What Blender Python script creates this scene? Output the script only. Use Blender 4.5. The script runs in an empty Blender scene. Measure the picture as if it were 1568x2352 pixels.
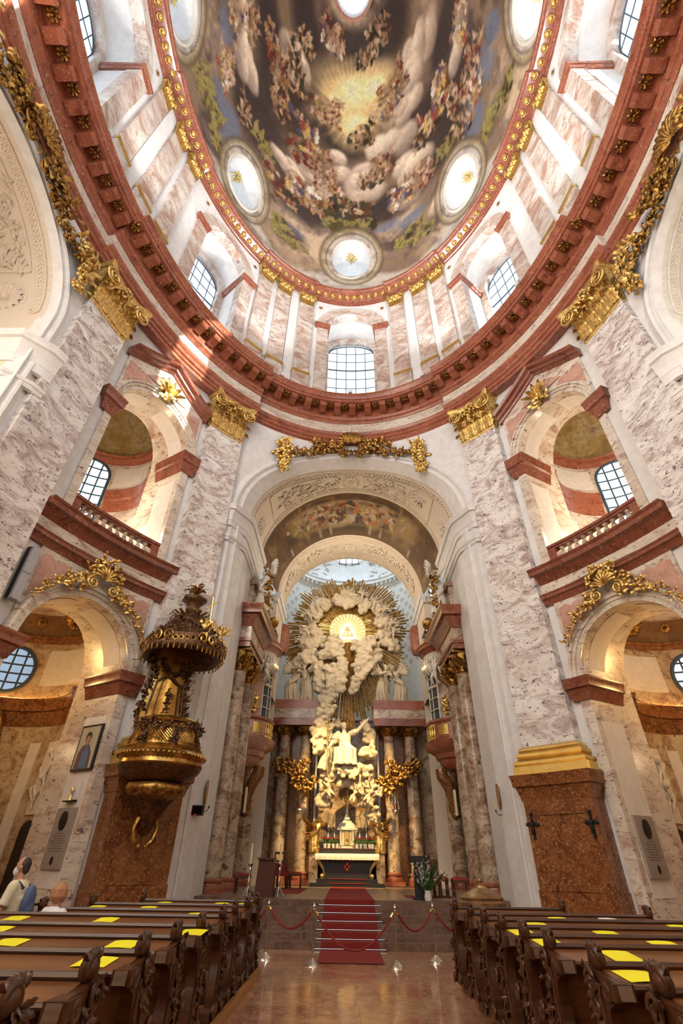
import bpy, math, random
import numpy as np
from mathutils import Vector, Matrix
PI = math.pi
rad = math.radians
sc = bpy.context.scene
col = sc.collection

# ------------------------------------------------------------------ camera
CAM_T, CAM_P, CAM_R = rad(36.6), rad(0.75), rad(0.85)
_fw = Vector((-math.sin(CAM_P)*math.cos(CAM_T), math.cos(CAM_P)*math.cos(CAM_T), math.sin(CAM_T)))
_rt = Vector((math.cos(CAM_P), math.sin(CAM_P), 0))
_up = _rt.cross(_fw)
_r2 = math.cos(CAM_R)*_rt + math.sin(CAM_R)*_up
_u2 = -math.sin(CAM_R)*_rt + math.cos(CAM_R)*_up
cam = bpy.data.objects.new('camera', bpy.data.cameras.new('camera'))
col.objects.link(cam)
cam.matrix_world = Matrix(((_r2.x, _u2.x, -_fw.x, -0.24), (_r2.y, _u2.y, -_fw.y, 0.0),
                           (_r2.z, _u2.z, -_fw.z, 1.72), (0, 0, 0, 1)))
cam.data.sensor_fit = 'VERTICAL'
cam.data.sensor_height = 36.0
cam.data.lens = 1086.0/2352.0*36.0
cam.data.clip_end = 300
sc.camera = cam

# ------------------------------------------------------------------ light and exposure
WORLD_STRENGTH = 1.3
PANE = 0.95          # daylight coming through the leaded drum windows
SUN = 34.0
EXPOSURE = 0.58
sc.view_settings.view_transform = 'Standard'
sc.view_settings.look = 'None'
sc.view_settings.exposure = EXPOSURE
sc.view_settings.gamma = 1.0
sc.view_settings.use_curve_mapping = False
sc.cycles.max_bounces = 5
sc.cycles.diffuse_bounces = 3
sc.cycles.glossy_bounces = 3
sc.cycles.transmission_bounces = 3
sc.cycles.transparent_max_bounces = 6
sc.cycles.caustics_reflective = False
sc.cycles.caustics_refractive = False
sc.cycles.use_denoising = True
sc.cycles.sample_clamp_indirect = 6.0
sc.cycles.use_light_tree = True

world = bpy.data.worlds.new('world')
sc.world = world
world.use_nodes = True
_bg = world.node_tree.nodes['Background']
_bg.inputs[0].default_value = (0.76, 0.88, 1.0, 1)
_bg.inputs[1].default_value = WORLD_STRENGTH

def lamp(name, typ, loc, energy, color=(1, 1, 1), target=None, size=0.5, spot=None, blend=0.6, size_y=None):
    d = bpy.data.lights.new(name, typ)
    d.energy = energy
    d.color = color
    if typ == 'AREA':
        d.size = size
        if size_y:
            d.shape = 'RECTANGLE'
            d.size_y = size_y
    elif typ in ('POINT', 'SPOT'):
        d.shadow_soft_size = size
    if spot:
        d.spot_size = rad(spot)
        d.spot_blend = blend
    o = bpy.data.objects.new(name, d)
    col.objects.link(o)
    o.location = loc
    if target is not None:
        o.rotation_euler = (Vector(target) - Vector(loc)).to_track_quat('-Z', 'Y').to_euler()
    return o

# sunshine slanting in through the drum windows on the right
_sun = lamp('sun', 'SUN', (30, -15, 40), SUN, (1.0, 0.93, 0.82))
_sun.rotation_euler = Vector((-17.2, 9.5, -8.2)).to_track_quat('-Z', 'Y').to_euler()
_sun.data.angle = rad(0.6)
WARM = (1.0, 0.66, 0.30)
# floodlights standing on the main cornice, lighting the dome painting
for _x, _y in ((-4.6, 15.9), (4.6, 15.9), (-9.0, 7.0), (9.0, 7.0)):
    lamp('dome_flood', 'SPOT', (_x*0.93, 5.3+(_y-5.3)*0.93, 23.9), 2300, (1.0, 0.97, 0.93), (-_x*0.35, 6.5, 44), 0.3, 125, 0.8)
# warm spotlights on the altar from the choir cornices
for _sx in (-1, 1):
    lamp('altar_spot', 'SPOT', (_sx*3.9, 22.2, 11.6), 6000, (1.0, 0.66, 0.24), (0.0, 27.6, 3.2), 0.12, 38, 0.7)
    lamp('saint_spot', 'SPOT', (_sx*3.9, 22.4, 11.6), 520, (1.0, 0.78, 0.44), (-0.2, 27.6, 6.6), 0.12, 30, 0.7)
    lamp('glory_spot', 'SPOT', (_sx*4.2, 23.6, 11.7), 750, (1.0, 0.80, 0.52), (0.0, 28.2, 12.5), 0.2, 75, 0.8)
    # warm lamps of the chapels, the upper ones for the cornice strips
    lamp('chapel_lamp', 'POINT', (_sx*11.0, 15.3, 6.85), 80, (1.0, 0.60, 0.22), None, 0.25)
    lamp('chapel_low', 'POINT', (_sx*11.3, 15.6, 4.6), 20, (1.0, 0.70, 0.38), None, 0.3)
    lamp('tribune_fill', 'POINT', (_sx*11.0, 15.2, 13.6), 260, (1.0, 0.80, 0.55), None, 0.5)  # unseen light added to make the tribune rooms bright
    # added warm fill behind the visitor, tinting lower walls and benches; no fixture
    lamp('low_warm_fill', 'POINT', (_sx*5.5, -2.5, 4.2), 150, (1.0, 0.74, 0.44), None, 0.6)
    # added lights that brighten the side arch soffits; no fixture
    lamp('side_arch_fill', 'POINT', (_sx*11.3, 4.5, 12.5), 260, (1.0, 0.88, 0.72), None, 0.5)
# daylight falling into the apse from its own lantern
lamp('apse_light', 'AREA', (0, 30.2, 22.2), 190, (0.70, 0.88, 1.0), (0, 30.2, 10), 2.4)
lamp('presbytery_fill', 'POINT', (0, 23.4, 14.5), 260, (1.0, 0.83, 0.60), None, 0.5)  # unseen point light that brightens the painted vault, no fixture
# ------------------------------------------------------------------ mesh helpers
class MB:
    """collects shapes; fn maps every point that is added"""
    def __init__(s, fn=None):
        s.v = []; s.f = []; s.fn = fn
    def add(s, vs, fs, fn=None):
        b = len(s.v)
        g = fn or s.fn
        if g:
            s.v += [tuple(g(*p)) for p in vs]
        else:
            s.v += [tuple(p) for p in vs]
        s.f += [tuple(i+b for i in f) for f in fs]
        return s
    def grid(s, us, vs, fn, closeu=False, closev=False):
        nu, nv = len(us), len(vs)
        pts = [fn(u, v) for u in us for v in vs]
        fs = []
        for i in range(nu if closeu else nu-1):
            for j in range(nv if closev else nv-1):
                a = i*nv+j; b = ((i+1) % nu)*nv+j
                c = ((i+1) % nu)*nv+(j+1) % nv; d = i*nv+(j+1) % nv
                fs.append((a, b, c, d))
        return s.add(pts, fs)
    def box(s, x0, x1, y0, y1, z0, z1, n=1, fn=None):
        """n: pieces along x (so a mapping can bend it)"""
        vs = []; fs = []
        for i in range(n+1):
            x = x0+(x1-x0)*i/n
            vs += [(x, y0, z0), (x, y1, z0), (x, y1, z1), (x, y0, z1)]
        for i in range(n):
            a = i*4; b = a+4
            for k in range(4):
                fs.append((a+k, b+k, b+(k+1) % 4, a+(k+1) % 4))
        fs.append((0, 1, 2, 3)); e = n*4
        fs.append((e+3, e+2, e+1, e))
        return s.add(vs, fs, fn)
    def tube(s, pts, r, n=8, caps=True, closed=False, flat=None):
        pts = [Vector(p) for p in pts]
        m = len(pts)
        if not hasattr(r, '__len__'):
            r = [r]*m
        vs = []; fs = []
        prev = None
        for i, p in enumerate(pts):
            a = pts[(i-1) % m] if (closed or i > 0) else p
            b = pts[(i+1) % m] if (closed or i < m-1) else p
            t = (b-a)
            if t.length < 1e-9:
                t = Vector((0, 0, 1))
            t.normalize()
            if prev is None:
                ref = Vector((0, 0, 1)) if abs(t.z) < 0.9 else Vector((1, 0, 0))
                u = t.cross(ref).normalized()
            else:
                u = (prev - t*prev.dot(t))
                u = u.normalized() if u.length > 1e-6 else t.orthogonal().normalized()
            w = t.cross(u)
            prev = u
            for k in range(n):
                c = math.cos(2*PI*k/n); q = math.sin(2*PI*k/n)
                if flat:
                    q *= flat
                vs.append(p+u*(c*r[i])+w*(q*r[i]))
        for i in range(m if closed else m-1):
            for k in range(n):
                a = i*n+k; b = i*n+(k+1) % n
                c = ((i+1) % m)*n+(k+1) % n; d = ((i+1) % m)*n+k
                fs.append((a, b, c, d))
        if caps and not closed:
            fs.append(tuple(range(n-1, -1, -1)))
            fs.append(tuple((m-1)*n+k for k in range(n)))
        return s.add(vs, fs)
    def lathe(s, prof, c=(0, 0, 0), n=24, a0=0.0, a1=2*PI, sx=1.0, sy=1.0, lobes=None):
        full = abs(a1-a0-2*PI) < 1e-6
        m = len(prof)
        vs = []; fs = []
        cnt = n if full else n+1
        for i in range(cnt):
            a = a0+(a1-a0)*i/n
            k = 1.0+(lobes[1]*math.cos(lobes[0]*a) if lobes else 0.0)
            for (r, z) in prof:
                vs.append((c[0]+r*k*sx*math.cos(a), c[1]+r*k*sy*math.sin(a), c[2]+z))
        for i in range(n):
            for j in range(m-1):
                a = i*m+j; b = ((i+1) % cnt)*m+j
                fs.append((a, b, b+1, a+1))
        return s.add(vs, fs)
    def ball(s, c, r, n=8, m=6, rot=None):
        rx, ry, rz = (r, r, r) if not hasattr(r, '__len__') else r
        vs = []; fs = []
        for i in range(m+1):
            t = PI*i/m
            for k in range(n):
                a = 2*PI*k/n
                p = Vector((rx*math.sin(t)*math.cos(a), ry*math.sin(t)*math.sin(a), rz*math.cos(t)))
                if rot is not None:
                    p = rot @ p
                vs.append((c[0]+p.x, c[1]+p.y, c[2]+p.z))
        for i in range(m):
            for k in range(n):
                a = i*n+k; b = i*n+(k+1) % n
                fs.append((a, a+n, b+n, b))
        return s.add(vs, fs)
    def prism(s, poly, d0, d1, fn=None, cap=True):
        """poly in (u, w); thickness along the middle coordinate"""
        m = len(poly)
        vs = [(u, d0, w) for u, w in poly]+[(u, d1, w) for u, w in poly]
        fs = [(i, (i+1) % m, m+(i+1) % m, m+i) for i in range(m)]
        if cap:
            fs.append(tuple(range(m-1, -1, -1)))
            fs.append(tuple(range(m, 2*m)))
        return s.add(vs, fs, fn)
    def sweep(s, prof, stations, fn, closed=True, cap=True):
        """fn(station, p, q) -> point; prof a list of (p, q)"""
        m = len(prof)
        vs = []; fs = []
        for t in stations:
            vs += [fn(t, p, q) for p, q in prof]
        for i in range(len(stations)-1):
            for j in range(m if closed else m-1):
                a = i*m+j; b = i*m+(j+1) % m
                fs.append((a, b, b+m, a+m))
        if closed and cap:
            fs.append(tuple(range(m-1, -1, -1)))
            e = (len(stations)-1)*m
            fs.append(tuple(e+j for j in range(m)))
        return s.add(vs, fs)
    def leaf(s, p, d, up, L, w, curl=0.3):
        """a curling acanthus-like leaf from p along d"""
        p = Vector(p); d = Vector(d).normalized(); up = Vector(up)
        side = d.cross(up)
        if side.length < 1e-6:
            side = d.orthogonal()
        side.normalize()
        up = side.cross(d).normalized()
        vs = []; fs = []
        st = ((0, .25, 0), (.28, .95, .12), (.5, .62, .2), (.68, .8, .3), (1.0, .10, .38-curl))
        for (t, k, h) in st:
            c = p+d*(L*t)+up*(L*h*0.9)
            vs += [c-side*(w*k*.5)-up*(L*.07), c+up*(L*.05), c+side*(w*k*.5)-up*(L*.07), c-up*(L*.10)]
        for i in range(len(st)-1):
            a = i*4; b = a+4
            for k in range(4):
                fs.append((a+k, b+k, b+(k+1) % 4, a+(k+1) % 4))
        fs.append((0, 1, 2, 3)); e = (len(st)-1)*4
        fs.append((e+3, e+2, e+1, e))
        return s.add(vs, fs)

_meshes = 0
def mesh_of(mb, name, mat, angle=35):
    me = bpy.data.meshes.new(name)
    me.from_pydata([tuple(p) for p in mb.v], [], mb.f)
    me.update()
    me.validate()
    if angle:
        me.polygons.foreach_set('use_smooth', [True]*len(me.polygons))
        me.set_sharp_from_angle(angle=rad(angle))
    if mat is not None:
        me.materials.append(mat)
    return me

def obj(name, mb, mat, parent=None, angle=35, label=None, local=False):
    """one mesh object; points are world points unless local"""
    if parent is not None and not local:
        L = Vector(parent['_w']) if '_w' in parent.keys() else Vector((0, 0, 0))
        mb.v = [(p[0]-L.x, p[1]-L.y, p[2]-L.z) for p in mb.v]
    o = bpy.data.objects.new(name, mesh_of(mb, name, mat, angle))
    col.objects.link(o)
    if parent is not None:
        o.parent = parent
        if '_w' in parent.keys():
            pass
    if label:
        o['label'] = label
    return o

def tag(o, label, cat, group=None):
    o['label'] = label
    o['category'] = cat
    if group:
        o['group'] = group
    return o

def thing(name, label, cat, loc=(0, 0, 0), group=None, rotz=0.0):
    o = bpy.data.objects.new(name, None)
    col.objects.link(o)
    o.empty_display_size = 0.2
    o.location = loc
    o.rotation_euler = (0, 0, rotz)
    o['_w'] = tuple(loc)
    return tag(o, label, cat, group)

def struct(name, mb, mat, angle=35, parent=None):
    o = obj(name, mb, mat, parent, angle)
    if parent is None:
        o['kind'] = 'structure'
    return o

def sub(name, mb, mat, part, root, angle=35, label=None):
    """a sub-part: world points, child of a part whose points are relative to root"""
    L = Vector(root['_w'])
    mb.v = [(p[0]-L.x, p[1]-L.y, p[2]-L.z) for p in mb.v]
    o = bpy.data.objects.new(name, mesh_of(mb, name, mat, angle))
    col.objects.link(o)
    o.parent = part
    if label:
        o['label'] = label
    return o

def kids(o):
    return [c for c in bpy.data.objects if c.parent == o]

def dup(root, loc, label=None, group=None, rotz=None, scale=None, cache={}):
    r = root.copy(); col.objects.link(r)
    r.location = loc
    if rotz is not None:
        r.rotation_euler = (0, 0, rotz)
    if scale is not None:
        r.scale = scale
    if label:
        r['label'] = label
    if group:
        r['group'] = group
    if root.name not in cache:
        cache[root.name] = [(ch, kids(ch)) for ch in kids(root)]
    for ch, gs in cache[root.name]:
        c = ch.copy(); col.objects.link(c); c.parent = r
        for g in gs:
            d = g.copy(); col.objects.link(d); d.parent = c
    return r

def fuse(mb, voxel, smooth=0):
    """merge overlapping shapes into one continuous skin"""
    me = bpy.data.meshes.new('tmp')
    me.from_pydata([tuple(p) for p in mb.v], [], mb.f)
    me.update()
    o = bpy.data.objects.new('tmp', me)
    col.objects.link(o)
    m = o.modifiers.new('r', 'REMESH'); m.mode = 'VOXEL'; m.voxel_size = voxel; m.use_smooth_shade = True
    if smooth:
        q = o.modifiers.new('s', 'SMOOTH'); q.factor = 0.5; q.iterations = smooth
    dg = bpy.context.evaluated_depsgraph_get()
    ev = o.evaluated_get(dg)
    em = ev.to_mesh()
    out = MB()
    out.v = [tuple(v.co) for v in em.vertices]
    out.f = [tuple(p.vertices) for p in em.polygons]
    ev.to_mesh_clear()
    bpy.data.objects.remove(o)
    bpy.data.meshes.remove(me)
    return out

# ------------------------------------------------------------------ materials
def _mat(name):
    m = bpy.data.materials.new(name)
    m.use_nodes = True
    nt = m.node_tree
    return m, nt, nt.nodes['Principled BSDF']

def _noise(nt, scale, detail=4, rough=0.55, dist=0.0, vec=None):
    n = nt.nodes.new('ShaderNodeTexNoise')
    n.inputs['Scale'].default_value = scale
    n.inputs['Detail'].default_value = detail
    n.inputs['Roughness'].default_value = rough
    n.inputs['Distortion'].default_value = dist
    if vec is not None:
        nt.links.new(vec, n.inputs['Vector'])
    return n

def _pos(nt, scale=(1, 1, 1), rot=(0, 0, 0)):
    g = nt.nodes.new('ShaderNodeNewGeometry')
    m = nt.nodes.new('ShaderNodeMapping')
    m.inputs['Scale'].default_value = scale
    m.inputs['Rotation'].default_value = rot
    nt.links.new(g.outputs['Position'], m.inputs['Vector'])
    return m.outputs['Vector']

def _ramp(nt, fac, stops, interp='LINEAR'):
    r = nt.nodes.new('ShaderNodeValToRGB')
    r.color_ramp.interpolation = interp
    e = r.color_ramp.elements
    while len(e) < len(stops):
        e.new(0.5)
    for k, (p, c) in enumerate(stops):
        e[k].position = p
        e[k].color = (c[0], c[1], c[2], 1) if hasattr(c, '__len__') else (c, c, c, 1)
    nt.links.new(fac, r.inputs['Fac'])
    return r.outputs['Color']

def _mix(nt, fac, a, b, mode='MIX'):
    m = nt.nodes.new('ShaderNodeMix')
    m.data_type = 'RGBA'
    m.blend_type = mode
    if hasattr(fac, 'links'):
        nt.links.new(fac, m.inputs[0])
    else:
        m.inputs[0].default_value = fac
    for sock, x in ((m.inputs[6], a), (m.inputs[7], b)):
        if hasattr(x, 'links'):
            nt.links.new(x, sock)
        else:
            sock.default_value = (x[0], x[1], x[2], 1)
    return m.outputs[2]

def _bump(nt, bsdf, h, strength=0.3, dist=0.02):
    b = nt.nodes.new('ShaderNodeBump')
    b.inputs['Strength'].default_value = strength
    b.inputs['Distance'].default_value = dist
    nt.links.new(h, b.inputs['Height'])
    nt.links.new(b.outputs[0], bsdf.inputs['Normal'])

def plain(name, c, rough=0.6, metal=0.0, bump=None, spec=None, emit=None):
    m, nt, b = _mat(name)
    b.inputs['Base Color'].default_value = (c[0], c[1], c[2], 1)
    b.inputs['Roughness'].default_value = rough
    b.inputs['Metallic'].default_value = metal
    if spec is not None:
        b.inputs['Specular IOR Level'].default_value = spec
    if emit:
        b.inputs['Emission Color'].default_value = (emit[0], emit[1], emit[2], 1)
        b.inputs['Emission Strength'].default_value = emit[3]
    n = _noise(nt, bump[0] if bump else 3.0, 4, 0.6, 0, _pos(nt))
    v = _ramp(nt, n.outputs['Fac'], ((0.3, tuple(x*0.90 for x in c)), (0.7, tuple(min(1, x*1.06) for x in c))))
    nt.links.new(v, b.inputs['Base Color'])
    if bump:
        _bump(nt, b, n.outputs['Fac'], bump[1], bump[2])
    return m

def marble(name, base, pale, vein, dark, scale=1.0, stretch=(1, 1, 2.6), rot=(0.35, 0.5, 0.2), rough=0.25, lo=0.60, cover=1.0, fl=0.575, fs=4.6):
    """cloudy stone with streaks and dark flecks"""
    m, nt, b = _mat(name)
    v = _pos(nt, tuple(scale*k for k in stretch), rot)
    n1 = _noise(nt, 0.55, 5, 0.6, 0.6, v)
    c1 = _ramp(nt, n1.outputs['Fac'], ((0.32, base), (0.62, pale)))
    n2 = _noise(nt, 0.9, 8, 0.72, 1.1, v)
    f2 = _ramp(nt, n2.outputs['Fac'], ((lo-0.10, 0.0), (lo+0.06, cover)))
    c2 = _mix(nt, f2, c1, vein)
    n3 = _noise(nt, fs, 5, 0.66, 0.9, v)
    f3 = _ramp(nt, n3.outputs['Fac'], ((fl, 0.0), (fl+0.07, 1.0)))
    c3 = _mix(nt, f3, c2, dark)
    nt.links.new(c3, b.inputs['Base Color'])
    b.inputs['Roughness'].default_value = rough
    return m

M = {}
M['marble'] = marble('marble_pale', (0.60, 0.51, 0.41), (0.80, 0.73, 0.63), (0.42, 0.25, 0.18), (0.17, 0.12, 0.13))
M['marble_cool'] = marble('marble_shaft', (0.72, 0.67, 0.62), (0.90, 0.88, 0.86), (0.38, 0.27, 0.25), (0.10, 0.09, 0.13), 1.15, (1, 1, 2.1), (0.5, 0.35, 0.6), 0.22, 0.555, 0.9, 0.57)
M['marble_drum'] = marble('marble_drum', (0.56, 0.49, 0.44), (0.76, 0.71, 0.66), (0.42, 0.26, 0.20), (0.30, 0.22, 0.20), 0.9, (1, 1, 1.5), (0.8, 0.5, 0.3), 0.35, 0.54)
M['marble_col'] = marble('marble_column', (0.44, 0.34, 0.24), (0.66, 0.54, 0.41), (0.24, 0.13, 0.08), (0.10, 0.07, 0.06), 1.5, (1, 1, 1.4), (0.7, 0.3, 0.2), 0.16, 0.55)
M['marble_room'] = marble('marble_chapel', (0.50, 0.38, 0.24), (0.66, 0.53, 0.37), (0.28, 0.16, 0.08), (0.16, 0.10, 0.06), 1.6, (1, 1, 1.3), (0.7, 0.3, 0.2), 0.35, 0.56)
M['red'] = marble('red_marble', (0.28, 0.078, 0.042), (0.38, 0.125, 0.070), (0.18, 0.045, 0.026), (0.50, 0.27, 0.19), 2.2, (1, 1, 1.2), (0.2, 0.5, 0.1), 0.22, 0.62)
M['red_dark'] = marble('dark_red_marble', (0.20, 0.060, 0.036), (0.30, 0.10, 0.06), (0.13, 0.03, 0.02), (0.42, 0.24, 0.17), 2.2, (1, 1, 1.2), (0.2, 0.5, 0.1), 0.20, 0.62)
M['brown'] = marble('brown_marble', (0.17, 0.052, 0.016), (0.27, 0.100, 0.034), (0.09, 0.024, 0.010), (0.42, 0.22, 0.085), 2.6, (1, 1, 1), (0.2, 0.5, 0.1), 0.22, 0.58, 1.0, 0.535, 7.0)
M['pink'] = marble('rose_marble', (0.50, 0.27, 0.20), (0.62, 0.37, 0.29), (0.36, 0.15, 0.10), (0.70, 0.48, 0.38), 2.2, (1, 1, 1.2), (0.2, 0.5, 0.1), 0.22, 0.62)
M['white'] = plain('white_plaster', (0.80, 0.79, 0.79), 0.6)
M['cream'] = plain('cream_stucco', (0.74, 0.64, 0.53), 0.65, 0, (40, 0.1, 0.01))
M['sage'] = plain('pale_stucco', (0.72, 0.69, 0.62), 0.65)
M['sculpt'] = plain('sculpted_stucco', (0.56, 0.47, 0.34), 0.55, 0, (9, 0.35, 0.05))
M['pale_sculpt'] = plain('pale_sculpted_stucco', (0.74, 0.68, 0.58), 0.5, 0, (9, 0.3, 0.04))
M['panel'] = plain('white_panel', (0.80, 0.75, 0.69), 0.5)
def gold_mat(name, c, dark, rough, sc_, st, metal=0.9):
    m, nt, b = _mat(name)
    n = _noise(nt, sc_, 5, 0.65, 0.4, _pos(nt))
    cc = _ramp(nt, n.outputs['Fac'], ((0.36, dark), (0.58, c)))
    nt.links.new(cc, b.inputs['Base Color'])
    b.inputs['Metallic'].default_value = metal
    b.inputs['Roughness'].default_value = rough
    _bump(nt, b, n.outputs['Fac'], st, 0.04)
    return m
M['gold'] = gold_mat('gilding', (0.80, 0.56, 0.20), (0.42, 0.24, 0.06), 0.34, 9, 0.5)
M['gold_plain'] = gold_mat('smooth_gilding', (0.86, 0.62, 0.20), (0.74, 0.50, 0.14), 0.35, 2, 0.15)
M['ray'] = gold_mat('ray_gilding', (0.58, 0.38, 0.13), (0.26, 0.15, 0.04), 0.42, 6, 0.2, 0.6)
M['old_gold'] = gold_mat('aged_gilding', (0.50, 0.28, 0.07), (0.10, 0.045, 0.015), 0.32, 8, 0.6)
M['pulpit_gold'] = gold_mat('pulpit_gilding', (0.62, 0.38, 0.10), (0.30, 0.15, 0.035), 0.26, 3, 0.2)
M['bronze'] = gold_mat('dark_carving', (0.16, 0.075, 0.03), (0.035, 0.016, 0.008), 0.32, 10, 0.7, 0.6)
def wood_mat(name, a, b_, rough):
    m, nt, b = _mat(name)
    n = _noise(nt, 1.0, 6, 0.62, 0.5, _pos(nt, (1.4, 14, 14)))
    c = _ramp(nt, n.outputs['Fac'], ((0.32, a), (0.68, b_)))
    nt.links.new(c, b.inputs['Base Color'])
    b.inputs['Roughness'].default_value = rough
    _bump(nt, b, n.outputs['Fac'], 0.15, 0.01)
    return m
M['wood'] = wood_mat('pew_wood', (0.11, 0.044, 0.016), (0.235, 0.10, 0.040), 0.32)
M['wood_dark'] = wood_mat('carved_wood', (0.035, 0.012, 0.006), (0.10, 0.036, 0.014), 0.34)
M['wood_edge'] = wood_mat('plinth_wood', (0.32, 0.14, 0.035), (0.48, 0.23, 0.07), 0.35)
M['black'] = plain('black_wood', (0.010, 0.008, 0.008), 0.55)
M['maroon'] = plain('maroon_wood', (0.065, 0.014, 0.010), 0.4)
M['iron'] = plain('iron', (0.03, 0.03, 0.032), 0.4, 0.7)
M['silver'] = plain('silver', (0.72, 0.70, 0.66), 0.22, 1.0)
M['brass'] = plain('brass', (0.72, 0.50, 0.20), 0.25, 1.0)
M['carpet'] = plain('red_carpet', (0.22, 0.018, 0.015), 0.95, 0, (120, 0.4, 0.01))
M['velvet'] = plain('red_velvet', (0.22, 0.015, 0.015), 0.8)
M['yellow'] = plain('yellow_paper', (0.92, 0.86, 0.02), 0.7)
M['paper'] = plain('white_paper', (0.80, 0.80, 0.84), 0.7)
M['wax'] = plain('candle_wax', (0.82, 0.74, 0.46), 0.5)
M['linen'] = plain('white_linen', (0.74, 0.72, 0.68), 0.8, 0, (60, 0.5, 0.01))
M['leafgreen'] = plain('leaf_green', (0.05, 0.13, 0.03), 0.5)
M['petal'] = plain('white_petal', (0.84, 0.84, 0.76), 0.6)
M['redflower'] = plain('red_petal', (0.55, 0.03, 0.02), 0.6)
M['pot'] = plain('white_pot', (0.78, 0.76, 0.72), 0.4)
M['stone_step'] = marble('step_stone', (0.13, 0.075, 0.055), (0.20, 0.13, 0.10), (0.08, 0.04, 0.03), (0.28, 0.20, 0.16), 3, (1, 1, 1), (0, 0, 0), 0.28)
M['plaque'] = plain('grey_plaque', (0.34, 0.29, 0.25), 0.45)
M['plaque_text'] = plain('engraved_letters', (0.16, 0.13, 0.11), 0.6)
M['copper'] = gold_mat('font_copper', (0.34, 0.22, 0.10), (0.16, 0.09, 0.04), 0.4, 3, 0.2, 0.8)
def floor_mat():
    m, nt, b = _mat('polished_floor')
    v = _pos(nt)
    n1 = _noise(nt, 0.8, 7, 0.65, 0.8, v)
    c = _ramp(nt, n1.outputs['Fac'], ((0.3, (0.24, 0.10, 0.055)), (0.46, (0.40, 0.19, 0.11)), (0.58, (0.47, 0.29, 0.16)), (0.72, (0.36, 0.15, 0.10))))
    n2 = _noise(nt, 1.6, 9, 0.7, 2.0, v)
    f = _ramp(nt, n2.outputs['Fac'], ((0.485, 0.0), (0.5, 0.8), (0.515, 0.0)))
    c2 = _mix(nt, f, c, (0.62, 0.48, 0.38))
    br = nt.nodes.new('ShaderNodeTexBrick')
    br.inputs['Scale'].default_value = 1.0
    br.inputs['Brick Width'].default_value = 2.0
    br.inputs['Row Height'].default_value = 1.0
    br.inputs['Mortar Size'].default_value = 0.005
    br.inputs['Color1'].default_value = (1, 1, 1, 1)
    br.inputs['Color2'].default_value = (0.9, 0.86, 0.84, 1)
    br.inputs['Mortar'].default_value = (0.62, 0.54, 0.48, 1)
    nt.links.new(v, br.inputs['Vector'])
    nt.links.new(_mix(nt, 1.0, c2, br.outputs['Color'], 'MULTIPLY'), b.inputs['Base Color'])
    b.inputs['Roughness'].default_value = 0.10
    return m
M['floor'] = floor_mat()
def pane_mat(name, c, strength, trans=0.8):
    """a daylit pane: it glows with the sky behind it and lets the sun pass"""
    m = bpy.data.materials.new(name)
    m.use_nodes = True
    nt = m.node_tree
    nt.nodes.clear()
    out = nt.nodes.new('ShaderNodeOutputMaterial')
    add = nt.nodes.new('ShaderNodeAddShader')
    e = nt.nodes.new('ShaderNodeEmission')
    n = _noise(nt, 0.5, 3, 0.5, 0, _pos(nt))
    cc = _ramp(nt, n.outputs['Fac'], ((0.35, tuple(x*0.88 for x in c)), (0.65, c)))
    nt.links.new(cc, e.inputs['Color'])
    e.inputs['Strength'].default_value = strength
    t = nt.nodes.new('ShaderNodeBsdfTransparent')
    t.inputs['Color'].default_value = (trans, trans, trans, 1)
    nt.links.new(e.outputs[0], add.inputs[0])
    nt.links.new(t.outputs[0], add.inputs[1])
    nt.links.new(add.outputs[0], out.inputs['Surface'])
    return m
M['pane'] = pane_mat('daylit_pane', (0.80, 0.93, 1.0), PANE, 0.3)
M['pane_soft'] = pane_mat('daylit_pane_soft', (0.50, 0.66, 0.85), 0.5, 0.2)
M['pane_gold'] = pane_mat('amber_pane', (1.0, 0.80, 0.28), 1.5, 0.0)
M['pane_dark'] = plain('dim_glass', (0.05, 0.07, 0.08), 0.08)
M['lead'] = plain('window_lead', (0.05, 0.09, 0.14), 0.5)
M['whitewood'] = plain('white_window_wood', (0.75, 0.72, 0.62), 0.5)
M['skin'] = plain('skin', (0.52, 0.27, 0.18), 0.5)
M['hair_dark'] = plain('dark_hair', (0.035, 0.02, 0.015), 0.6)
M['hair_red'] = plain('auburn_hair', (0.42, 0.19, 0.09), 0.5, 0, (60, 0.25, 0.004))
M['shirt'] = plain('cream_shirt', (0.74, 0.68, 0.52), 0.85)
M['mask'] = plain('face_mask', (0.80, 0.79, 0.80), 0.8)
M['bluebag'] = plain('blue_bag', (0.08, 0.13, 0.26), 0.7)
M['led'] = plain('warm_strip', (1, .6, .2), 0.5, 0, None, None, (1.0, 0.52, 0.14, 9.0))
M['grey_speaker'] = plain('grey_speaker', (0.42, 0.42, 0.46), 0.5)
M['redled'] = plain('red_led', (1, 0, 0), 0.5, 0, None, None, (1, 0.02, 0.02, 3))
def paint_mat(name, stops, scale=1.0, rough=0.6, stripes=None):
    """painted plaster: patches of colour"""
    m, nt, b = _mat(name)
    v = _pos(nt)
    n = _noise(nt, scale, 6, 0.6, 0.8, v)
    c = _ramp(nt, n.outputs['Fac'], stops)
    n2 = _noise(nt, scale*6, 4, 0.6, 0.5, v)
    c = _mix(nt, _ramp(nt, n2.outputs['Fac'], ((0.45, 0.0), (0.62, 0.55))), c, tuple(k*0.55 for k in stops[1][1]))
    nt.links.new(c, b.inputs['Base Color'])
    b.inputs['Roughness'].default_value = rough
    return m
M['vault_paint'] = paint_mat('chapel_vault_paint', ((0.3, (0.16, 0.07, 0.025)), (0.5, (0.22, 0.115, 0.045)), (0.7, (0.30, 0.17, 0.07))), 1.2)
M['tribune_paint'] = paint_mat('tribune_vault_paint', ((0.30, (0.28, 0.18, 0.06)), (0.46, (0.42, 0.29, 0.10)), (0.60, (0.50, 0.40, 0.22)), (0.72, (0.22, 0.12, 0.10))), 0.9)
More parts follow.
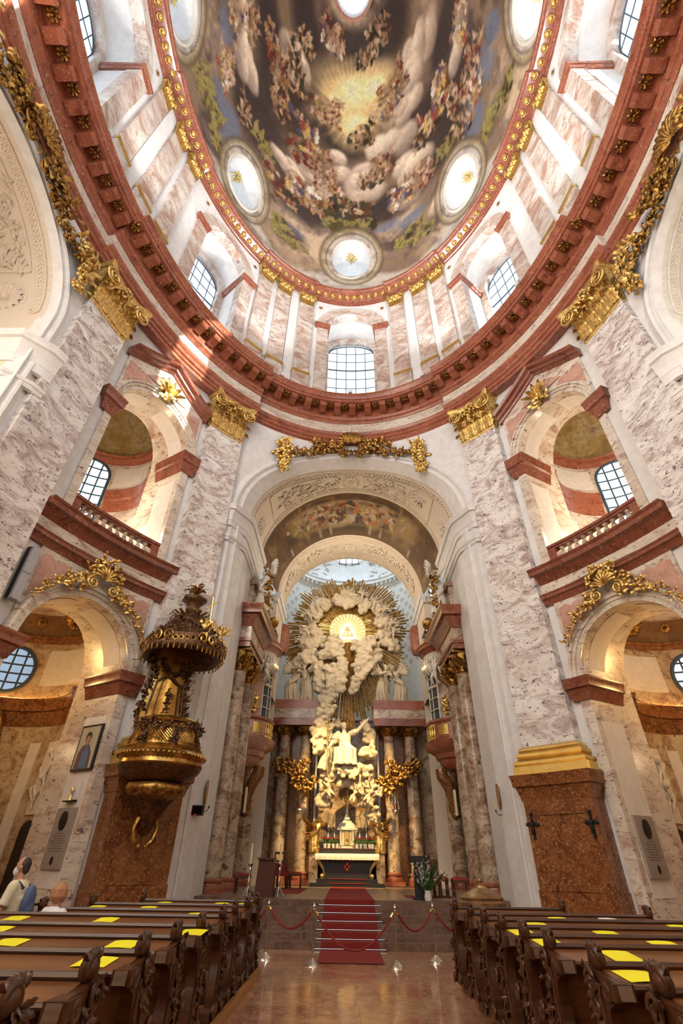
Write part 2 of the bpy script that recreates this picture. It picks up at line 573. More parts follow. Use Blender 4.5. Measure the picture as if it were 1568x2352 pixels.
M['presb_paint'] = paint_mat('presbytery_painting', ((0.30, (0.05, 0.022, 0.010)), (0.45, (0.14, 0.07, 0.025)), (0.56, (0.40, 0.25, 0.10)), (0.66, (0.22, 0.11, 0.05)), (0.78, (0.36, 0.27, 0.19))), 0.8)
# ------------------------------------------------------------------ plan of the oval nave
AX, AY, CY = 10.05, 13.37, 5.3
def P(a, off, z):
    """point on the oval: a degrees from the altar axis (+ = right), off metres outward"""
    t = rad(a)
    x, y = AX*math.sin(t), AY*math.cos(t)
    nx, ny = math.sin(t)/AX, math.cos(t)/AY
    l = math.hypot(nx, ny)
    return (x+nx/l*off, CY+y+ny/l*off, z)
def Ey(x, off=0.0):
    q = min(0.999, abs(x)/(AX+off))
    return CY+(AY+off)*math.sqrt(1-q*q)
def Bent(ac, side=1, off=0.0):
    """flat bay coordinates (s along the wall, d outward, z up) bent on to the oval"""
    N = 400
    tab = [0.0]
    step = 0.1
    A0 = ac-20.0
    p = P(A0, off, 0)
    for i in range(1, N+1):
        q = P(A0+i*step, off, 0)
        tab.append(tab[-1]+math.hypot(q[0]-p[0], q[1]-p[1])); p = q
    mid = tab[200]
    S = np.array(tab)-mid; A = A0+step*np.arange(N+1)
    def fn(s, d, z):
        a = float(np.interp(s, S, A))
        x, y, zz = P(a, off+d, z)
        return (side*x, y, zz)
    return fn
def arange(a, b, n):
    return [a+(b-a)*i/n for i in range(n+1)]
def arc_pts(cx, cz, r, n, t0=PI, t1=0.0):
    return [(cx+r*math.cos(t0+(t1-t0)*i/n), cz+r*math.sin(t0+(t1-t0)*i/n)) for i in range(n+1)]
def miter(path, closed=False):
    """left-hand normals of a plan polyline with mitre lengths"""
    m = len(path); out = []
    for i in range(m):
        ns = []
        for a, b in ((i-1, i), (i, i+1)):
            if closed or (a >= 0 and b < m):
                p, q = path[a % m], path[b % m]
                dx, dy = q[0]-p[0], q[1]-p[1]; l = math.hypot(dx, dy) or 1
                ns.append((-dy/l, dx/l))
        if len(ns) == 1:
            out.append(ns[0])
        else:
            nx, ny = ns[0][0]+ns[1][0], ns[0][1]+ns[1][1]
            k = (nx*nx+ny*ny)/2 or 1
            out.append((nx/k, ny/k))
    return out
def molding(mb, path, prof, closed=False):
    """prof (out, z) swept along a plan polyline, out to its left"""
    nm = miter(path, closed)
    st = list(range(len(path)))+([0] if closed else [])
    mb.sweep(prof, st, lambda i, p, q: (path[i][0]+nm[i][0]*p, path[i][1]+nm[i][1]*p, q), True, not closed)
    return mb
def cornice_prof(z0, z1, p0, p1, back=-0.1, steps=((0, 0), (.12, .10), (.2, .14), (.42, .40), (.5, .46), (.55, .8), (.82, .84), (.9, .96), (1, 1))):
    return [(back, z0)]+[(p0+(p1-p0)*b, z0+(z1-z0)*a) for a, b in steps]+[(back, z1)]

# ------------------------------------------------------------------ floor
b = MB(); b.add([(-16, -12, 0), (16, -12, 0), (16, 36, 0), (-16, 36, 0)], [(0, 1, 2, 3)])
struct('floor', b, M['floor'])

# ------------------------------------------------------------------ wall bays of the oval (diagonal bays with chapel arch and tribune arch)
BAY_C = 52.5
HW = 1.78                       # half width of the openings
LOW_Z = 6.5; UP_B = 10.5; UP_Z = 15.9
def strips(mb, fn, ss, d, z0, z1f, openings):
    """wall pieces; openings: (halfwidth, zbottom, zspring)"""
    for i in range(len(ss)-1):
        sa, sb = ss[i], ss[i+1]
        mid = (sa+sb)/2
        def top(s, o):
            return o[2]+math.sqrt(max(0, o[0]**2-s*s))
        lo = [z0, z0]
        cuts = []
        for o in openings:
            if abs(mid) < o[0]:
                cuts.append(((o[1], o[1]), (top(sa, o), top(sb, o))))
        for c0, c1 in cuts:
            if c0[0]-lo[0] > 1e-4:
                mb.add([fn(sa, d, lo[0]), fn(sb, d, lo[1]), fn(sb, d, c0[1]), fn(sa, d, c0[0])], [(0, 1, 2, 3)])
            lo = [c1[0], c1[1]]
        mb.add([fn(sa, d, lo[0]), fn(sb, d, lo[1]), fn(sb, d, z1f(sb)), fn(sa, d, z1f(sa))], [(0, 1, 2, 3)])
def reveal(mb, fn, hw, zb, zs, d0, d1, n=20):
    pts = [(-hw, zb), (-hw, zs)]+arc_pts(0, zs, hw, n)[1:-1]+[(hw, zs), (hw, zb)]
    dd = d1 if callable(d1) else (lambda s: d1)
    mb.grid(list(range(len(pts))), [0, 1], lambda i, u: fn(pts[int(i)][0], d0+(dd(pts[int(i)][0])-d0)*u, pts[int(i)][1]))
def archivolt(mb, fn, prof, zs, zbot=None, n=28):
    """prof (r, d): rings standing proud round an arch, with straight legs down to zbot"""
    st = []
    if zbot is not None:
        st += [('L', zbot)]
    st += [('A', PI-PI*i/n) for i in range(n+1)]
    if zbot is not None:
        st += [('R', zbot)]
    def f(t, r, d):
        if t[0] == 'A':
            return fn(r*math.cos(t[1]), d, zs+r*math.sin(t[1]))
        return fn(-r if t[0] == 'L' else r, d, t[1])
    mb.sweep(prof, st, f, True)
ROOM_C, ROOM_R, JAMB = 4.05, 2.75, 1.55
BAYS = {}
rosette_late = []
for side, nm in ((-1, 'left'), (1, 'right')):
    G_ = Bent(BAY_C, side, 0.35)
    _n = (Vector(G_(0, 1, 0))-Vector(G_(0, 0, 0))).normalized()
    def F(s, d, z, G_=G_, n_=_n):       # jambs run straight back, mouldings follow the curve
        if d <= 0:
            return G_(s, d, z)
        p = G_(s, 0, z)
        return (p[0]+n_.x*d, p[1]+n_.y*d, z)
    BAYS[side] = F
    w = MB()
    ss = [-2.75, -2.1]+arange(-HW, HW, 26)+[2.1, 3.1]
    strips(w, F, ss, 0.06, 0, lambda s: 20.4, [(HW, 0, LOW_Z), (HW, UP_B, UP_Z)])
    struct('wall_'+nm, w, M['white'])
    # marble frame standing a little proud of the plaster
    w = MB()
    def gable(s):
        return 18.55+(1.35*(1-abs(s)/2.1))*0.9 if abs(s) > 0.02 else 19.75
    ss = arange(-2.1, -HW, 2)[:-1]+arange(-HW, HW, 26)+arange(HW, 2.1, 2)[1:]
    strips(w, F, ss, -0.03, 0, gable, [(HW, 0, LOW_Z), (HW, UP_B, UP_Z)])
    for sx in (-2.1, 2.1):
        w.grid([0, 9.2, 18.55], [-0.03, 0.07], lambda z, d: F(sx, d, z))
    into = lambda s: ROOM_C-math.sqrt(ROOM_R**2-s*s)+.28
    reveal(w, F, HW, 0, LOW_Z, -0.03, into)
    reveal(w, F, HW, UP_B, UP_Z, -0.03, into)
    struct('trim_1', w, M['marble'])
    # white panels let into jambs and soffits
    p = MB()
    for sg in (-1, 1):
        for z0, z1 in ((1.1, 5.25), (11.6, 14.6)):
            p.box(0.2, 1.2, sg*(HW+0.01), sg*(HW-0.012), z0, z1, 1, lambda d, s, z: F(s, d, z))
    for zs in (LOW_Z, UP_Z):
        for t0, t1 in ((2.95, 1.75), (1.39, 0.19)):
            p.grid(arange(t0, t1, 10), [0.3, 1.1], lambda t, d: F((HW-0.012)*math.cos(t), d, zs+(HW-0.012)*math.sin(t)))
    q = struct('trim_2', p, M['panel'])
    # raised archivolt mouldings
    p = MB()
    rr = HW
    prof = [(rr, 0.0), (rr, -0.08), (rr+.15, -0.08), (rr+.16, -0.13), (rr+.27, -0.13), (rr+.28, -0.19), (rr+.36, -0.19), (rr+.38, 0.0)]
    archivolt(p, F, prof, LOW_Z); archivolt(p, F, [(r, d) for r, d in prof], UP_Z)
    struct('trim_3', p, M['marble'])
    # imposts (red) wrapping into the jamb
    p = MB()
    for z0, z1 in ((5.85, 6.5), (15.02, 15.95)):
        for sg in (-1, 1):
            pr = cornice_prof(z0, z1, 0.03, 0.26)
            path = [(sg*2.28, 0.04), (sg*2.28, -0.04), (sg*HW, -0.04), (sg*HW, JAMB)]
            if sg > 0:
                nmz = miter(path[::-1]); pp = path[::-1]
            else:
                nmz = miter(path); pp = path
            p.sweep(pr, list(range(4)), lambda i, o, z: F(pp[i][0]-nmz[i][0]*o, pp[i][1]-nmz[i][1]*o, z))
    struct('trim_4', p, M['red_dark'])
    # red spandrel panels beside both arches
    p = MB()
    for zs, zt in ((LOW_Z, 9.0), (UP_Z, 18.3)):
        for sg in (-1, 1):
            poly = [(sg*1.98, zs+1.05)]+[(sg*(HW+.46)*math.cos(t), zs+(HW+.46)*math.sin(t)) for t in arange(0.55, 1.25, 7)]+[(sg*0.95, zt-.1), (sg*1.3, zt-.02), (sg*1.5, zt-.14), (sg*1.7, zt-.02), (sg*1.98, zt-.12)]
            poly = [q for q in poly if q[1] <= zt]
            p.prism(poly, -0.02, -0.055, F)
    struct('trim_5', p, M['pink'])
    # tribune entablature: two red mouldings with a pale frieze between
    S = arange(-2.55, 2.7, 24)
    p = MB(); p.sweep(cornice_prof(9.93, 10.47, 0.06, 0.52), S, lambda s, o, z: F(s, -o, z))
    p.sweep(cornice_prof(9.14, 9.50, 0.05, 0.26), S, lambda s, o, z: F(s, -o, z))
    struct('trim_6', p, M['red_dark'])
    p = MB(); p.sweep([(-.05, 9.5), (.06, 9.5), (.06, 9.93), (-.05, 9.93)], S, lambda s, o, z: F(s, -o, z))
    struct('trim_7', p, M['marble'])
    # pediment: thing with two raking mouldings and end returns
    t = thing('pediment', 'dark red broken-edge gable pediment over the %s tribune arch' % nm, 'pediment', F(0, -0.2, 19.2), 'gables over the tribune arches')
    p = MB()
    pr = [(-.06, -0.42), (.10, -0.42), (.14, -.32), (.26, -.28), (.30, -.16), (.46, -.12), (.52, 0.02), (-.06, 0.02)]
    for sg in (-1, 1):
        p = MB()
        p.sweep(pr, arange(0, 1, 12), lambda u, o, z: F(sg*2.25*u, -o, 20.02-1.27*u+z))
        obj('raking_cornice', p, M['red_dark'], t)
    # dark panel and flower field under the gable are part of the tympanum
    p = MB(); p.prism([(-1.1, 18.32), (1.1, 18.32), (0.65, 18.75), (0, 19.1), (-0.65, 18.75)], -0.03, -0.06, F)
    obj('tympanum_panel', p, M['pink'], t)
    # balustrade
    t = thing('balustrade', 'stone balustrade with dark red rail at the %s tribune opening' % nm, 'balustrade', F(0, 0.2, UP_B), 'balustrades of the tribunes')
    p = MB(); p.sweep([(.02, 11.18), (.02, 11.24), (-.03, 11.26), (-.03, 11.36), (.36, 11.36), (.36, 11.26), (.30, 11.18)], arange(-HW, HW, 16), lambda s, o, z: F(s, o, z))
    obj('rail', p, M['red_dark'], t)
    p = MB(); p.sweep([(-.02, 10.46), (-.02, 10.60), (.34, 10.60), (.34, 10.46)], arange(-HW, HW, 16), lambda s, o, z: F(s, o, z))
    obj('base', p, M['red_dark'], t)
    for sg in (-1, 1):
        p = MB(); p.box(sg*HW, sg*(HW-.3), -.01, .33, 10.6, 11.2, 2, F); obj('end_pedestal', p, M['red_dark'], t)
    for k in range(10):
        s = -1.31+2.62*k/9
        c = F(s, 0.16, 10.6)
        p = MB(); p.lathe([(0, 0), (.10, 0), (.10, .05), (.055, .09), (.05, .12), (.10, .2), (.115, .28), (.09, .36), (.05, .44), (.055, .48), (.09, .52), (.10, .58), (0, .58)], c, 12)
        obj('baluster', p, M['marble_col'], t)
    # ---- chapel room and tribune room behind the wall: round rooms
    c0 = Vector(F(0, 0, 0)); c1 = Vector(F(0, 1, 0)); dn = (c1-c0).normalized(); tn = Vector((-dn.y, dn.x, 0))*(1 if side < 0 else -1)
    cc = c0+dn*ROOM_C
    def RR(th, r, z, cc=cc, dn=dn, tn=tn):      # th 0 = far end, + toward larger s
        q = cc+dn*(r*math.cos(th))+tn*(r*math.sin(th))
        return (q.x, q.y, z)
    BAYS[(side, 'room')] = RR
    TH = 2.437
    ths = arange(-TH, TH, 44)
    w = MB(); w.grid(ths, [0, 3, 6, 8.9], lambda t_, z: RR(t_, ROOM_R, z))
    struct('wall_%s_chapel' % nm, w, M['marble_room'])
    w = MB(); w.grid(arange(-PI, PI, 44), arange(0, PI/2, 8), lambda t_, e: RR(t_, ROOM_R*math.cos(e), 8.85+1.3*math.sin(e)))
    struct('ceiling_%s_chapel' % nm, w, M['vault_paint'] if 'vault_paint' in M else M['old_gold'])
    p = MB(); thc = arange(-TH+.13, TH-.13, 40)
    p.sweep(cornice_prof(5.55, 6.45, 0.02, 0.34), thc, lambda t_, o, z: RR(t_, ROOM_R-o, z))
    p.sweep(cornice_prof(8.62, 8.9, 0.02, 0.14), thc, lambda t_, o, z: RR(t_, ROOM_R-o, z))
    struct('trim_8', p, M['brown'])
    p = MB(); p.tube([RR(t_, ROOM_R-.12, 6.49) for t_ in arange(-1.9, 1.9, 30)], 0.018, 5)
    tag(obj('light_strip', p, M['led']), 'warm glowing light strip on the chapel cornice behind the %s arch' % nm, 'light', 'light strips on the chapel cornices')
    # pale wall panels in the chapel
    p = MB()
    for t0, t1, z0, z1 in ((-1.82, -1.0, 7.0, 8.35), (-0.1, 0.5, 7.0, 8.35), (1.02, 1.62, 7.0, 8.35), (-1.82, -1.52, 2.85, 5.0), (-1.36, -1.2, .4, 5.0), (-0.62, -0.46, .4, 5.0), (0.46, 0.62, .4, 5.0), (0.86, 1.02, .4, 5.0), (1.22, 1.52, 1.6, 5.0)):
        k = max(2, int((t1-t0)*12))
        p.box(t0, t1, 0.02, -0.05, z0, z1, k, lambda t_, o, z: RR(t_, ROOM_R+o, z))
        if z0 > 6:
            p.box(t0+.07, t1-.07, -0.05, -0.075, z0+.14, z1-.14, k, lambda t_, o, z: RR(t_, ROOM_R+o, z))
    struct('trim_9', p, M['panel'])
    for k, (th_, e_) in enumerate(((-1.30, .50), (-1.95, .45), (-.75, .45))):
        q_ = MB(); pc = RR(th_, (ROOM_R-.06)*math.cos(e_), 8.85+1.24*math.sin(e_)); cn = RR(0, 0, 7.6)
        rosette_late.append((side, k, pc, (cn[0]-pc[0], cn[1]-pc[1], cn[2]-pc[2])))
    # round-headed window of the chapel, high in the side facing the nave end
    # tribune room
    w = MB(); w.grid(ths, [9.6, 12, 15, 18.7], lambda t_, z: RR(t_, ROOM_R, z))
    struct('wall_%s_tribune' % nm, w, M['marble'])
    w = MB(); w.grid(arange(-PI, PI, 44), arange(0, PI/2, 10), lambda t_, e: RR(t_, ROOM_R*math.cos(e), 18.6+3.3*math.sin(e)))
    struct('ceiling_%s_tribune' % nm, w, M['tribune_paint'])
    w = MB(); w.grid(arange(-PI, PI, 32), [0.0, ROOM_R+.2], lambda t_, r: RR(t_, r, 9.62))
    w.add([F(-HW, -.02, 9.62), F(HW, -.02, 9.62), F(HW, 2.2, 9.62), F(-HW, 2.2, 9.62)], [(0, 1, 2, 3)])
    w.add([F(-HW, -.02, 10.46), F(HW, -.02, 10.46), F(HW, 1.3, 10.46), F(-HW, 1.3, 10.46)], [(0, 1, 2, 3)])
    struct('floor_%s_tribune' % nm, w, M['marble'])
    p = MB()
    for ta, tb in ((-TH+.13, -0.90), (-0.06, TH-.13)):
        p.sweep(cornice_prof(15.25, 16.45, 0.02, 0.26), arange(ta, tb, 24), lambda t_, o, z: RR(t_, ROOM_R-o, z))
    p.sweep(cornice_prof(18.25, 18.7, 0.02, 0.3), thc, lambda t_, o, z: RR(t_, ROOM_R-o, z))
    struct('trim_10', p, M['red'])
    p = MB()
    for t0, t1, z0, z1 in ((-1.62, -0.92, 16.8, 18.0), (0.05, 0.6, 16.8, 18.0), (1.1, 1.7, 16.8, 18.0), (-1.9, -1.55, 10.3, 14.6), (-1.3, -.95, 10.3, 14.6), (.55, .9, 10.3, 14.6), (1.2, 1.5, 10.3, 14.6)):
        k = max(2, int((t1-t0)*12))
        p.box(t0, t1, 0.02, -0.05, z0, z1, k, lambda t_, o, z: RR(t_, ROOM_R+o, z))
        if z0 > 12:
            p.box(t0+.08, t1-.08, -0.05, -0.08, z0+.18, z1-.18, k, lambda t_, o, z: RR(t_, ROOM_R+o, z))
    struct('trim_11', p, M['panel'])
# windows of chapels and tribunes, seen through the arches
WIN = [0]
def window(name_sub, fn, hw, z0, zs, d, nx, nz, pane, frame_mat, top='arch', t=0.035, heavy=None, side_frame=0.07):
    """arched (or round) window in flat coordinates (s, d, z): frame, bars and pane"""
    WIN[0] += 1
    pm = MB()
    if top == 'round':
        zc = zs; out = [(hw*math.cos(q), zc+hw*math.sin(q)) for q in arange(0, 2*PI, 32)[:-1]]
    else:
        out = [(-hw, z0), (hw, z0)]+[(hw*math.cos(q), zs+hw*math.sin(q)) for q in arange(0, PI, 20)]
    for k in range(16):
        ua, ub = -hw+2*hw*k/16, -hw+2*hw*(k+1)/16
        ha, hb = (math.sqrt(max(0, hw*hw-q*q)) for q in (ua, ub))
        la, lb_ = (zs-ha, zs-hb) if top == 'round' else (z0, z0)
        pm.add([fn(ua, d, la), fn(ub, d, lb_), fn(ub, d, zs+hb), fn(ua, d, zs+ha)], [(0, 1, 2, 3)])
    o = struct('window_%d' % WIN[0], pm, pane)
    fm = MB()
    fm.tube([fn(u, d, w) for u, w in out], side_frame, 6, closed=True)
    obj('window_frame', fm, frame_mat, o)
    bm_ = MB()
    def zt(u):
        return zs+math.sqrt(max(0, hw*hw-u*u))
    for i in range(1, nx):
        u = -hw+2*hw*i/nx
        lo = z0 if top != 'round' else 2*zs-zt(u)
        bm_.tube([fn(u, d-.03, lo), fn(u, d-.03, zt(u))], t, 5)
    H = (zs+hw)-(z0 if top != 'round' else zs-hw)
    base = z0 if top != 'round' else zs-hw
    for i in range(1, nz):
        z = base+H*i/nz
        q = hw if (top != 'round' and z < zs) else math.sqrt(max(0, hw*hw-(z-zs)**2))
        if q > 0.1:
            bm_.tube([fn(-q+2*q*k/8, d-.03, z) for k in range(9)], t*(1.9 if heavy and i == heavy else 1), 5)
    obj('window_bars', bm_, frame_mat, o)
    return o
for side in (-1, 1):
    RR = BAYS[(side, 'room')]
    f = lambda u, d, z: RR(-0.56+u/ROOM_R, ROOM_R-0.06+d, z)
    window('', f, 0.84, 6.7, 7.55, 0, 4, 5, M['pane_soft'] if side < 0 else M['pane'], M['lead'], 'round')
    f = lambda u, d, z: RR(-0.48+u/ROOM_R, ROOM_R-0.06+d, z)
    window('', f, 0.98, 14.0, 17.3, 0, 4, 8, M['pane'], M['lead'])

# ------------------------------------------------------------------ main entablature
A_END = 150
AXB = 29.5          # the diagonal bays break forward between these angles
AXC = 75.5
def brk(a):
    return 0.0 if AXB <= abs(a) <= AXC else 0.30
def ring_st(step=1.5, f=brk, lo=-A_END, hi=A_END):
    st = []
    n = int((hi-lo)/step)
    for i in range(n+1):
        st.append(lo+(hi-lo)*i/n)
    st = [(a, f(a)) for a in st]
    for e in (AXB, AXC):
        for sg in (-1, 1):
            st += [(sg*e-1e-3, f(sg*e-1e-2)), (sg*e+1e-3, f(sg*e+1e-2))]
    st.sort()
    return st
ST = ring_st()
def rsweep(prof, mat, name, st=None):
    b_ = MB(); b_.sweep(prof, st or ST, lambda t, o, z: P(t[0], t[1]-o, z))
    return struct(name, b_, mat)
rsweep([(-.5, 20.3), (0, 20.3), (0, 20.5), (.06, 20.53), (.06, 20.72), (.13, 20.76), (.13, 20.98), (.18, 21.02), (.26, 21.14), (.26, 21.2), (-.5, 21.2)], M['red'], 'trim_12')
rsweep([(-.5, 21.2), (0.02, 21.2), (0.02, 22.1), (-.5, 22.1)], M['marble'], 'trim_13')
cor = rsweep([(-.5, 22.1), (.06, 22.1), (.10, 22.2), (.22, 22.28), (.26, 22.4), (.26, 22.5), (.30, 22.92), (.98, 22.92), (1.0, 23.08), (1.05, 23.1), (1.10, 23.24), (1.20, 23.34), (1.20, 23.42), (-.5, 23.46)], M['red'], 'trim_14')
# scrolled brackets with gilded roses between them, under the cornice
angs = []
tot = 0; prev = P(-112, 0, 0); a = -112
while a < 112:
    a += 0.1
    p = P(a, 0, 0); tot += math.hypot(p[0]-prev[0], p[1]-prev[1]); prev = p
    if tot >= 0.90:
        angs.append(a); tot = 0
off0 = min(angs, key=abs)
angs = [a for a in angs if abs(a-off0) > -1]
def modillion_mb(a):
    F = Bent(abs(a), 1 if a >= 0 else -1, brk(a))
    m_ = MB()
    prof = [(-.28, 22.52), (-.36, 22.50), (-.55, 22.56), (-.70, 22.66), (-.82, 22.66), (-.90, 22.74), (-.90, 22.92), (-.28, 22.92)]
    m_.add([F(s, d, z) for s in (-.2, .2) for d, z in prof], [tuple(range(7, -1, -1)), tuple(range(8, 16))]+[(i, (i+1) % 8, 8+(i+1) % 8, 8+i) for i in range(8)])
    return m_
def rosette(mb, c, n, r, petals=6, h=0.05):
    """flower lying in the plane across n"""
    c = Vector(c); n = Vector(n).normalized()
    u = n.orthogonal().normalized(); w = n.cross(u)
    for k in range(petals):
        t = 2*PI*k/petals
        d = u*math.cos(t)+w*math.sin(t)
        mb.leaf(c+d*(r*.15), d, n, r*.85, r*.62, 0.3)
    mb.ball(c+n*h, (r*.24,)*3, 8, 5)
for i, a in enumerate(angs):
    obj('modillion', modillion_mb(a), M['red'], cor)
for a, a2 in zip(angs[:-1], angs[1:]):
    m_ = (a+a2)/2
    q = MB(); c = P(m_, brk(m_)-0.62, 22.90)
    rosette(q, c, (0, 0, -1), 0.24, 7, 0.06)
    obj('rosette', q, M['old_gold'], cor, label='gilded rosette')

# ------------------------------------------------------------------ front wall over the chancel arch and the two side arches
def arch_wall(name, a0, a1, off, xc, R0, zs, coord, n=40, mat=None):
    """plaster between the arch and the entablature; coord(a) -> distance from arch axis"""
    w = MB()
    for i in range(n):
        aa, ab = a0+(a1-a0)*i/n, a0+(a1-a0)*(i+1)/n
        def zt(a):
            u = coord(a)
            return zs+math.sqrt(max(0, R0*R0-u*u)) if abs(u) < R0 else 0.0
        w.add([P(aa, off, zt(aa)), P(ab, off, zt(ab)), P(ab, off, 20.35), P(aa, off, 20.35)], [(0, 1, 2, 3)])
    return struct(name, w, mat or M['white'])
R1, Z1 = 5.25, 14.4
arch_wall('wall_front', -32.6, 32.6, 0.25, 0, R1, Z1, lambda a: P(a, 0.25, 0)[0])
RS, ZS, YS = 3.85, 15.95, 5.0
for sg in (-1, 1):
    arch_wall('wall_side_%s' % ('left' if sg < 0 else 'right'), sg*72.5, sg*150, 0.25, 0, RS, ZS, lambda a: P(a, 0.25, 0)[1]-YS, 70)
# splayed archivolt of the chancel arch
b = MB()
prof = [(5.55, .02), (5.32, -.10), (5.26, -.14), (5.20, -.10), (5.18, -.02), (5.08, .0), (5.06, -.05), (5.0, -.05), (4.98, .08), (4.90, .2), (4.86, .38), (4.80, .5), (4.76, .62), (4.80, 1.1), (5.5, 1.1)]
def frontarch(t, r, d):
    if t[0] == 'A':
        x, z = r*math.cos(t[1]), Z1+r*math.sin(t[1])
    else:
        x, z = (-r if t[0] == 'L' else r), t[1]
    return (x, Ey(x, .25)+d, z)
b.sweep(prof, [('L', 0.0), ('L', 7.0)]+[('A', PI-PI*i/48) for i in range(49)]+[('R', 7.0), ('R', 0.0)], frontarch)
struct('trim_15', b, M['white'])
# deep soffit of the chancel arch
RI = 4.76
b = MB()
Y1 = 21.6
b.grid(arange(PI, 0, 48), [0, 1], lambda t, u: (RI*math.cos(t), (Ey(RI*math.cos(t), .25)+.6)*(1-u)+Y1*u, Z1+RI*math.sin(t)))
struct('trim_16', b, M['cream'])
b = MB()
for sg in (-1, 1):
    yf = Ey(RI, .25)+.6
    b.add([(sg*RI, yf, 0), (sg*RI, 19.35, 0), (sg*RI, 19.35, Z1), (sg*RI, yf, Z1)], [(0, 1, 2, 3)])
    b.add([(sg*RI, 19.35, 0), (sg*5.45, 19.35, 0), (sg*5.45, 19.35, 10.8), (sg*RI, 19.35, 10.8)], [(0, 1, 2, 3)])
    b.add([(sg*RI, 19.35, 10.8), (sg*RI, Y1, 10.8), (sg*RI, Y1, Z1), (sg*RI, 19.35, Z1)], [(0, 1, 2, 3)])
    b.add([(sg*5.45, 19.35, 0), (sg*5.45, 27.2, 0), (sg*5.45, 27.2, 24), (sg*5.45, 19.35, 24)], [(0, 1, 2, 3)])
struct('wall_choir', b, M['white'])
# impost of the chancel arch: stepped white bands wrapping the pier
for sg in (-1, 1):
    x0 = 5.36
    path = [(sg*5.44, Ey(5.44, .2)-.02), (sg*5.30, Ey(5.30, .2)-.1), (sg*4.80, Ey(4.8, .2)+.42), (sg*4.76, Ey(4.76, .2)+.75), (sg*4.76, Y1)]
    if sg > 0:
        path = path[::-1]
    path = path[::-1]
    b = MB()
    for z0, z1, p0, p1 in ((13.9, 14.42, .1, .34), (13.45, 13.9, .05, .12), (12.7, 12.95, .05, .14)):
        molding(b, path, cornice_prof(z0, z1, p0, p1))
    struct('trim_17', b, M['white'])
# stucco work on the soffit: two rows of interlaced rings, leaf panels and roses
def torus(mb, c, u, w, R_, r, n=14, m=6, fn=None):
    pts = [Vector(c)+Vector(u)*(R_*math.cos(2*PI*k/n))+Vector(w)*(R_*math.sin(2*PI*k/n)) for k in range(n)]
    mb.tube(pts, r, m, closed=True)
def guilloche(mb, R_, zs, yfn, t0, t1, n, size, thick=0.035, xc=0, ax='x', cx0=0.0):
    for k in range(n):
        t = t0+(t1-t0)*k/(n-1)
        n_ = Vector((math.cos(t), 0, math.sin(t)))
        tan = Vector((-math.sin(t), 0, math.cos(t)))
        c = Vector((R_*math.cos(t), yfn(t), zs+R_*math.sin(t)))-n_*0.03
        u, w = tan, Vector((0, 1, 0))
        if ax == 'y':
            c = Vector((c.y, cx0+c.x, c.z)); n_ = Vector((n_.y, n_.x, n_.z)); u = Vector((u.y, u.x, u.z)); w = Vector((w.y, w.x, w.z))
        torus(mb, c, u, w, size, thick, 12, 5)
        mb.ball(c, (thick*2.2,)*3, 6, 4)
rng = random.Random(4)
def stucco(mb, R_, zs, yc, wid, t0, t1, n, ax='x', cx0=0.0, s0=0.34, rg=rng):
    """scrolling leaf relief along an arch soffit"""
    def put(v):
        return Vector((v.y, cx0+v.x, v.z)) if ax == 'y' else v
    for k in range(n):
        t = t0+(t1-t0)*(k+.5)/n
        n_ = Vector((math.cos(t), 0, math.sin(t)))
        tan = Vector((-math.sin(t), 0, math.cos(t)))
        for j in range(3):
            c = Vector((R_*math.cos(t), yc(t)+rg.uniform(-.5, .5)*wid, zs+R_*math.sin(t)))-n_*0.02
            a_ = rg.uniform(0, 2*PI)
            d = tan*math.cos(a_)+Vector((0, 1, 0))*math.sin(a_)
            mb.leaf(put(c), put(d) - (Vector((0, cx0, 0)) if ax == 'y' else Vector()), (-put(n_)+(Vector((0, cx0, 0)) if ax == 'y' else Vector())), s0*rg.uniform(.8, 1.5), s0*.5, .35)
yc1 = lambda t: Ey(RI*math.cos(t), .25)+.6
b = MB(); guilloche(b, RI, Z1, lambda t: yc1(t)+.32, 0.12, PI-.12, 66, .17)
guilloche(b, RI, Z1, lambda t: Y1-.28, 0.05, PI-.05, 84, .13, .03)
struct('trim_18', b, M['cream'])
b = MB()
for t0, t1 in ((0.62, 1.38), (PI-.62, PI-1.38)):
    stucco(b, RI, Z1, lambda t: (yc1(t)+.5+Y1-.4)/2, 1.0, t0, t1, 26)
# panel mouldings
for ya in (0.62, ):
    for t0, t1 in ((0.5, 1.42), (PI-.5, PI-1.42)):
        pts = [(RI*math.cos(t)*.995, yc1(t)+.62, Z1+RI*.995*math.sin(t)) for t in arange(t0, t1, 14)]
        pts += [(RI*math.cos(t)*.995, Y1-.5, Z1+RI*.995*math.sin(t)) for t in arange(t1, t0, 14)]
        b.tube(pts, .035, 5, closed=True)
struct('trim_19', b, M['cream'])
b = MB()
for t in (PI/2, 0.24, PI-.24):
    n_ = Vector((-math.cos(t), 0, -math.sin(t)))
    c = Vector((RI*math.cos(t), (yc1(t)+.5+Y1-.4)/2, Z1+RI*math.sin(t)))
    rosette(b, c, n_, .5, 14, .04)
    torus(b, c, Vector((0, 1, 0)), n_.cross(Vector((0, 1, 0))), .56, .05, 22, 6)
    torus(b, c, Vector((0, 1, 0)), n_.cross(Vector((0, 1, 0))), .17, .03, 14, 5)
struct('trim_20', b, M['cream'])

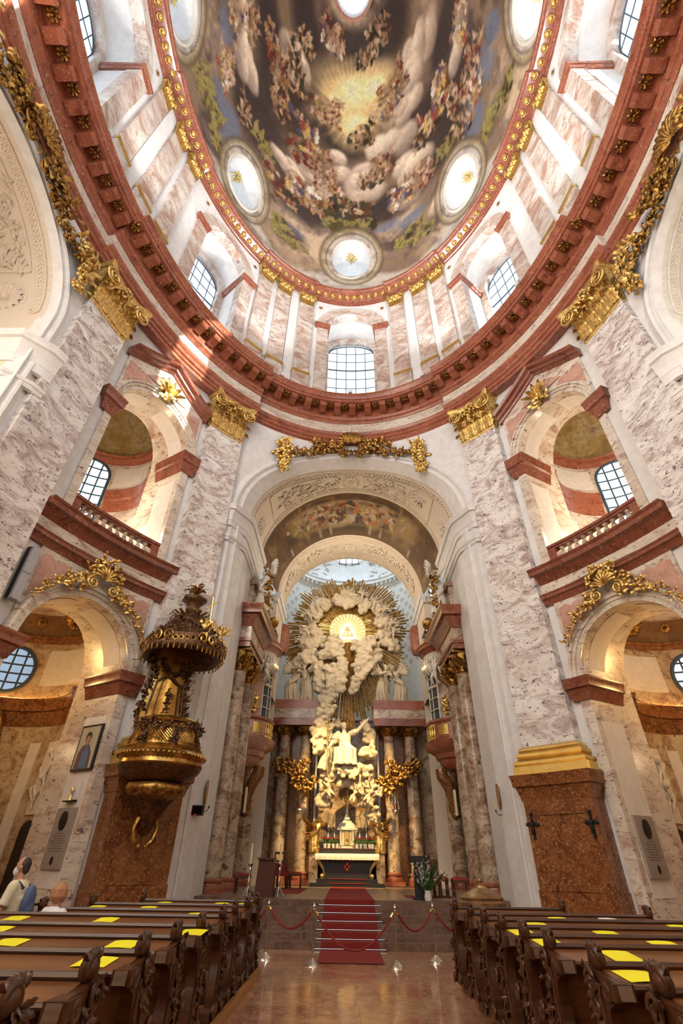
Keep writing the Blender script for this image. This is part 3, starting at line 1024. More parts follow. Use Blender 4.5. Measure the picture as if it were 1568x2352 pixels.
# side arches: splay, soffit and stucco
for sg in (-1, 1):
    def sp(t, r, d):
        if t[0] == 'A':
            y, z = YS+r*math.cos(t[1]), ZS+r*math.sin(t[1])
        else:
            y, z = YS+(r if t[0] == 'L' else -r), t[1]
        q = min(.999, abs(y-CY)/(AY+.25))
        x = (AX+.25)*math.sqrt(1-q*q)+d
        return (sg*x, y, z)
    b = MB()
    pf = [(4.15, .02), (3.92, -.10), (3.86, -.14), (3.80, -.10), (3.78, -.02), (3.70, 0), (3.68, -.05), (3.64, -.05), (3.63, .04), (3.60, .12), (3.585, .2), (3.57, .28), (3.6, 1.1), (4.1, 1.1)]
    b.sweep(pf, [('L', 0.0), ('L', 8.0)]+[('A', PI*i/44) for i in range(45)]+[('R', 8.0), ('R', 0.0)], sp)
    struct('trim_21', b, M['white'])
    b = MB()
    RJ = 3.57
    b.grid(arange(0, PI, 40), [0, 1], lambda t, u: (sg*(sp(('A', t), RJ, .25)[0]*sg*(1-u)+13.4*u), YS+RJ*math.cos(t), ZS+RJ*math.sin(t)))
    b.add([(sg*10.4, YS+RJ, 0), (sg*13.4, YS+RJ, 0), (sg*13.4, YS+RJ, ZS), (sg*10.4, YS+RJ, ZS)], [(0, 1, 2, 3)])
    b.add([(sg*10.2, YS-RJ, 0), (sg*13.4, YS-RJ, 0), (sg*13.4, YS-RJ, ZS), (sg*10.2, YS-RJ, ZS)], [(0, 1, 2, 3)])
    b.add([(sg*13.4, YS+RJ, 0), (sg*13.4, YS-RJ, 0), (sg*13.4, YS-RJ, ZS+RJ), (sg*13.4, YS+RJ, ZS+RJ)], [(0, 1, 2, 3)])
    struct('trim_22', b, M['cream'] if sg < 0 else M['sage'])
    b = MB()
    mat = M['cream'] if sg < 0 else M['sage']
    xf = lambda t: sp(('A', t), RJ, .25)[0]*sg
    for k in range(46):
        t = 0.1+2.0*k/45
        n_ = Vector((0, math.cos(t), math.sin(t)))
        tan = Vector((0, -math.sin(t), math.cos(t)))
        c = Vector((sg*(xf(t)+.36), YS+RJ*math.cos(t), ZS+RJ*math.sin(t)))-n_*.03
        torus(b, c, tan, Vector((1, 0, 0)), .16, .038, 14, 6)
        torus(b, c, tan, Vector((1, 0, 0)), .075, .03, 10, 5)
        b.ball(c, (.05, .05, .05), 6, 4)
    for t0, t1 in ((0.55, 1.5),):
        for dx in (.75, 2.3):
            b.tube([(sg*(xf(t)+dx), YS+RJ*.995*math.cos(t), ZS+RJ*.995*math.sin(t)) for t in arange(t0, t1, 16)], .05, 6)
        b.tube([(sg*(xf(t0)+dx), YS+RJ*.995*math.cos(t0), ZS+RJ*.995*math.sin(t0)) for dx in (.75, 1.5, 2.3)], .05, 6)
        rg = random.Random(9)
        for k in range(90):
            t = rg.uniform(t0+.06, t1); dx = rg.uniform(.95, 2.1)
            n_ = Vector((0, -math.cos(t), -math.sin(t))); tan = Vector((0, -math.sin(t), math.cos(t)))
            a_ = rg.uniform(0, 2*PI)
            b.leaf((sg*(xf(t)+dx), YS+RJ*math.cos(t), ZS+RJ*math.sin(t)), tan*math.cos(a_)+Vector((math.sin(a_), 0, 0)), n_, rg.uniform(.25, .5), .17, .35)
        t = .27; n_ = Vector((0, -math.cos(t), -math.sin(t)))
        c = (sg*(xf(t)+1.5), YS+RJ*math.cos(t), ZS+RJ*math.sin(t))
        rosette(b, c, n_, .62, 14, .04)
        torus(b, c, Vector((1, 0, 0)), n_.cross(Vector((1, 0, 0))), .68, .05, 24, 6)
    struct('trim_23', b, mat)
    yk = YS+RJ
    b = MB()
    for z0, z1, p0, p1 in ((14.2, 14.75, .1, .36), (13.6, 14.2, .05, .12), (12.9, 13.15, .05, .14)):
        path = [(sg*9.56, yk+.85), (sg*9.72, yk+.5), (sg*10.25, yk), (sg*13.3, yk)]
        if sg < 0:
            path = path[::-1]
        path = path[::-1] if sg < 0 else path[::-1]
        pt = [(9.56, yk+.85), (9.72, yk+.5), (10.25, yk), (13.3, yk)]
        nm = miter(pt)
        b.sweep(cornice_prof(z0, z1, p0, p1), list(range(4)), lambda i, o, z: (sg*(pt[i][0]-nm[i][0]*o*-1*-1), pt[i][1]-nm[i][1]*o, z))
    struct('trim_24', b, M['white'])

# ------------------------------------------------------------------ giant pilasters
def capital_mb(F, hw, z0, z1, rg):
    H = z1-z0
    m_ = MB()
    # bell and abacus
    pr = [(0.0, 0), (0.03, .02), (.03, .06), (0, .07), (.02, .3), (.08, .6), (.2, .84), (.24, .86)]
    def sh(t, o, z):
        s_, d_ = t
        return F(s_*(hw+o*.8), d_-o if d_ <= 0.02 else d_, z0+z*H)
    prof = pr+[(0, .86)]
    st = [(-1, .36), (-1, 0), (-.5, -.02), (0, -.02), (.5, -.02), (1, 0), (1, .36)]
    m_.sweep(pr, st, sh, closed=False)
    # concave abacus with horns
    ab = [(-1.34, .34), (-1.34, -.40), (-1.2, -.42), (-.7, -.24), (0, -.17), (.7, -.24), (1.2, -.42), (1.34, -.40), (1.34, .34)]
    m_.add([F(s_*hw*1.0, d_*1.2, z0+H*z) for z in (.875, .93, 1.0) for s_, d_ in [(s*(1.0 if z > .9 else .94), d*(1.0 if z > .9 else .86)) for s, d in ab]],
           [(k+9*r_, k+1+9*r_, k+10+9*r_, k+9+9*r_) for r_ in (0, 1) for k in range(8)]+[tuple(range(8, -1, -1)), tuple(range(18, 27))])
    return m_
def acanthus(mb, F, s0, d0, z0, L, w, curl=.30, lean=.12):
    """broad lobed leaf lying against the bell and rolling over at its tip"""
    NU, NV = 8, 10
    def pt(u, v):
        lob = 1+.16*math.cos(v*PI*6.5)
        hwid = w*.5*(.62+.5*math.sin(PI*min(1, v*.9+.12)))*lob*(1 if v < .85 else (1-v)*4+.4)
        roll = max(0, v-.66)/.34
        dz = L*(v if v < .66 else .66+.34*math.sin(roll*PI*.62)*.62)
        out = lean*L*v+curl*L*(roll**1.6)+.05*w*(1-u*u)-.05*w*abs(math.sin(u*PI*1.5))
        return F(s0+u*hwid, d0-out, z0+dz-.10*L*abs(u)*roll)
    mb.grid(arange(-1, 1, NU), arange(0, 1, NV), pt)
    mb.tube([pt(0, v) for v in arange(0, .95, 6)], [w*.05, w*.05, w*.045, w*.04, w*.04, w*.04, w*.05], 5)
def leaf_tier(F, hw, z0, H, n, zb, L, rg, dep=-.05):
    m_ = MB()
    for k in range(n):
        s_ = (-1+2*(k+.5)/n)*hw
        acanthus(m_, F, s_, dep, z0+zb*H, L*H*rg.uniform(.96, 1.04), 2.25*hw/n)
    return m_
def volute(F, s0, z0, r, sgn, d=-.30, turns=2.2, thick=.05):
    m_ = MB()
    pts = []; rr = []
    n = int(18*turns)
    for i in range(n+1):
        t = i/n
        a_ = PI/2+sgn*2*PI*turns*t
        q = r*(1-.86*t)
        pts.append(F(s0+q*math.cos(a_), d-.05*t, z0+q*math.sin(a_))); rr.append(thick*(1-.4*t))
    m_.tube(pts, rr, 7)
    m_.ball(F(s0, d-.07, z0), (r*.16,)*3, 8, 5)
    return m_
def pilaster(a0, a1, side, label, group, ped=True, seed=1):
    ac = (a0+a1)/2
    F = Bent(ac, side, 0.0)
    p0 = P(a0, 0, 0); p1 = P(a1, 0, 0)
    hw = math.hypot(p0[0]-p1[0], p0[1]-p1[1])/2
    base = F(0, 0, 0)
    t = thing('pilaster', label, 'pilaster', base, group)
    rg = random.Random(seed)
    b = MB(); b.box(-hw, hw, 0, .5, 4.6, 18.2, 4, F); obj('shaft', b, M['marble_cool'], t)
    c = obj('capital', capital_mb(F, hw, 18.15, 20.32, rg), M['gold'], t, 50, 'gilded capital with acanthus leaves and volutes')
    b = leaf_tier(F, hw, 18.15, 2.15, 4, .07, .40, rg)
    b2 = leaf_tier(F, hw*.98, 18.15, 2.15, 5, .30, .44, rg, -.02)
    b.add(b2.v, b2.f)
    for k in range(34):
        s_ = rg.uniform(-1, 1)*hw*1.05
        p = Vector(F(s_, -.14, 18.15+2.15*rg.uniform(.58, .84))); out = (Vector(F(s_, -1.2, p.z))-p).normalized()
        b.leaf(p, out*.6+Vector((rg.uniform(-1, 1), rg.uniform(-1, 1), rg.uniform(-.2, 1))), out, .3, .2, .2)
    for sd in (-1, 1):
        for k in range(2):
            acanthus(b, lambda u, d, z: F(sd*(hw-d), .18+u, z), 0, 0, 18.15+2.15*(.07+.25*k), .85, .42)
    sub('acanthus_leaves', b, M['gold'], c, t, 78)
    for sg in (-1, 1):
        sub('volute', volute(F, sg*hw*.92, 19.70, .38, -sg, -.40, 2.2, .07), M['gold'], c, t, 78)
    b = MB(); pt = F(0, -.34, 20.05)
    rosette(b, pt, Vector(F(0, -1, 20.05))-Vector(F(0, 0, 20.05)), .24, 8, .06)
    sub('flower', b, M['gold'], c, t, 78)
    b = MB(); pf = [(-.5, 3.92), (.30, 3.92), (.30, 4.16), (.24, 4.18), (.27, 4.22), (.27, 4.30), (.18, 4.34), (.12, 4.40), (.18, 4.44), (.18, 4.52), (.09, 4.56), (.11, 4.62), (.09, 4.68), (.0, 4.74), (-.5, 4.74)]
    path = [(-hw, .4), (-hw, 0), (0, 0), (hw, 0), (hw, .4)]; nm = miter(path)
    b.sweep(pf, range(5), lambda i, o, z: F(path[i][0]-nm[i][0]*-o*-1, path[i][1]-nm[i][1]*o, z))
    obj('base', b, M['gold_plain'], t, 35, 'gilded moulded base')
    h2 = hw+.16
    path = [(-h2, .4), (-h2, -.28), (0, -.28), (h2, -.28), (h2, .4)]; nm = miter(path)
    sw = lambda pf: MB().sweep(pf, range(5), lambda i, o, z: F(path[i][0]-nm[i][0]*o, path[i][1]-nm[i][1]*o, z))
    obj('pedestal_cornice', sw(cornice_prof(3.25, 3.92, .03, .24)), M['brown'], t)
    b = MB(); b.box(-h2, h2, -.28, .5, 1.2, 3.3, 4, F)
    obj('pedestal', b, M['brown'], t)
    b = MB(); b.box(-h2-.03, h2+.03, -.31, .5, 0, 1.2, 4, F); obj('plinth', b, M['brown'], t)
    # raised border round the sunk panel
    b = MB()
    x_, z0, z1 = h2-.28, 1.22, 2.9
    b.add([F(u, -.30, z) for u, z in ((-h2, 1.2), (h2, 1.2), (h2, 3.25), (-h2, 3.25), (-x_, z0), (x_, z0), (x_, z1), (-x_, z1))]+
          [F(u, -.275, z) for u, z in ((-x_, z0), (x_, z0), (x_, z1), (-x_, z1))],
          [(0, 1, 5, 4), (1, 2, 6, 5), (2, 3, 7, 6), (3, 0, 4, 7), (4, 5, 9, 8), (5, 6, 10, 9), (6, 7, 11, 10), (7, 4, 8, 11)])
    obj('panel_border', b, M['brown'], t)
    return t, F, hw
PIL = {}
PIL['fr'] = pilaster(32.5, 41.3, 1, 'marble giant pilaster right of the chancel arch, with gold base on brown pedestal', 'giant pilasters', seed=1)
PIL['fl'] = pilaster(32.5, 41.3, -1, 'marble giant pilaster left of the chancel arch, behind the pulpit', 'giant pilasters', seed=2)
PIL['br'] = pilaster(64.8, 73.2, 1, 'marble giant pilaster at the right picture edge beyond the right tribune', 'giant pilasters', seed=3)
PIL['bl'] = pilaster(64.8, 73.2, -1, 'marble giant pilaster at the left picture edge beyond the left tribune', 'giant pilasters', seed=4)

# plain entrance end of the oval, behind the visitor
b = MB(); b.grid(arange(112, 248, 40), [0, 13.2], lambda a, z: P(a, .25, z))
struct('wall_back', b, M['marble_room'])
# ------------------------------------------------------------------ drum
KD = 0.33                                  # drum wall lies inside the oval of the frieze
def D(a, d, z):
    return P(a, -KD+d, z)
def Dm(s_deg):                             # metres per degree at an angle
    p, q = D(s_deg-.5, 0, 0), D(s_deg+.5, 0, 0)
    return math.hypot(p[0]-q[0], p[1]-q[1])
WINS = [0, 51.6, -51.6, 97.5, -97.5]
WHW = 1.62
DB, DT = 23.45, 33.7
def DF(ac):
    return Bent(abs(ac), 1 if ac >= 0 else -1, -KD)
spans = sorted(WINS)
cut = []
for ac in spans:
    h = WHW/Dm(ac)
    cut.append((ac-h-4.6, ac+h+4.6, ac))
edges = [-A_END]+[e for c in cut for e in c[:2]]+[A_END]
w = MB()
for i in range(0, len(edges), 2):
    n = max(4, int((edges[i+1]-edges[i])/1.5))
    w.grid(arange(edges[i], edges[i+1], n), [0, 1], lambda a, u: D(a, 0, DB+(DT-DB)*u))
for e0, e1, ac in cut:
    F = DF(ac)
    sa = lambda a: (abs(a)-abs(ac))*Dm(ac)*(1 if ac else (1 if a >= 0 else -1))
    half = 4.6*Dm(ac)+WHW
    ss = [-half-.12]+arange(-WHW, WHW, 22)+[half+.12]
    strips(w, F, ss, 0, DB, lambda s: DT, [(WHW, DB, 30.85)])
struct('wall_drum', w, M['white'])
def smooth_strip(a0, a1, d, z0, z1, n=4):
    b_ = MB(); b_.box(a0, a1, d, .2, z0, z1, n, lambda a, dd, z: D(a, dd, z)); return b_
for i, ac in enumerate(WINS):
    F = DF(ac)
    # reveal running out through the thick wall
    b = MB(); reveal(b, F, WHW, DB, 30.85, -.05, 2.3, 24)
    struct('trim_25', b, M['white'])
    # marble surround with pilaster strips and arch, marble band next to the glass
    b = MB()
    for sg in (-1, 1):
        b.box(sg*WHW, sg*(WHW+.72), -.10, .15, DB, 30.3, 3, F)
        b.box(sg*(WHW-.04), sg*WHW, -.10, .55, DB, 30.3, 1, F)
    archivolt(b, F, [(WHW-.04, .5), (WHW-.04, -.10), (WHW+.62, -.10), (WHW+.66, -.02), (WHW+.66, .12)], 30.85, 30.6)
    pf = [(WHW-.36, 2.2), (WHW-.36, 1.85), (WHW+.02, 1.80), (WHW+.02, 2.2)]
    archivolt(b, F, pf, 30.85, DB)
    struct('trim_26', b, M['marble_drum'])
    b = MB()
    for sg in (-1, 1):
        pr_ = cornice_prof(30.28, 30.72, .02, .13)
        pt = [(WHW+.78, .1), (WHW+.78, -.12), (WHW-.06, -.12), (WHW-.06, 2.0)]
        nm = miter(pt)
        b.sweep(pr_, range(4), lambda k, o, z: F(sg*(pt[k][0]+nm[k][0]*o), pt[k][1]+nm[k][1]*o, z))
    struct('trim_27', b, M['red_dark'])
    window('', F, 1.28, DB, 30.7, 2.2, 5, 9, M['pane'], M['lead'], 'arch', .028, 6, .06)
    # small gilded roses in the spandrels
    for sg in (-1, 1):
        b = MB(); c = F(sg*(WHW+.55), -.06, 32.75); c2 = F(sg*(WHW+.55), -1, 32.75)
        rosette(b, c, Vector(c2)-Vector(c), .16, 6, .05)
        side_txt = ['the middle drum window', 'the near right drum window', 'the near left drum window', 'the far right drum window', 'the far left drum window'][i]
        tag(obj('spandrel_rosette', b, M['old_gold']), 'small gilded rosette at the %s of %s' % ('right' if sg > 0 else 'left', side_txt), 'rosette', 'drum spandrel rosettes')
# drum pilasters with gilded capitals
def drum_pil(a0, a1, label):
    ac = (a0+a1)/2
    F = DF(ac)
    hw = abs(a1-a0)/2*Dm(ac)*.97
    t = thing('drum_pilaster', label, 'pilaster', F(0, 0, DB), 'pilasters round the drum')
    b = MB(); b.box(-hw, hw, -.16, .2, 25.0, 32.4, 2, F); obj('shaft', b, M['marble_drum'], t)
    b = MB(); b.box(-hw-.05, hw+.05, -.22, .2, DB, 24.9, 2, F); obj('pedestal', b, M['marble_drum'], t)
    b = MB()
    b.sweep([(-.1, 24.9), (.14, 24.9), (.14, 25.02), (.08, 25.06), (.08, 25.14), (0, 25.2), (-.1, 25.2)], [-hw-.08, 0, hw+.08], lambda s, o, z: F(s, -.16-o, z))
    obj('base', b, M['gold_plain'], t, label='gilded base')
    rg = random.Random(int(abs(ac)*7))
    b = capital_mb(lambda s, d, z: F(s, d*.5-.16, z), hw*.98, 32.4, 33.62, rg)
    for k in range(3):
        acanthus(b, F, (-.66+.66*k)*hw, -.18, 32.44, .62, .72*hw)
    for k in range(2):
        acanthus(b, F, (-.34+.68*k)*hw, -.18, 32.75, .6, .72*hw)
    for sg in (-1, 1):
        v_ = volute(F, sg*hw*.9, 33.22, .2, -sg, -.36, 1.6, .04); b.add(v_.v, v_.f)
    obj('capital', b, M['gold'], t, 50, label='gilded leafy capital')
PA = [(15.9, 21.6, 'first marble drum pilaster %s of the middle window, gilt capital'), (25.6, 31.2, 'second marble drum pilaster %s of the middle window, gilt capital'),
      (33.2, 38.6, 'third marble drum pilaster %s of the middle window, gilt capital'),
      (67.6, 71.8, 'marble drum pilaster above the near %s drum window, gilt capital'), (73.8, 78.2, 'marble drum pilaster midway between the two %s drum windows'), (81.8, 85.8, 'marble drum pilaster beside the far %s drum window')]
for a0, a1, lb in PA:
    drum_pil(a0, a1, lb % 'right'); drum_pil(-a0, -a1, lb % 'left')
# broad white lesenes between the coupled pilasters
for a0, a1 in ((22.0, 25.2), (78.6, 81.4)):
    for sg in (-1, 1):
        b = smooth_strip(sg*a0, sg*a1, -.05, DB, 33.6); struct('trim_28', b, M['white'])
b = MB(); n_ = MB()
# upper cornice of the drum with a row of gilded bosses
def brk2(a):
    a = abs(a)
    return 0.0 if (15.2 < a < 39.4 or 67 < a < 86.6) else .16
ST2 = []
for k in range(0, 2*A_END*2+1):
    a = -A_END+k*.5
    ST2.append((a, brk2(a)))
def dsweep(prof, mat, name):
    b_ = MB(); b_.sweep(prof, ST2, lambda t, o, z: D(t[0], -o+t[1]*.9, z)); return struct(name, b_, mat)
dsweep([(-.4, 33.6), (.20, 33.6), (.20, 33.76), (.26, 33.78), (.26, 33.94), (.30, 33.96), (-.4, 33.96)], M['red_dark'], 'trim_29')
bos = dsweep([(-.4, 33.96), (.28, 33.96), (.34, 34.04), (.36, 34.14), (.62, 34.22), (.74, 34.24), (.78, 34.36), (.86, 34.42), (.90, 34.56), (-.4, 34.6)], M['red_dark'], 'trim_30')
tot = 0; prev = D(-112, -.5, 0); a = -112; q_ = []
while a < 112:
    a += .05
    p = D(a, -.5, 0); tot += math.hypot(p[0]-prev[0], p[1]-prev[1]); prev = p
    if tot >= .50:
        q_.append(a); tot = 0
q_ = sorted(q_, key=abs)[:98]
for a in q_:
    b = MB(); c = D(a, -.50+brk2(a)*.9, 34.10); b.ball(c, (.13, .13, .10), 8, 6)
    torus(b, (c[0], c[1], c[2]+.02), (1, 0, 0), (0, 1, 0), .15, .03, 10, 5)
    obj('gilded_boss', b, M['gold'], bos, label='gilded boss')

# ------------------------------------------------------------------ dome with its painting
DK, DZ0, DH, DN = 0.935, 34.5, 18.5, 1.63
OC_R = 0.15
def dome_kz(t):
    """t 0 at the springing .. 1 at the lantern ring"""
    phi = t*(PI/2)
    k = DK*max(0.0, math.cos(phi))**(2/DN); z = DZ0+DH*math.sin(phi)**(2/DN)
    return k, z
def dome_pt(a, t, d=0.0):
    k, z = dome_kz(t)
    return (AX*k*math.sin(rad(a)), CY+AY*k*math.cos(rad(a))-1.0*t*t, z+d)

# composition of the dome painting: (angle, height, half width, half height in metres, kind of passage)
FRESCO = [(2.8, 0.668, 3.24, 2.55, 'G'), (2.4, 0.581, 2.06, 1.91, 'G'), (-17.0, 0.628, 1.42, 1.52, 'G'), (24.8, 0.663, 1.82, 1.44, 'G'), (-74.7, 0.698, 3.87, 1.32, 'D'), (-8.6, 0.797, 2.99, 1.01, 'D'), (64.2, 0.73, 2.46, 1.61, 'D'), (-60.4, 0.5, 2.89, 2.61, 'D'), (-58.0, 0.367, 2.5, 2.57, 'D'), (-71.7, 0.359, 2.11, 1.99, 'D'), (44.1, 0.462, 2.7, 1.89, 'D'), (53.1, 0.347, 2.94, 1.85, 'D'), (72.2, 0.393, 2.6, 1.98, 'D'), (17.7, 0.323, 2.57, 1.55, 'D'), (-25.6, 0.296, 2.72, 1.54, 'D'), (-81.9, 0.534, 2.98, 1.27, 'D'), (80.5, 0.496, 2.94, 1.3, 'D'), (-2.9, 0.534, 2.75, 1.35, 'D'), (-21.5, 0.407, 2.26, 1.25, 'C'), (-39.4, 0.366, 1.79, 1.01, 'C'), (-11.5, 0.467, 1.75, 1.45, 'C'), (11.7, 0.415, 2.46, 1.85, 'C'), (30.1, 0.321, 2.52, 1.49, 'C'), (41.0, 0.379, 2.26, 1.67, 'C'), (29.3, 0.488, 2.0, 1.67, 'C'), (-12.2, 0.362, 2.11, 1.16, 'C'), (-58.7, 0.602, 1.79, 1.52, 'C'), (67.0, 0.587, 2.33, 1.71, 'C'), (49.5, 0.548, 1.78, 1.42, 'C'), (-79.8, 0.4, 2.11, 1.32, 'C'), (82.5, 0.418, 2.03, 1.27, 'C'), (-83.0, 0.411, 2.61, 1.27, 'C'), (49.9, 0.225, 2.0, 1.35, 'C'), (-67.7, 0.233, 1.23, 1.64, 'B'), (-74.9, 0.226, 1.24, 1.19, 'B'), (67.9, 0.27, 1.16, 1.59, 'B'), (80.3, 0.299, 0.96, 1.33, 'B'), (-62.4, 0.238, 1.18, 0.86, 'B'), (30.8, 0.241, 1.49, 0.55, 'B'), (18.8, 0.262, 1.11, 0.41, 'B'), (-32.0, 0.201, 1.75, 0.48, 'B'), (-88.5, 0.344, 1.08, 0.78, 'B'), (89.3, 0.299, 0.73, 0.96, 'B'), (61.0, 0.257, 0.93, 1.16, 'B'), (-74.3, 0.525, 1.73, 0.91, 'F'), (-58.7, 0.532, 1.89, 1.17, 'F'), (-57.2, 0.595, 1.77, 1.04, 'K'), (-55.9, 0.471, 1.21, 0.82, 'F'), (-38.1, 0.48, 1.91, 1.26, 'W'), (-30.6, 0.444, 2.0, 1.19, 'F'), (-18.9, 0.46, 1.11, 1.23, 'F'), (-41.1, 0.302, 1.84, 1.21, 'F'), (-27.4, 0.346, 1.83, 0.9, 'W'), (-15.9, 0.408, 1.08, 1.11, 'F'), (-28.0, 0.595, 1.13, 1.04, 'F'), (-15.7, 0.601, 0.53, 1.09, 'F'), (-12.0, 0.349, 1.76, 0.88, 'Y'), (-1.8, 0.345, 2.04, 0.88, 'K'), (-21.6, 0.326, 1.51, 0.77, 'F'), (7.8, 0.555, 1.32, 1.06, 'K'), (40.8, 0.605, 1.64, 1.28, 'F'), (32.9, 0.593, 0.97, 1.04, 'W'), (59.4, 0.439, 1.94, 1.23, 'W'), (66.5, 0.433, 1.01, 1.17, 'F'), (52.1, 0.421, 1.69, 0.92, 'K'), (21.2, 0.448, 1.19, 0.99, 'F'), (14.7, 0.423, 1.46, 0.66, 'K'), (36.8, 0.33, 1.52, 1.26, 'F'), (27.9, 0.331, 1.21, 1.12, 'W'), (43.5, 0.331, 0.93, 1.0, 'F'), (-38.7, 0.788, 1.06, 0.85, 'F'), (-62.0, 0.668, 1.06, 0.6, 'K'), (46.9, 0.768, 1.33, 0.85, 'K'), (-37.6, 0.763, 1.45, 0.37, 'W'), (26.7, 0.745, 1.42, 0.39, 'K'), (-89.5, 0.388, 1.07, 1.16, 'W'), (-85.0, 0.459, 1.04, 0.83, 'F'), (86.9, 0.432, 1.1, 1.22, 'W'), (80.3, 0.355, 1.06, 1.12, 'F'), (67.4, 0.361, 1.13, 1.04, 'F'), (-79.1, 0.305, 0.99, 1.34, 'W'), (74.3, 0.308, 0.84, 1.22, 'W'), (-66.2, 0.321, 1.07, 1.04, 'K'), (63.5, 0.299, 1.14, 1.12, 'K'), (-76.9, 0.188, 1.86, 1.2, 'Y'), (-82.8, 0.167, 0.93, 0.64, 'Y'), (77.2, 0.176, 1.98, 1.19, 'Y'), (-30.2, 0.178, 1.7, 1.09, 'Y'), (29.2, 0.184, 1.76, 1.06, 'Y'), (-1.7, 0.289, 2.36, 0.33, 'Y'), (-54.6, 0.334, 1.48, 0.62, 'Y'), (56.2, 0.316, 1.5, 0.59, 'Y'), (68.8, 0.189, 0.88, 0.8, 'Y'), (-67.5, 0.147, 0.94, 0.56, 'Y')]
NA, NT = 760, 250
A_LO, A_HI = -180.0, 180.0
TT = np.linspace(0, 0.862, NT)
AA = np.linspace(A_LO, A_HI, NA)
tg, ag = np.meshgrid(TT, AA)          # (NA, NT)
phi = tg*PI/2
kg = DK*np.cos(phi)**(2/DN); zg = DZ0+DH*np.sin(phi)**(2/DN)
xg = AX*kg*np.sin(np.radians(ag)); yg = CY+AY*kg*np.cos(np.radians(ag))-1.0*tg*tg
nr = np.random.default_rng(7)
def vnoise(px, py, pz, scale, seed):
    """smooth value noise in space"""
    r = np.random.default_rng(seed)
    G = r.random((32, 32, 32))
    X, Y, Z = px*scale, py*scale, pz*scale
    i, j, k = np.floor(X).astype(int), np.floor(Y).astype(int), np.floor(Z).astype(int)
    fx, fy, fz = X-i, Y-j, Z-k
    fx, fy, fz = (f*f*(3-2*f) for f in (fx, fy, fz))
    def g(a, b_, c_):
        return G[(i+a) % 32, (j+b_) % 32, (k+c_) % 32]
    return ((g(0, 0, 0)*(1-fx)+g(1, 0, 0)*fx)*(1-fy)+(g(0, 1, 0)*(1-fx)+g(1, 1, 0)*fx)*fy)*(1-fz) + \
           ((g(0, 0, 1)*(1-fx)+g(1, 0, 1)*fx)*(1-fy)+(g(0, 1, 1)*(1-fx)+g(1, 1, 1)*fx)*fy)*fz
def fbm(scale, seed, oct_=4):
    s_ = 0; a_ = 1; t_ = 0
    for o in range(oct_):
        s_ = s_+a_*vnoise(xg+50, yg+50, zg, scale*2**o, seed+o); t_ += a_; a_ *= .55
    return s_/t_
n1 = fbm(.30, 11); n2 = fbm(.7, 31); n3 = fbm(1.6, 51, 3)
def lerp(c, d, f):
    return c+(np.asarray(d)-c)*f[..., None]
C = np.zeros(xg.shape+(3,))+np.array((0.30, 0.205, 0.135))
C = lerp(C, (0.50, 0.38, 0.27), np.clip((n1-.46)*5, 0, 1))
C = lerp(C, (0.135, 0.090, 0.075), np.clip((.45-n2)*5, 0, .85))
C = lerp(C, (0.26, 0.19, 0.18), np.clip((n3-.52)*4, 0, .6))
def local(a, t):
    """metres from a point of the vault, across and up"""
    k0, z0 = dome_kz(t)
    dm = math.hypot(AX*k0*math.cos(rad(a)), AY*k0*math.sin(rad(a)))*PI/180
    k1, z1 = dome_kz(min(.95, t+.01)); km, zm = dome_kz(max(.001, t-.01))
    rr = math.hypot(AX*math.sin(rad(a)), AY*math.cos(rad(a)))
    up_ = math.hypot((km-k1)*rr, z1-zm)/.02
    return (ag-a)*dm, (tg-t)*up_
def blobf(u, w, ru, rw, soft=1.0, jit=None):
    q = (u/ru)**2+(w/rw)**2
    if jit is not None:
        q = q*(0.5+1.0*jit)
    return np.clip((1.0-q)/soft+.0, 0, 1)
order = 'DCBGSYKFW'
PALS = {'F': [(.30, .05, .035), (.36, .14, .05), (.24, .05, .05), (.40, .25, .10), (.38, .27, .19)],
        'W': [(.60, .53, .45), (.48, .34, .24), (.14, .12, .22), (.40, .10, .07), (.55, .38, .14)],
        'K': [(.08, .05, .03), (.10, .09, .05), (.16, .08, .03), (.09, .10, .07), (.22, .10, .04)],
        'Y': [(.24, .19, .06), (.15, .125, .04), (.34, .28, .10), (.09, .075, .03), (.28, .24, .12)]}
SKIN = [(.44, .29, .19), (.36, .21, .13), (.52, .38, .27)]
fj = np.clip((n3-.5)*2+.5, 0, 1)
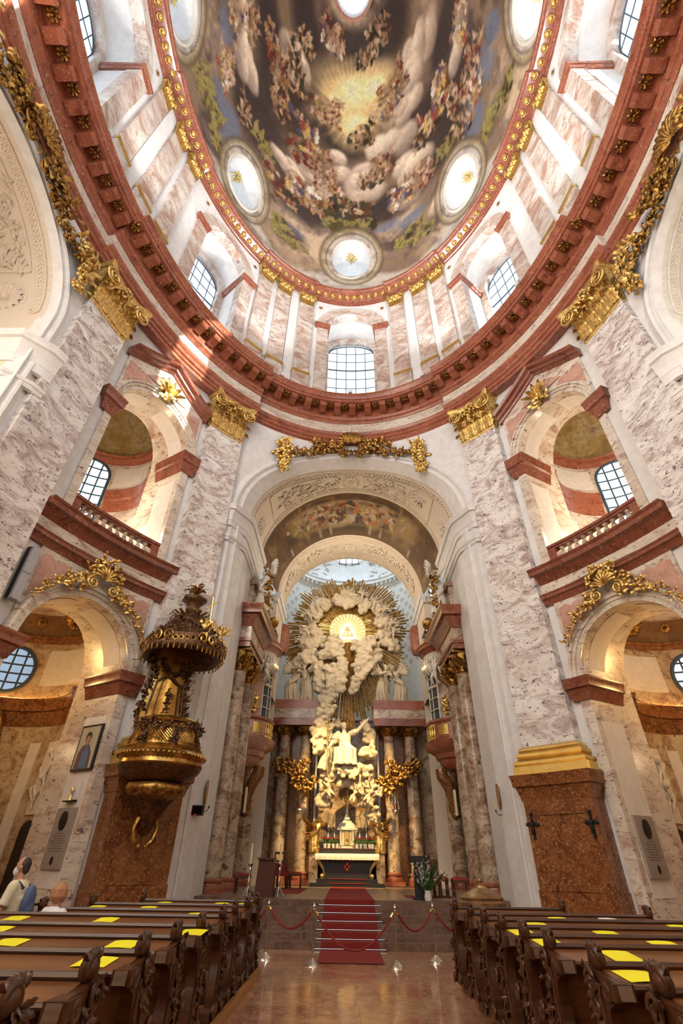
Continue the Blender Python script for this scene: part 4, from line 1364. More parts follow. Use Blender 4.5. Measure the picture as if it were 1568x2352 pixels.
for kind in order:
    for (a, t, ru, rw, kd) in FRESCO:
        if kd != kind:
            continue
        u, w = local(a, t)
        near = (np.abs(u) < ru*2.2) & (np.abs(w) < rw*2.2)
        if kind == 'D':
            C = lerp(C, (0.095, 0.066, 0.064), .92*blobf(u, w, ru*1.25, rw*1.25, .8, n2*1.0))
        elif kind == 'C':
            for q in range(6):
                du, dw = nr.uniform(-.6, .6)*ru, nr.uniform(-.5, .5)*rw
                s_ = nr.uniform(.4, .7)
                f = blobf(u-du, w-dw, ru*s_, rw*s_, .5, n2)
                edge = np.clip((w-dw)/(rw*s_)*.5+.5, 0, 1)
                C = lerp(C, (.30, .21, .17), f*(1-edge)*.8)
                C = lerp(C, (.72, .60, .48), f*edge*.9)
        elif kind == 'B':
            C = lerp(C, (.17, .21, .30), .75*blobf(u, w, ru*1.1, rw*1.1, .7, n2))
        elif kind == 'G':
            C = lerp(C, (.72, .54, .28), .9*blobf(u, w, ru*1.1, rw*1.1, 1.2, n1))
            C = lerp(C, (.88, .74, .46), .85*blobf(u, w, ru*.6, rw*.55, 1.0))
        else:
            pal = PALS[kind]
            ii = np.nonzero(near)
            cu, cw = u[ii], w[ii]; cc_ = C[ii]; jj = fj[ii]
            def put(f, c):
                global cc_
                cc_ = cc_+(np.asarray(c)-cc_)*f[:, None]
            put(np.clip(1.1-((cu/ru)**2+(cw/rw)**2)*(.6+.8*jj), 0, 1)*.55, (.12, .06, .03))
            for q in range(20):
                du, dw = nr.uniform(-.8, .8)*ru, nr.uniform(-.8, .8)*rw
                th = nr.uniform(0, PI); l = nr.uniform(.20, .42)*max(ru, rw)*.75; wd = l*nr.uniform(.35, .65)
                x_, y_ = cu-du, cw-dw
                p_ = x_*math.cos(th)+y_*math.sin(th); o_ = -x_*math.sin(th)+y_*math.cos(th)
                o_ = o_+.18*wd*np.sin(p_*9/l)
                q2 = (p_/l)**2+(o_/wd)**2
                c = pal[nr.integers(len(pal))]
                put(np.clip((1.25-q2)*1.6, 0, 1)*.5, (.06, .03, .02))
                put(np.clip((1-q2)*2.2, 0, 1)*.95, c)
                put(np.clip((1-q2)*2, 0, 1)*np.clip(.5+.5*np.sin(o_*14/wd), 0, 1)*.35, tuple(k*1.7 for k in c))
                put(np.clip((1-q2)*2, 0, 1)*np.clip(.5+.5*np.sin(o_*14/wd+2.6), 0, 1)*.35, tuple(k*.4 for k in c))
                sk = SKIN[nr.integers(3)] if kind != 'Y' else pal[2]
                hx, hy = l*1.05*math.cos(th), l*1.05*math.sin(th)
                if hy < 0:
                    hx, hy = -hx, -hy
                put(np.clip((1-((x_-hx)**2+(y_-hy)**2)/(.16**2))*2, 0, 1)*.9, sk)
                t2 = th+nr.uniform(-.9, .9); ll = nr.uniform(.2, .42)
                for sgn in (-1, 1):
                    p2 = (x_-hx*.5)*math.cos(t2*sgn)+(y_-hy*.5)*math.sin(t2*sgn); o2 = -(x_-hx*.5)*math.sin(t2*sgn)+(y_-hy*.5)*math.cos(t2*sgn)
                    put(np.clip((1-((p2-ll*.6)/ll)**2-(o2/.10)**2)*2, 0, 1)*.7, sk)
            C[ii] = cc_
# rays of light around the golden opening
ug, wg = local(2.5, .64)
rr_ = np.hypot(ug, wg); ph = np.arctan2(wg, ug)
C = lerp(C, (.80, .60, .28), np.clip(1-np.abs(rr_-1.8)/1.8, 0, 1)*np.clip(np.sin(ph*34)*.5, 0, .35))
# painted architecture round the foot of the vault
RWIN = [(0, .172), (53.8, .178), (-53.8, .178), (96.5, .150), (-96.5, .150)]
dmin = np.full(xg.shape, 9.0)
for a, t in RWIN:
    u, w = local(a, t)
    dmin = np.minimum(dmin, np.hypot(u/1.45, w/1.85))
band = np.clip((.105+.035*np.cos(np.radians(ag*6.7))-tg)/.02, 0, 1)
S_ = lerp(np.zeros(C.shape)+np.array((.46, .42, .38)), (.30, .25, .21), np.clip((n3-.45)*4, 0, 1))
isY = np.zeros(xg.shape)
for (a, t, ru, rw, kd) in FRESCO:
    if kd == 'Y':
        u, w = local(a, t); isY = np.maximum(isY, blobf(u, w, ru, rw, .5, n3))
C = C+(S_-C)*(band*(1-.9*isY))[..., None]
fr = np.clip((1.62-dmin)*5, 0, 1)*np.clip((dmin-.8)*6, 0, 1)
C = C+(S_*1.05-C)*(fr*.9)[..., None]
ed = np.exp(-((dmin-1.62)/.09)**2)+np.exp(-((dmin-1.32)/.05)**2)
C = lerp(C, (.20, .14, .09), np.clip(ed, 0, 1)*.8)
C = lerp(C, (.36, .27, .10), np.clip(np.exp(-((dmin-1.47)/.06)**2), 0, 1)*.7)
L_ = C.mean(-1, keepdims=True)
C = np.clip((L_+(C-L_)*1.1), .008, 1)
C = np.clip(C*(C.mean(-1, keepdims=True)/.25)**.62*.94, .006, .95)
hole = np.zeros(xg.shape, bool)
for a, t in RWIN:
    u, w = local(a, t)
    hole |= np.hypot(u/1.45, w/1.85) < 1.01
me = bpy.data.meshes.new('ceiling')
vs = np.stack([xg, yg, zg], -1).reshape(-1, 3)
fs = []
hc = hole
for i in range(NA-1):
    for j in range(NT-1):
        if not (hc[i, j] or hc[i+1, j] or hc[i, j+1] or hc[i+1, j+1]):
            fs.append((i*NT+j, i*NT+j+1, (i+1)*NT+j+1, (i+1)*NT+j))
me.from_pydata(vs.tolist(), [], fs)
at = me.color_attributes.new('painting', 'FLOAT_COLOR', 'POINT')
cc = np.ones((NA*NT, 4), np.float32); cc[:, :3] = C.reshape(-1, 3)
at.data.foreach_set('color', cc.ravel())
me.polygons.foreach_set('use_smooth', [True]*len(me.polygons))
me.update()
m, nt, bs = _mat('dome_painting')
ca = nt.nodes.new('ShaderNodeVertexColor'); ca.layer_name = 'painting'
nz = _noise(nt, 3.2, 6, .7, .6, _pos(nt))
cl = _mix(nt, 1.0, ca.outputs['Color'], _ramp(nt, nz.outputs['Fac'], ((.32, (.80, .78, .76)), (.54, (1.0, .99, .98)), (.70, (1.14, 1.12, 1.1)))), 'MULTIPLY')
nt.links.new(cl, bs.inputs['Base Color']); bs.inputs['Roughness'].default_value = .7
me.materials.append(m)
dome = bpy.data.objects.new('ceiling', me); col.objects.link(dome); dome['kind'] = 'structure'
# round windows piercing the vault
for i, (a, t) in enumerate(RWIN):
    k0, z0 = dome_kz(t)
    c = Vector(dome_pt(a, t))
    out = Vector((c.x/AX**2, (c.y-CY)/AY**2, 0)).normalized()
    tu = Vector((out.y, -out.x, 0))
    k1, z1 = dome_kz(t+.02); pu = (Vector(dome_pt(a, t+.02))-Vector(dome_pt(a, t-.02))).normalized()
    b = MB()
    ring = lambda q, s_: c+tu*(1.45*s_*math.cos(q))+pu*(1.85*s_*math.sin(q))
    N = 36
    def tubept(q, u):
        p = ring(q, 1.0+.25*u)
        return p+out*(3.2*u)
    b.grid(arange(0, 2*PI, N)[:-1], [-.02, .3, .65, 1.0], lambda q, u: tubept(q, u), closeu=True)
    struct('trim_31', b, M['white'])
    b = MB(); inn = pu.cross(tu).normalized()
    if inn.dot(-out) < 0: inn = -inn
    pr = [(.97, .05), (1.0, -.06), (1.06, -.12), (1.14, -.10), (1.2, -.03), (1.2, .08)]
    b.sweep(pr, arange(0, 2*PI, N), lambda q, s_, h: ring(q, s_)-inn*h, True, False)
    struct('trim_32', b, M['sage'])
    # gilt stucco at the crown and flanks of the opening
    rg = random.Random(20+i)
    lbl = 'gilt leaf ornament inside the %s round dome window' % ('middle', 'near right', 'near left', 'far right', 'far left')[i]
    t_ = thing('gilt_stucco', lbl, 'ornament', tuple(c+out*1.5+pu*1.8), 'gilt ornaments in the dome windows')
    for (q0, u0, n_) in ((PI/2, .40, 10), (PI*.9, .6, 7), (PI*.1, .6, 7)):
        b = MB()
        p = tubept(q0, u0); nin = (c+out*(3.2*u0)-p).normalized()
        for k in range(n_):
            th = 2*PI*k/n_
            d = out*math.cos(th)+(nin.cross(out))*math.sin(th)
            b.leaf(p+nin*.03+d*.12, d, nin, rg.uniform(.25, .45), .15, .3)
        b.ball(p+nin*.05, (.10,)*3, 8, 5)
        obj('leaf_rosette', b, M['gold_plain'], t_, 78)
    # the outer glazing at the end of the opening
    fn = lambda u, d, z: tuple(c+out*(3.2+d)+tu*u+Vector((0, 0, z-c.z)))
    window('', fn, 2.2, c.z-1.5, c.z+.6, 0, 5, 5, M['pane'], M['lead'], 'round')
# lantern ring and lantern
b = MB(); t_oc = .862
pr = [(1.10, -.02), (1.07, -.25), (1.0, -.30), (.93, -.2), (.90, .1), (.90, .6), (1.0, .9)]
oc = lambda a, s_, h: (AX*dome_kz(t_oc)[0]*s_*math.sin(rad(a)), CY-1.0*t_oc**2+AY*dome_kz(t_oc)[0]*s_*math.cos(rad(a)), dome_kz(t_oc)[1]+h)
b.sweep(pr, arange(0, 360, 48), lambda a, s_, h: oc(a, s_, h), False)
struct('trim_33', b, M['pink'])
b = MB(); b.sweep([(.9, .5), (.92, 1.0), (.92, 3.0)], arange(0, 360, 32), lambda a, s_, h: oc(a, s_, h), False)
struct('wall_lantern', b, M['white'])
b = MB(); b.add([oc(a, .92, 2.6) for a in arange(0, 360, 32)[:-1]], [tuple(range(32))])
struct('window_50', b, M['pane'])

# ------------------------------------------------------------------ gilded garlands and cartouches
def garland(mb, pts, w, n, rg, out):
    """rope of leaves, fruit and flowers along a line; out(i) is the way off the wall"""
    P_ = [Vector(p) for p in pts]
    L = [0]
    for a_, b_ in zip(P_[:-1], P_[1:]):
        L.append(L[-1]+(b_-a_).length)
    for k in range(n):
        s_ = L[-1]*(k+rg.random())/n
        i = max(0, min(len(P_)-2, int(np.searchsorted(L, s_))-1))
        f = (s_-L[i])/max(1e-6, L[i+1]-L[i])
        p = P_[i].lerp(P_[i+1], f); d = (P_[i+1]-P_[i]).normalized()
        o = Vector(out(p)).normalized()
        ww = w(s_/L[-1]) if callable(w) else w
        sd = d.cross(o)
        j = rg.uniform(-1, 1)
        c = p+sd*(j*ww*.6)+o*(.05+ww*.35*(1-j*j))
        if rg.random() < .45:
            mb.ball(c, (ww*rg.uniform(.16, .28),)*3, 7, 5)
        else:
            mb.leaf(c, d*rg.uniform(-1, 1)+sd*rg.uniform(-1, 1)+o*.2, o, ww*rg.uniform(.6, 1.0), ww*.5, .25)
def spiral(mb, F, s0, z0, r, sgn, d, turns=1.6, th=.06, a0=PI/2):
    v_ = volute(F, s0, z0, r, sgn, d, turns, th); mb.add(v_.v, v_.f)
def shell(mb, F, s0, z0, r, d, n=11):
    for k in range(n):
        a_ = PI*(k+.5)/n
        pts = [F(s0+r*q*math.cos(a_), d-.18*math.sin(PI*q*.8), z0+r*q*math.sin(a_)) for q in (.12, .4, .7, 1.0)]
        mb.tube(pts, [r*.03, r*.08, r*.12, r*.13], 6)
rgG = random.Random(77)
def big_garland(F, hw, zc, zend, label, top):
    t = thing('gilded_garland', label, 'garland', F(0, -.2, zc), 'gilded garlands over the great arches')
    outv = lambda p: Vector(F(0, -3, zc))-Vector(F(0, 0, zc))
    for sg in (-1, 1):
        pts = [F(sg*hw*u, -.12, zc+(zend-zc)*u**1.6-.35*math.sin(PI*u)) for u in arange(.1, 1, 20)]
        b_ = MB(); garland(b_, pts, lambda q: .26+.12*math.sin(PI*q), 120, rgG, outv)
        obj('festoon', b_, M['old_gold'], t, 78)
        b_ = MB()
        pts = [F(sg*(hw-.05+.1*math.sin(u*3)), -.15, zend+.45-1.75*u) for u in arange(0, 1, 8)]
        garland(b_, pts, lambda q: .62-.3*q, 70, rgG, outv)
        pts = [F(sg*(hw+.1-1.0*u), -.15, zend+.5+.25*math.sin(PI*u)) for u in arange(0, 1, 6)]
        garland(b_, pts, .45, 34, rgG, outv)
        obj('drop', b_, M['gold'], t, 78)
    b_ = MB()
    shell(b_, F, 0, zc+.12, .78, -.3)
    for sg in (-1, 1):
        spiral(b_, F, sg*.72, zc-.25, .34, sg, -.4); spiral(b_, F, sg*1.35, zc-.05, .24, -sg, -.3)
        spiral(b_, F, sg*.42, zc-.78, .24, -sg, -.45, 1.4, .07)
        pts = [F(sg*u, -.2, zc-.12*u) for u in (.5, 1.2, 2.1)]
        garland(b_, pts, .55, 40, rgG, outv)
    for k in range(5):
        b_.leaf(F((-2+k)*.18, -.4, zc-.35), (Vector(F((-2+k)*.4, -.5, zc-1.6))-Vector(F(0, -.4, zc-.35))), outv(0), .7, .28, .1)
    obj('cartouche', b_, M['old_gold'], t, 78)
    return t
Ff = Bent(0, 1, .25)
big_garland(Ff, 4.95, 20.05, 18.75, 'gilded garland with shell centrepiece over the chancel arch', 0)
for sg in (-1, 1):
    yc = math.degrees(math.acos((YS-CY)/AY))
    Fs = Bent(yc, sg, .25)
    big_garland(Fs, 3.55, 20.05, 18.9, 'gilded garland over the arch at the %s picture edge' % ('left' if sg < 0 else 'right'), 0)
for side in (-1, 1):
    F = BAYS[side]
    nm = 'left' if side < 0 else 'right'
    t = thing('gilded_cartouche', 'gilded shell cartouche with flower drops on the %s chapel arch' % nm, 'cartouche', F(0, -.25, 8.9), 'cartouches on the chapel arches')
    outv = lambda p: Vector(F(0, -3, 9))-Vector(F(0, 0, 9))
    b = MB(); shell(b, F, 0, 8.9, .42, -.28, 9)
    pts = [F(.5*math.cos(q), -.24, 9.02+.5*math.sin(q)) for q in arange(-.3, PI+.3, 12)]
    garland(b, pts, .3, 46, rgG, outv)
    for sg in (-1, 1):
        spiral(b, F, sg*.38, 8.66, .21, -sg, -.38, 1.7, .055)
        spiral(b, F, sg*.72, 8.80, .16, sg, -.3, 1.4, .045)
    obj('shell', b, M['gold'], t, 78)
    for sg in (-1, 1):
        r_ = HW+.44
        pts = [F(sg*r_*math.sin(q), -.2, LOW_Z+r_*math.cos(q)) for q in arange(.22, 1.08, 14)]
        b = MB(); garland(b, pts, lambda q: .34*(1-.5*q), 60, rgG, outv); obj('flower_drop', b, M['gold'], t, 78)
    b = MB(); c = (0, -.2, 17.95)
    for k in range(22):
        a_ = rgG.uniform(0, 2*PI)
        b.leaf(F(rgG.uniform(-.25, .25), -.22, 17.95+rgG.uniform(-.3, .3)), Vector(F(math.cos(a_), -.3, 17.95+math.sin(a_)))-Vector(F(0, -.1, 17.95)), outv(0), .5, .25, .2)
    for k in range(5):
        a_ = PI*(.15+.7*k/4)
        b.leaf(F(0, -.25, 17.95), Vector(F(math.cos(a_), -.5, 17.95+math.sin(a_)))-Vector(F(0, -.25, 17.95)), outv(0), .8, .24, .2)
    tag(obj('gilded_keystone', b, M['gold'], None, 78), 'gilded leaf spray on the keystone of the %s tribune arch' % nm, 'keystone ornament', 'keystone sprays of the tribunes')
# little floodlight housings on the ledge of the main cornice
for k, (a, lb) in enumerate(((-25.5, 'left of the middle drum window'), (25.8, 'right of the middle drum window'), (-.4, 'below the middle drum window'), (-60.3, 'at the near left drum window'), (60.3, 'at the near right drum window'), (-88, 'at the far left drum window'))):
    F = Bent(abs(a), 1 if a >= 0 else -1, brk(a))
    t = thing('floodlight', 'small floodlight on the cornice ledge %s' % lb, 'floodlight', F(0, -1.0, 23.42), 'floodlights on the cornice')
    b = MB(); b.box(-.13, .13, -1.15, -.9, 23.55, 23.8, 1, F); obj('housing', b, M['grey_speaker'], t)
    b = MB(); b.box(-.03, .03, -1.06, -.98, 23.40, 23.58, 1, F); obj('foot', b, M['iron'], t)
    b = MB(); b.box(-.10, .10, -1.17, -1.15, 23.58, 23.77, 1, F); obj('lens', b, M['white'], t)

for side, k, pc, nn_ in rosette_late:
    b = MB(); rosette(b, pc, nn_, .42 if k == 0 else .2, 12, .03)
    tag(obj('vault_rosette', b, M['old_gold'], None, 78), '%s gilt rosette on the brown vault of the %s chapel, %s' % ('large' if k == 0 else 'small', 'left' if side < 0 else 'right', ('in the middle', 'to the nave side', 'to the far side')[k]), 'rosette', 'vault rosettes of the chapels')
# ------------------------------------------------------------------ figures in stucco
def limb(mb, pts, rr, n=8):
    mb.tube(pts, rr, n)
    for p, r in zip(pts, rr):
        mb.ball(p, (r, r, r), 8, 5)
def statue_mb(S=1.0, robe=True, lean=(0, 0), arms=None, legs=None, wings=0, seated=False, seed=0, head_dir=(0, -1, 0), child=False, hat=None, folds=9):
    """a figure of height S standing at the origin, facing -y; returns raw shapes to be fused"""
    rg = random.Random(seed)
    m_ = MB()
    V = Vector
    pel = V((0, 0, .50)); ch = V((lean[0]*.6, lean[1]*.6, .70)); nk = V((lean[0], lean[1], .83)); hd = nk+V((lean[0]*.25, lean[1]*.25-.01, .085))
    if seated:
        pel = V((0, 0, .30)); ch = pel+V((lean[0]*.6, lean[1]*.6, .20)); nk = pel+V((lean[0], lean[1], .33)); hd = nk+V((lean[0]*.25, lean[1]*.25-.015, .09))
    hr = .062 if not child else .088
    limb(m_, [pel, (pel+ch)/2, ch, nk-V((0, 0, .02))], [.085, .078, .098, .05], 10)
    m_.ball(ch+V((0, 0, .02)), (.125, .075, .09), 10, 6)
    limb(m_, [nk-V((0, 0, .03)), hd], [.036, .034])
    hv = V(head_dir).normalized()
    m_.ball(hd+V((0, 0, .015)), (hr*.88, hr*.95, hr*1.15), 10, 8)
    m_.ball(hd+hv*hr*.9-V((0, 0, .004)), (hr*.2, hr*.3, hr*.3), 6, 4)
    m_.ball(hd+hv*hr*.62-V((0, 0, hr*.75)), (hr*.5, hr*.4, hr*.4), 6, 4)
    for k in range(9):
        a_ = rg.uniform(0, 2*PI)
        q = hd-hv*hr*.45+V((math.cos(a_)*hr*.75, math.sin(a_)*hr*.6, hr*(.55+.6*rg.random())))
        m_.ball(q, (hr*.42,)*3, 6, 4)
    if hat == 'mitre':
        m_.lathe([(hr*.9, hr*.6), (hr*1.1, hr*1.2), (hr*.7, hr*2.3), (0, hr*3.1)], hd, 10)
    arms = arms or [((-.21, -.02, -.16), (-.20, -.14, -.24)), ((.21, -.02, -.16), (.20, -.14, -.24))]
    for sg, (e, h) in zip((-1, 1), arms):
        sh = nk+V((sg*.115, 0, -.035))
        el = sh+V(e)-V((sg*.10, 0, 0)); ha = el+V(h)-V(e)
        limb(m_, [sh, (sh+el)/2, el], [.052, .045, .038])
        limb(m_, [el, (el+ha)/2, ha], [.040, .032, .022])
        d = (ha-el).normalized(); o = d.orthogonal().normalized(); q_ = d.cross(o)
        m_.ball(ha+d*.018, (.022, .022, .024), 6, 5)
        for k in range(4):
            b0 = ha+d*.03+o*((k-1.5)*.011)
            m_.tube([b0, b0+d*.028+q_*.006, b0+d*.045+q_*.016], [.0065, .006, .005], 5)
        m_.tube([ha+o*.02, ha+o*.034+d*.02], [.008, .006], 5)
        # sleeve
        if robe:
            mid = sh.lerp(el, .8)
            m_.tube([sh, mid, el+V((0, 0, -.03))], [.055, .066, .058], 8)
    legs = legs or [((-.065, -.01, -.26), (-.07, .0, -.50)), ((.065, -.03, -.26), (.075, -.02, -.50))]
    if seated and legs == None:
        pass
    for sg, (k_, f_) in zip((-1, 1), legs):
        hp = pel+V((sg*.06, 0, -.02)); kn = pel+V(k_); ft = pel+V(f_)
        limb(m_, [hp, (hp+kn)/2, kn], [.078, .066, .05])
        limb(m_, [kn, kn.lerp(ft, .35), ft], [.05, .047, .03])
        limb(m_, [ft+V((0, .015, 0)), ft+V((0, -.075, -.012))], [.028, .018])
    if robe:
        # falling drapery with folds
        n = 40
        tops = [(.0, .105, .075, ch), (.35, .12, .09, pel+V((0, 0, .03)))]
        if seated:
            kn = (pel+V(legs[0][0])+pel+V(legs[1][0]))/2
            tops += [(.6, .17, .12, kn+V((0, .02, .02))), (1, .19, .11, V((kn.x, kn.y, .02)))]
        else:
            tops += [(.7, .145, .115, pel+V((lean[0]*-.3, -.01, -.24))), (1, .175, .14, V((0, 0, .015)))]
        vs = []; fs = []
        ph = rg.uniform(0, 6)
        for t, rx, ry, c in tops:
            for k in range(n):
                a_ = 2*PI*k/n
                q = 1+(.04+.17*t)*math.sin(folds*a_+ph+1.8*t)+.07*t*math.sin(17*a_+ph)
                vs.append((c.x+rx*q*math.cos(a_), c.y+ry*q*math.sin(a_), c.z))
        for i in range(len(tops)-1):
            for k in range(n):
                fs.append((i*n+k, i*n+(k+1) % n, (i+1)*n+(k+1) % n, (i+1)*n+k))
        fs.append(tuple(range(n))); fs.append(tuple(range(len(tops)*n-1, (len(tops)-1)*n-1, -1)))
        m_.add(vs, fs)
        for k in range(16):
            a_ = 2*PI*k/16+rg.uniform(-.15, .15); pts = []
            for i, (t, rx, ry, c) in enumerate(tops[1:]):
                q = 1.04+.06*t+rg.uniform(-.05, .08)
                pts.append(V((c.x+rx*q*math.cos(a_+.25*t), c.y+ry*q*math.sin(a_+.25*t), max(.03, c.z))))
            m_.tube(pts, [.012]+[.024]*(len(pts)-2)+[.020], 5)
        # cloak swung across
        sgn = rg.choice((-1, 1))
        pts = [nk+V((sgn*.11, .02, -.02)), ch+V((sgn*.02, -.10, -.05)), pel+V((-sgn*.12, -.09, .02)), pel+V((-sgn*.20, .02, -.14))]
        m_.tube(pts, [.04, .045, .055, .03], 7)
        m_.tube([p+V((0, -.012, -.055)) for p in pts], [.025, .035, .045, .03], 7)
    if wings:
        for sg in (-1, 1):
            root = nk+V((sg*.05, .07, -.05))
            for k in range(7):
                t = k/6
                d = V((sg*(.55+.5*t), .25, .95-1.25*t)).normalized()
                L = wings*(1-.45*t)
                m_.leaf(root+V((sg*.02*k, .02, 0)), d, V((0, -1, 0)), L, .14*wings/.5, .2)
                m_.tube([root, root+d*L*.85], [.028, .012], 6)
    m_.v = [(x*S, y*S, z*S) for x, y, z in [tuple(p) for p in m_.v]]
    return m_
def place(mb, loc, rz=0.0, tilt=(0, 0)):
    R_ = Matrix.Rotation(rz, 3, 'Z') @ Matrix.Rotation(tilt[0], 3, 'X') @ Matrix.Rotation(tilt[1], 3, 'Y')
    L = Vector(loc)
    mb.v = [tuple(R_ @ Vector(p)+L) for p in mb.v]
    return mb
def statue(name, label, cat, loc, mat, rz=0, group=None, vox=.045, tilt=(0, 0), **kw):
    S = kw.get('S', 1.0)
    f = fuse(statue_mb(**kw), vox, 1)
    place(f, loc, rz, tilt)
    o = obj(name, f, mat, None, 60)
    return tag(o, label, cat, group)
def cloud_mb(pts, seed=0, vox=.12):
    """pts: (x, y, z, r)"""
    rg = random.Random(seed)
    m_ = MB()
    for (x, y, z, r) in pts:
        m_.ball((x, y, z), (r*.8, r*.6, r*.68), 10, 7)
        for k in range(17):
            a_ = rg.uniform(0, 2*PI); e_ = rg.uniform(-1.2, 1.2)
            q = r*rg.uniform(.18, .42)
            m_.ball((x+r*.75*math.cos(a_)*math.cos(e_), y-r*.35+r*.3*rg.uniform(-1, .6), z+r*.65*math.sin(e_)+r*.2*math.sin(a_)), (q, q*.75, q*.8), 8, 6)
    return fuse(m_, vox, 1)

# ------------------------------------------------------------------ chancel: steps, platform, floor of the choir
PZ = 0.87
b = MB()
for k in range(6):
    y0 = 15.7+.38*k
    b.box(-3.55-.0*k, 3.5, y0, 19.2, .145*k+(0.001 if k else 0), .145*(k+1)-(.0), 1)
b.box(-5.4, 5.4, 18.4, 34, 0, PZ-.002)
struct('floor_choir', b, M['stone_step'])
b = MB(); b.add([(-3.5, 17.62, PZ+.002), (3.45, 17.62, PZ+.002), (3.45, 19, PZ+.002), (5.4, 19, PZ+.002), (5.4, 33.5, PZ+.002), (-5.4, 33.5, PZ+.002), (-5.4, 19, PZ+.002), (-3.5, 19, PZ+.002)], [tuple(range(8))])
m_, nt, bs = _mat('choir_boards')
br = nt.nodes.new('ShaderNodeTexBrick'); br.inputs['Scale'].default_value = 1; br.inputs['Brick Width'].default_value = 2.4; br.inputs['Row Height'].default_value = .16
br.inputs['Mortar Size'].default_value = .006; br.inputs['Color1'].default_value = (.23, .17, .125, 1); br.inputs['Color2'].default_value = (.30, .23, .17, 1); br.inputs['Mortar'].default_value = (.08, .06, .05, 1)
nt.links.new(_pos(nt, (1, 1, 1), (0, 0, PI/2)), br.inputs['Vector']); nt.links.new(br.outputs['Color'], bs.inputs['Base Color']); bs.inputs['Roughness'].default_value = .3
M['boards'] = m_
struct('floor_presbytery', b, M['boards'])
# red runner over the steps
b = MB()
prof = [(13.78, .012)]
CX = -.08
for k in range(6):
    y0 = 15.7+.38*k
    prof += [(y0-.014, .145*k+.014), (y0-.014, .145*(k+1)+.012)]
prof += [(27.0, PZ+.014)]
hw_ = .72
vs = []
for y, z in prof:
    vs += [(CX-hw_, y, z), (CX+hw_, y, z)]
b.add(vs, [(2*i, 2*i+1, 2*i+3, 2*i+2) for i in range(len(prof)-1)])
b.add([(x, y+.012, z-.012) for x, y, z in vs], [(2*i, 2*i+2, 2*i+3, 2*i+1) for i in range(len(prof)-1)])
tag(obj('carpet_runner', b, M['carpet'], None, 20), 'long red carpet runner over the altar steps', 'carpet')
for k in range(6):
    y0 = 15.7+.38*k
    b = MB(); z = .145*k+.03 if k else .03
    b.tube([(CX-.86, y0-.035, z), (CX+.86, y0-.035, z)], .008, 8)
    for sg in (-1, 1):
        b.ball((CX+sg*.87, y0-.035, z), .02, 8, 6)
    tag(obj('stair_rod', b, M['silver']), 'thin silver stair rod holding the carpet on the %s step' % ('bottom', 'second', 'third', 'fourth', 'fifth', 'top')[k], 'stair rod', 'stair rods')
for lb, (x0, x1, y0, y1) in (('under the chairs left of the altar', (-3.35, -1.75, 20.6, 24.6)), ('beside the lectern on the right', (1.75, 3.3, 19.2, 20.4))):
    b = MB(); b.box(x0, x1, y0, y1, PZ+.002, PZ+.014); tag(obj('carpet', b, M['carpet']), 'small red carpet %s' % lb, 'carpet')

# ------------------------------------------------------------------ choir columns with composite capitals
def column(x, y, z0, z1, zc, r, label, group, mat='marble_col', cmat='old_gold', ang=0.0):
    t = thing('column', label, 'column', (x, y, z0), group)
    b = MB()
    H = z1-z0
    b.lathe([(r*1.0, .5), (r, H*.33), (r*.93, H*.75), (r*.86, H-.04), (r*.92, H)], (x, y, z0), 28); obj('shaft', b, M[mat], t)
    b = MB()
    b.lathe([(0, .16), (r*1.42, .16), (r*1.46, .22), (r*1.42, .28), (r*1.2, .31), (r*1.15, .36), (r*1.25, .40), (r*1.25, .45), (r*1.02, .5), (0, .5)], (x, y, z0), 28)
    b.box(x-r*1.5, x+r*1.5, y-r*1.5, y+r*1.5, z0, z0+.17)
    obj('base', b, M['red'], t)
    b = MB()
    h = zc-z1
    b.lathe([(r*.9, 0), (r*1.0, .03), (r*.88, .07), (r*.95, h*.5), (r*1.2, h*.8), (r*1.2, h*.86)], (x, y, z1), 20)
    ab = []
    for k in range(4):
        a_ = PI/4+PI/2*k+ang
        ab += [(r*1.75*math.cos(a_-.08), r*1.75*math.sin(a_-.08)), (r*1.75*math.cos(a_+.08), r*1.75*math.sin(a_+.08)), (r*1.08*math.cos(a_+PI/4), r*1.08*math.sin(a_+PI/4))]
    b.add([(x+u, y+w, z1+h*q) for q in (.87, 1.0) for u, w in ab], [tuple(range(11, -1, -1)), tuple(range(12, 24))]+[(i, (i+1) % 12, 12+(i+1) % 12, 12+i) for i in range(12)])
    c = obj('capital', b, M[cmat], t, 50, 'gilded composite capital')
    b = MB(); rg = random.Random(int(x*100+y*10))
    for tier, (zb, L, n) in enumerate(((.04, .45, 8), (.28, .42, 8))):
        for k in range(n):
            a_ = 2*PI*(k+.5*tier)/n
            o_ = Vector((math.cos(a_), math.sin(a_), 0))
            b.leaf(Vector((x, y, z1+h*zb))+o_*r*.92, Vector((0, 0, 1))+o_*.35, o_, h*L, r*.8, -.3)
    sub('acanthus_leaves', b, M[cmat], c, t, 50)
    for k in range(4):
        a_ = PI/4+PI/2*k+ang
        o_ = Vector((math.cos(a_), math.sin(a_), 0))
        b = MB()
        for f in (-1, 1):
            ca = Vector((x, y, z1+h*.66))+o_*(r*1.32)
            pts = []
            u_ = o_
            for i in range(27):
                q = i/26; th = PI/2-2*PI*1.5*q; rr = r*.46*(1-.85*q)
                pts.append(ca+u_*(rr*math.cos(th))+Vector((0, 0, rr*math.sin(th)))+o_.cross(Vector((0, 0, 1)))*(f*r*.12))
            b.tube(pts, [r*.085*(1-.4*i/26) for i in range(27)], 6)
        sub('volute', b, M[cmat], c, t, 50)
    return t
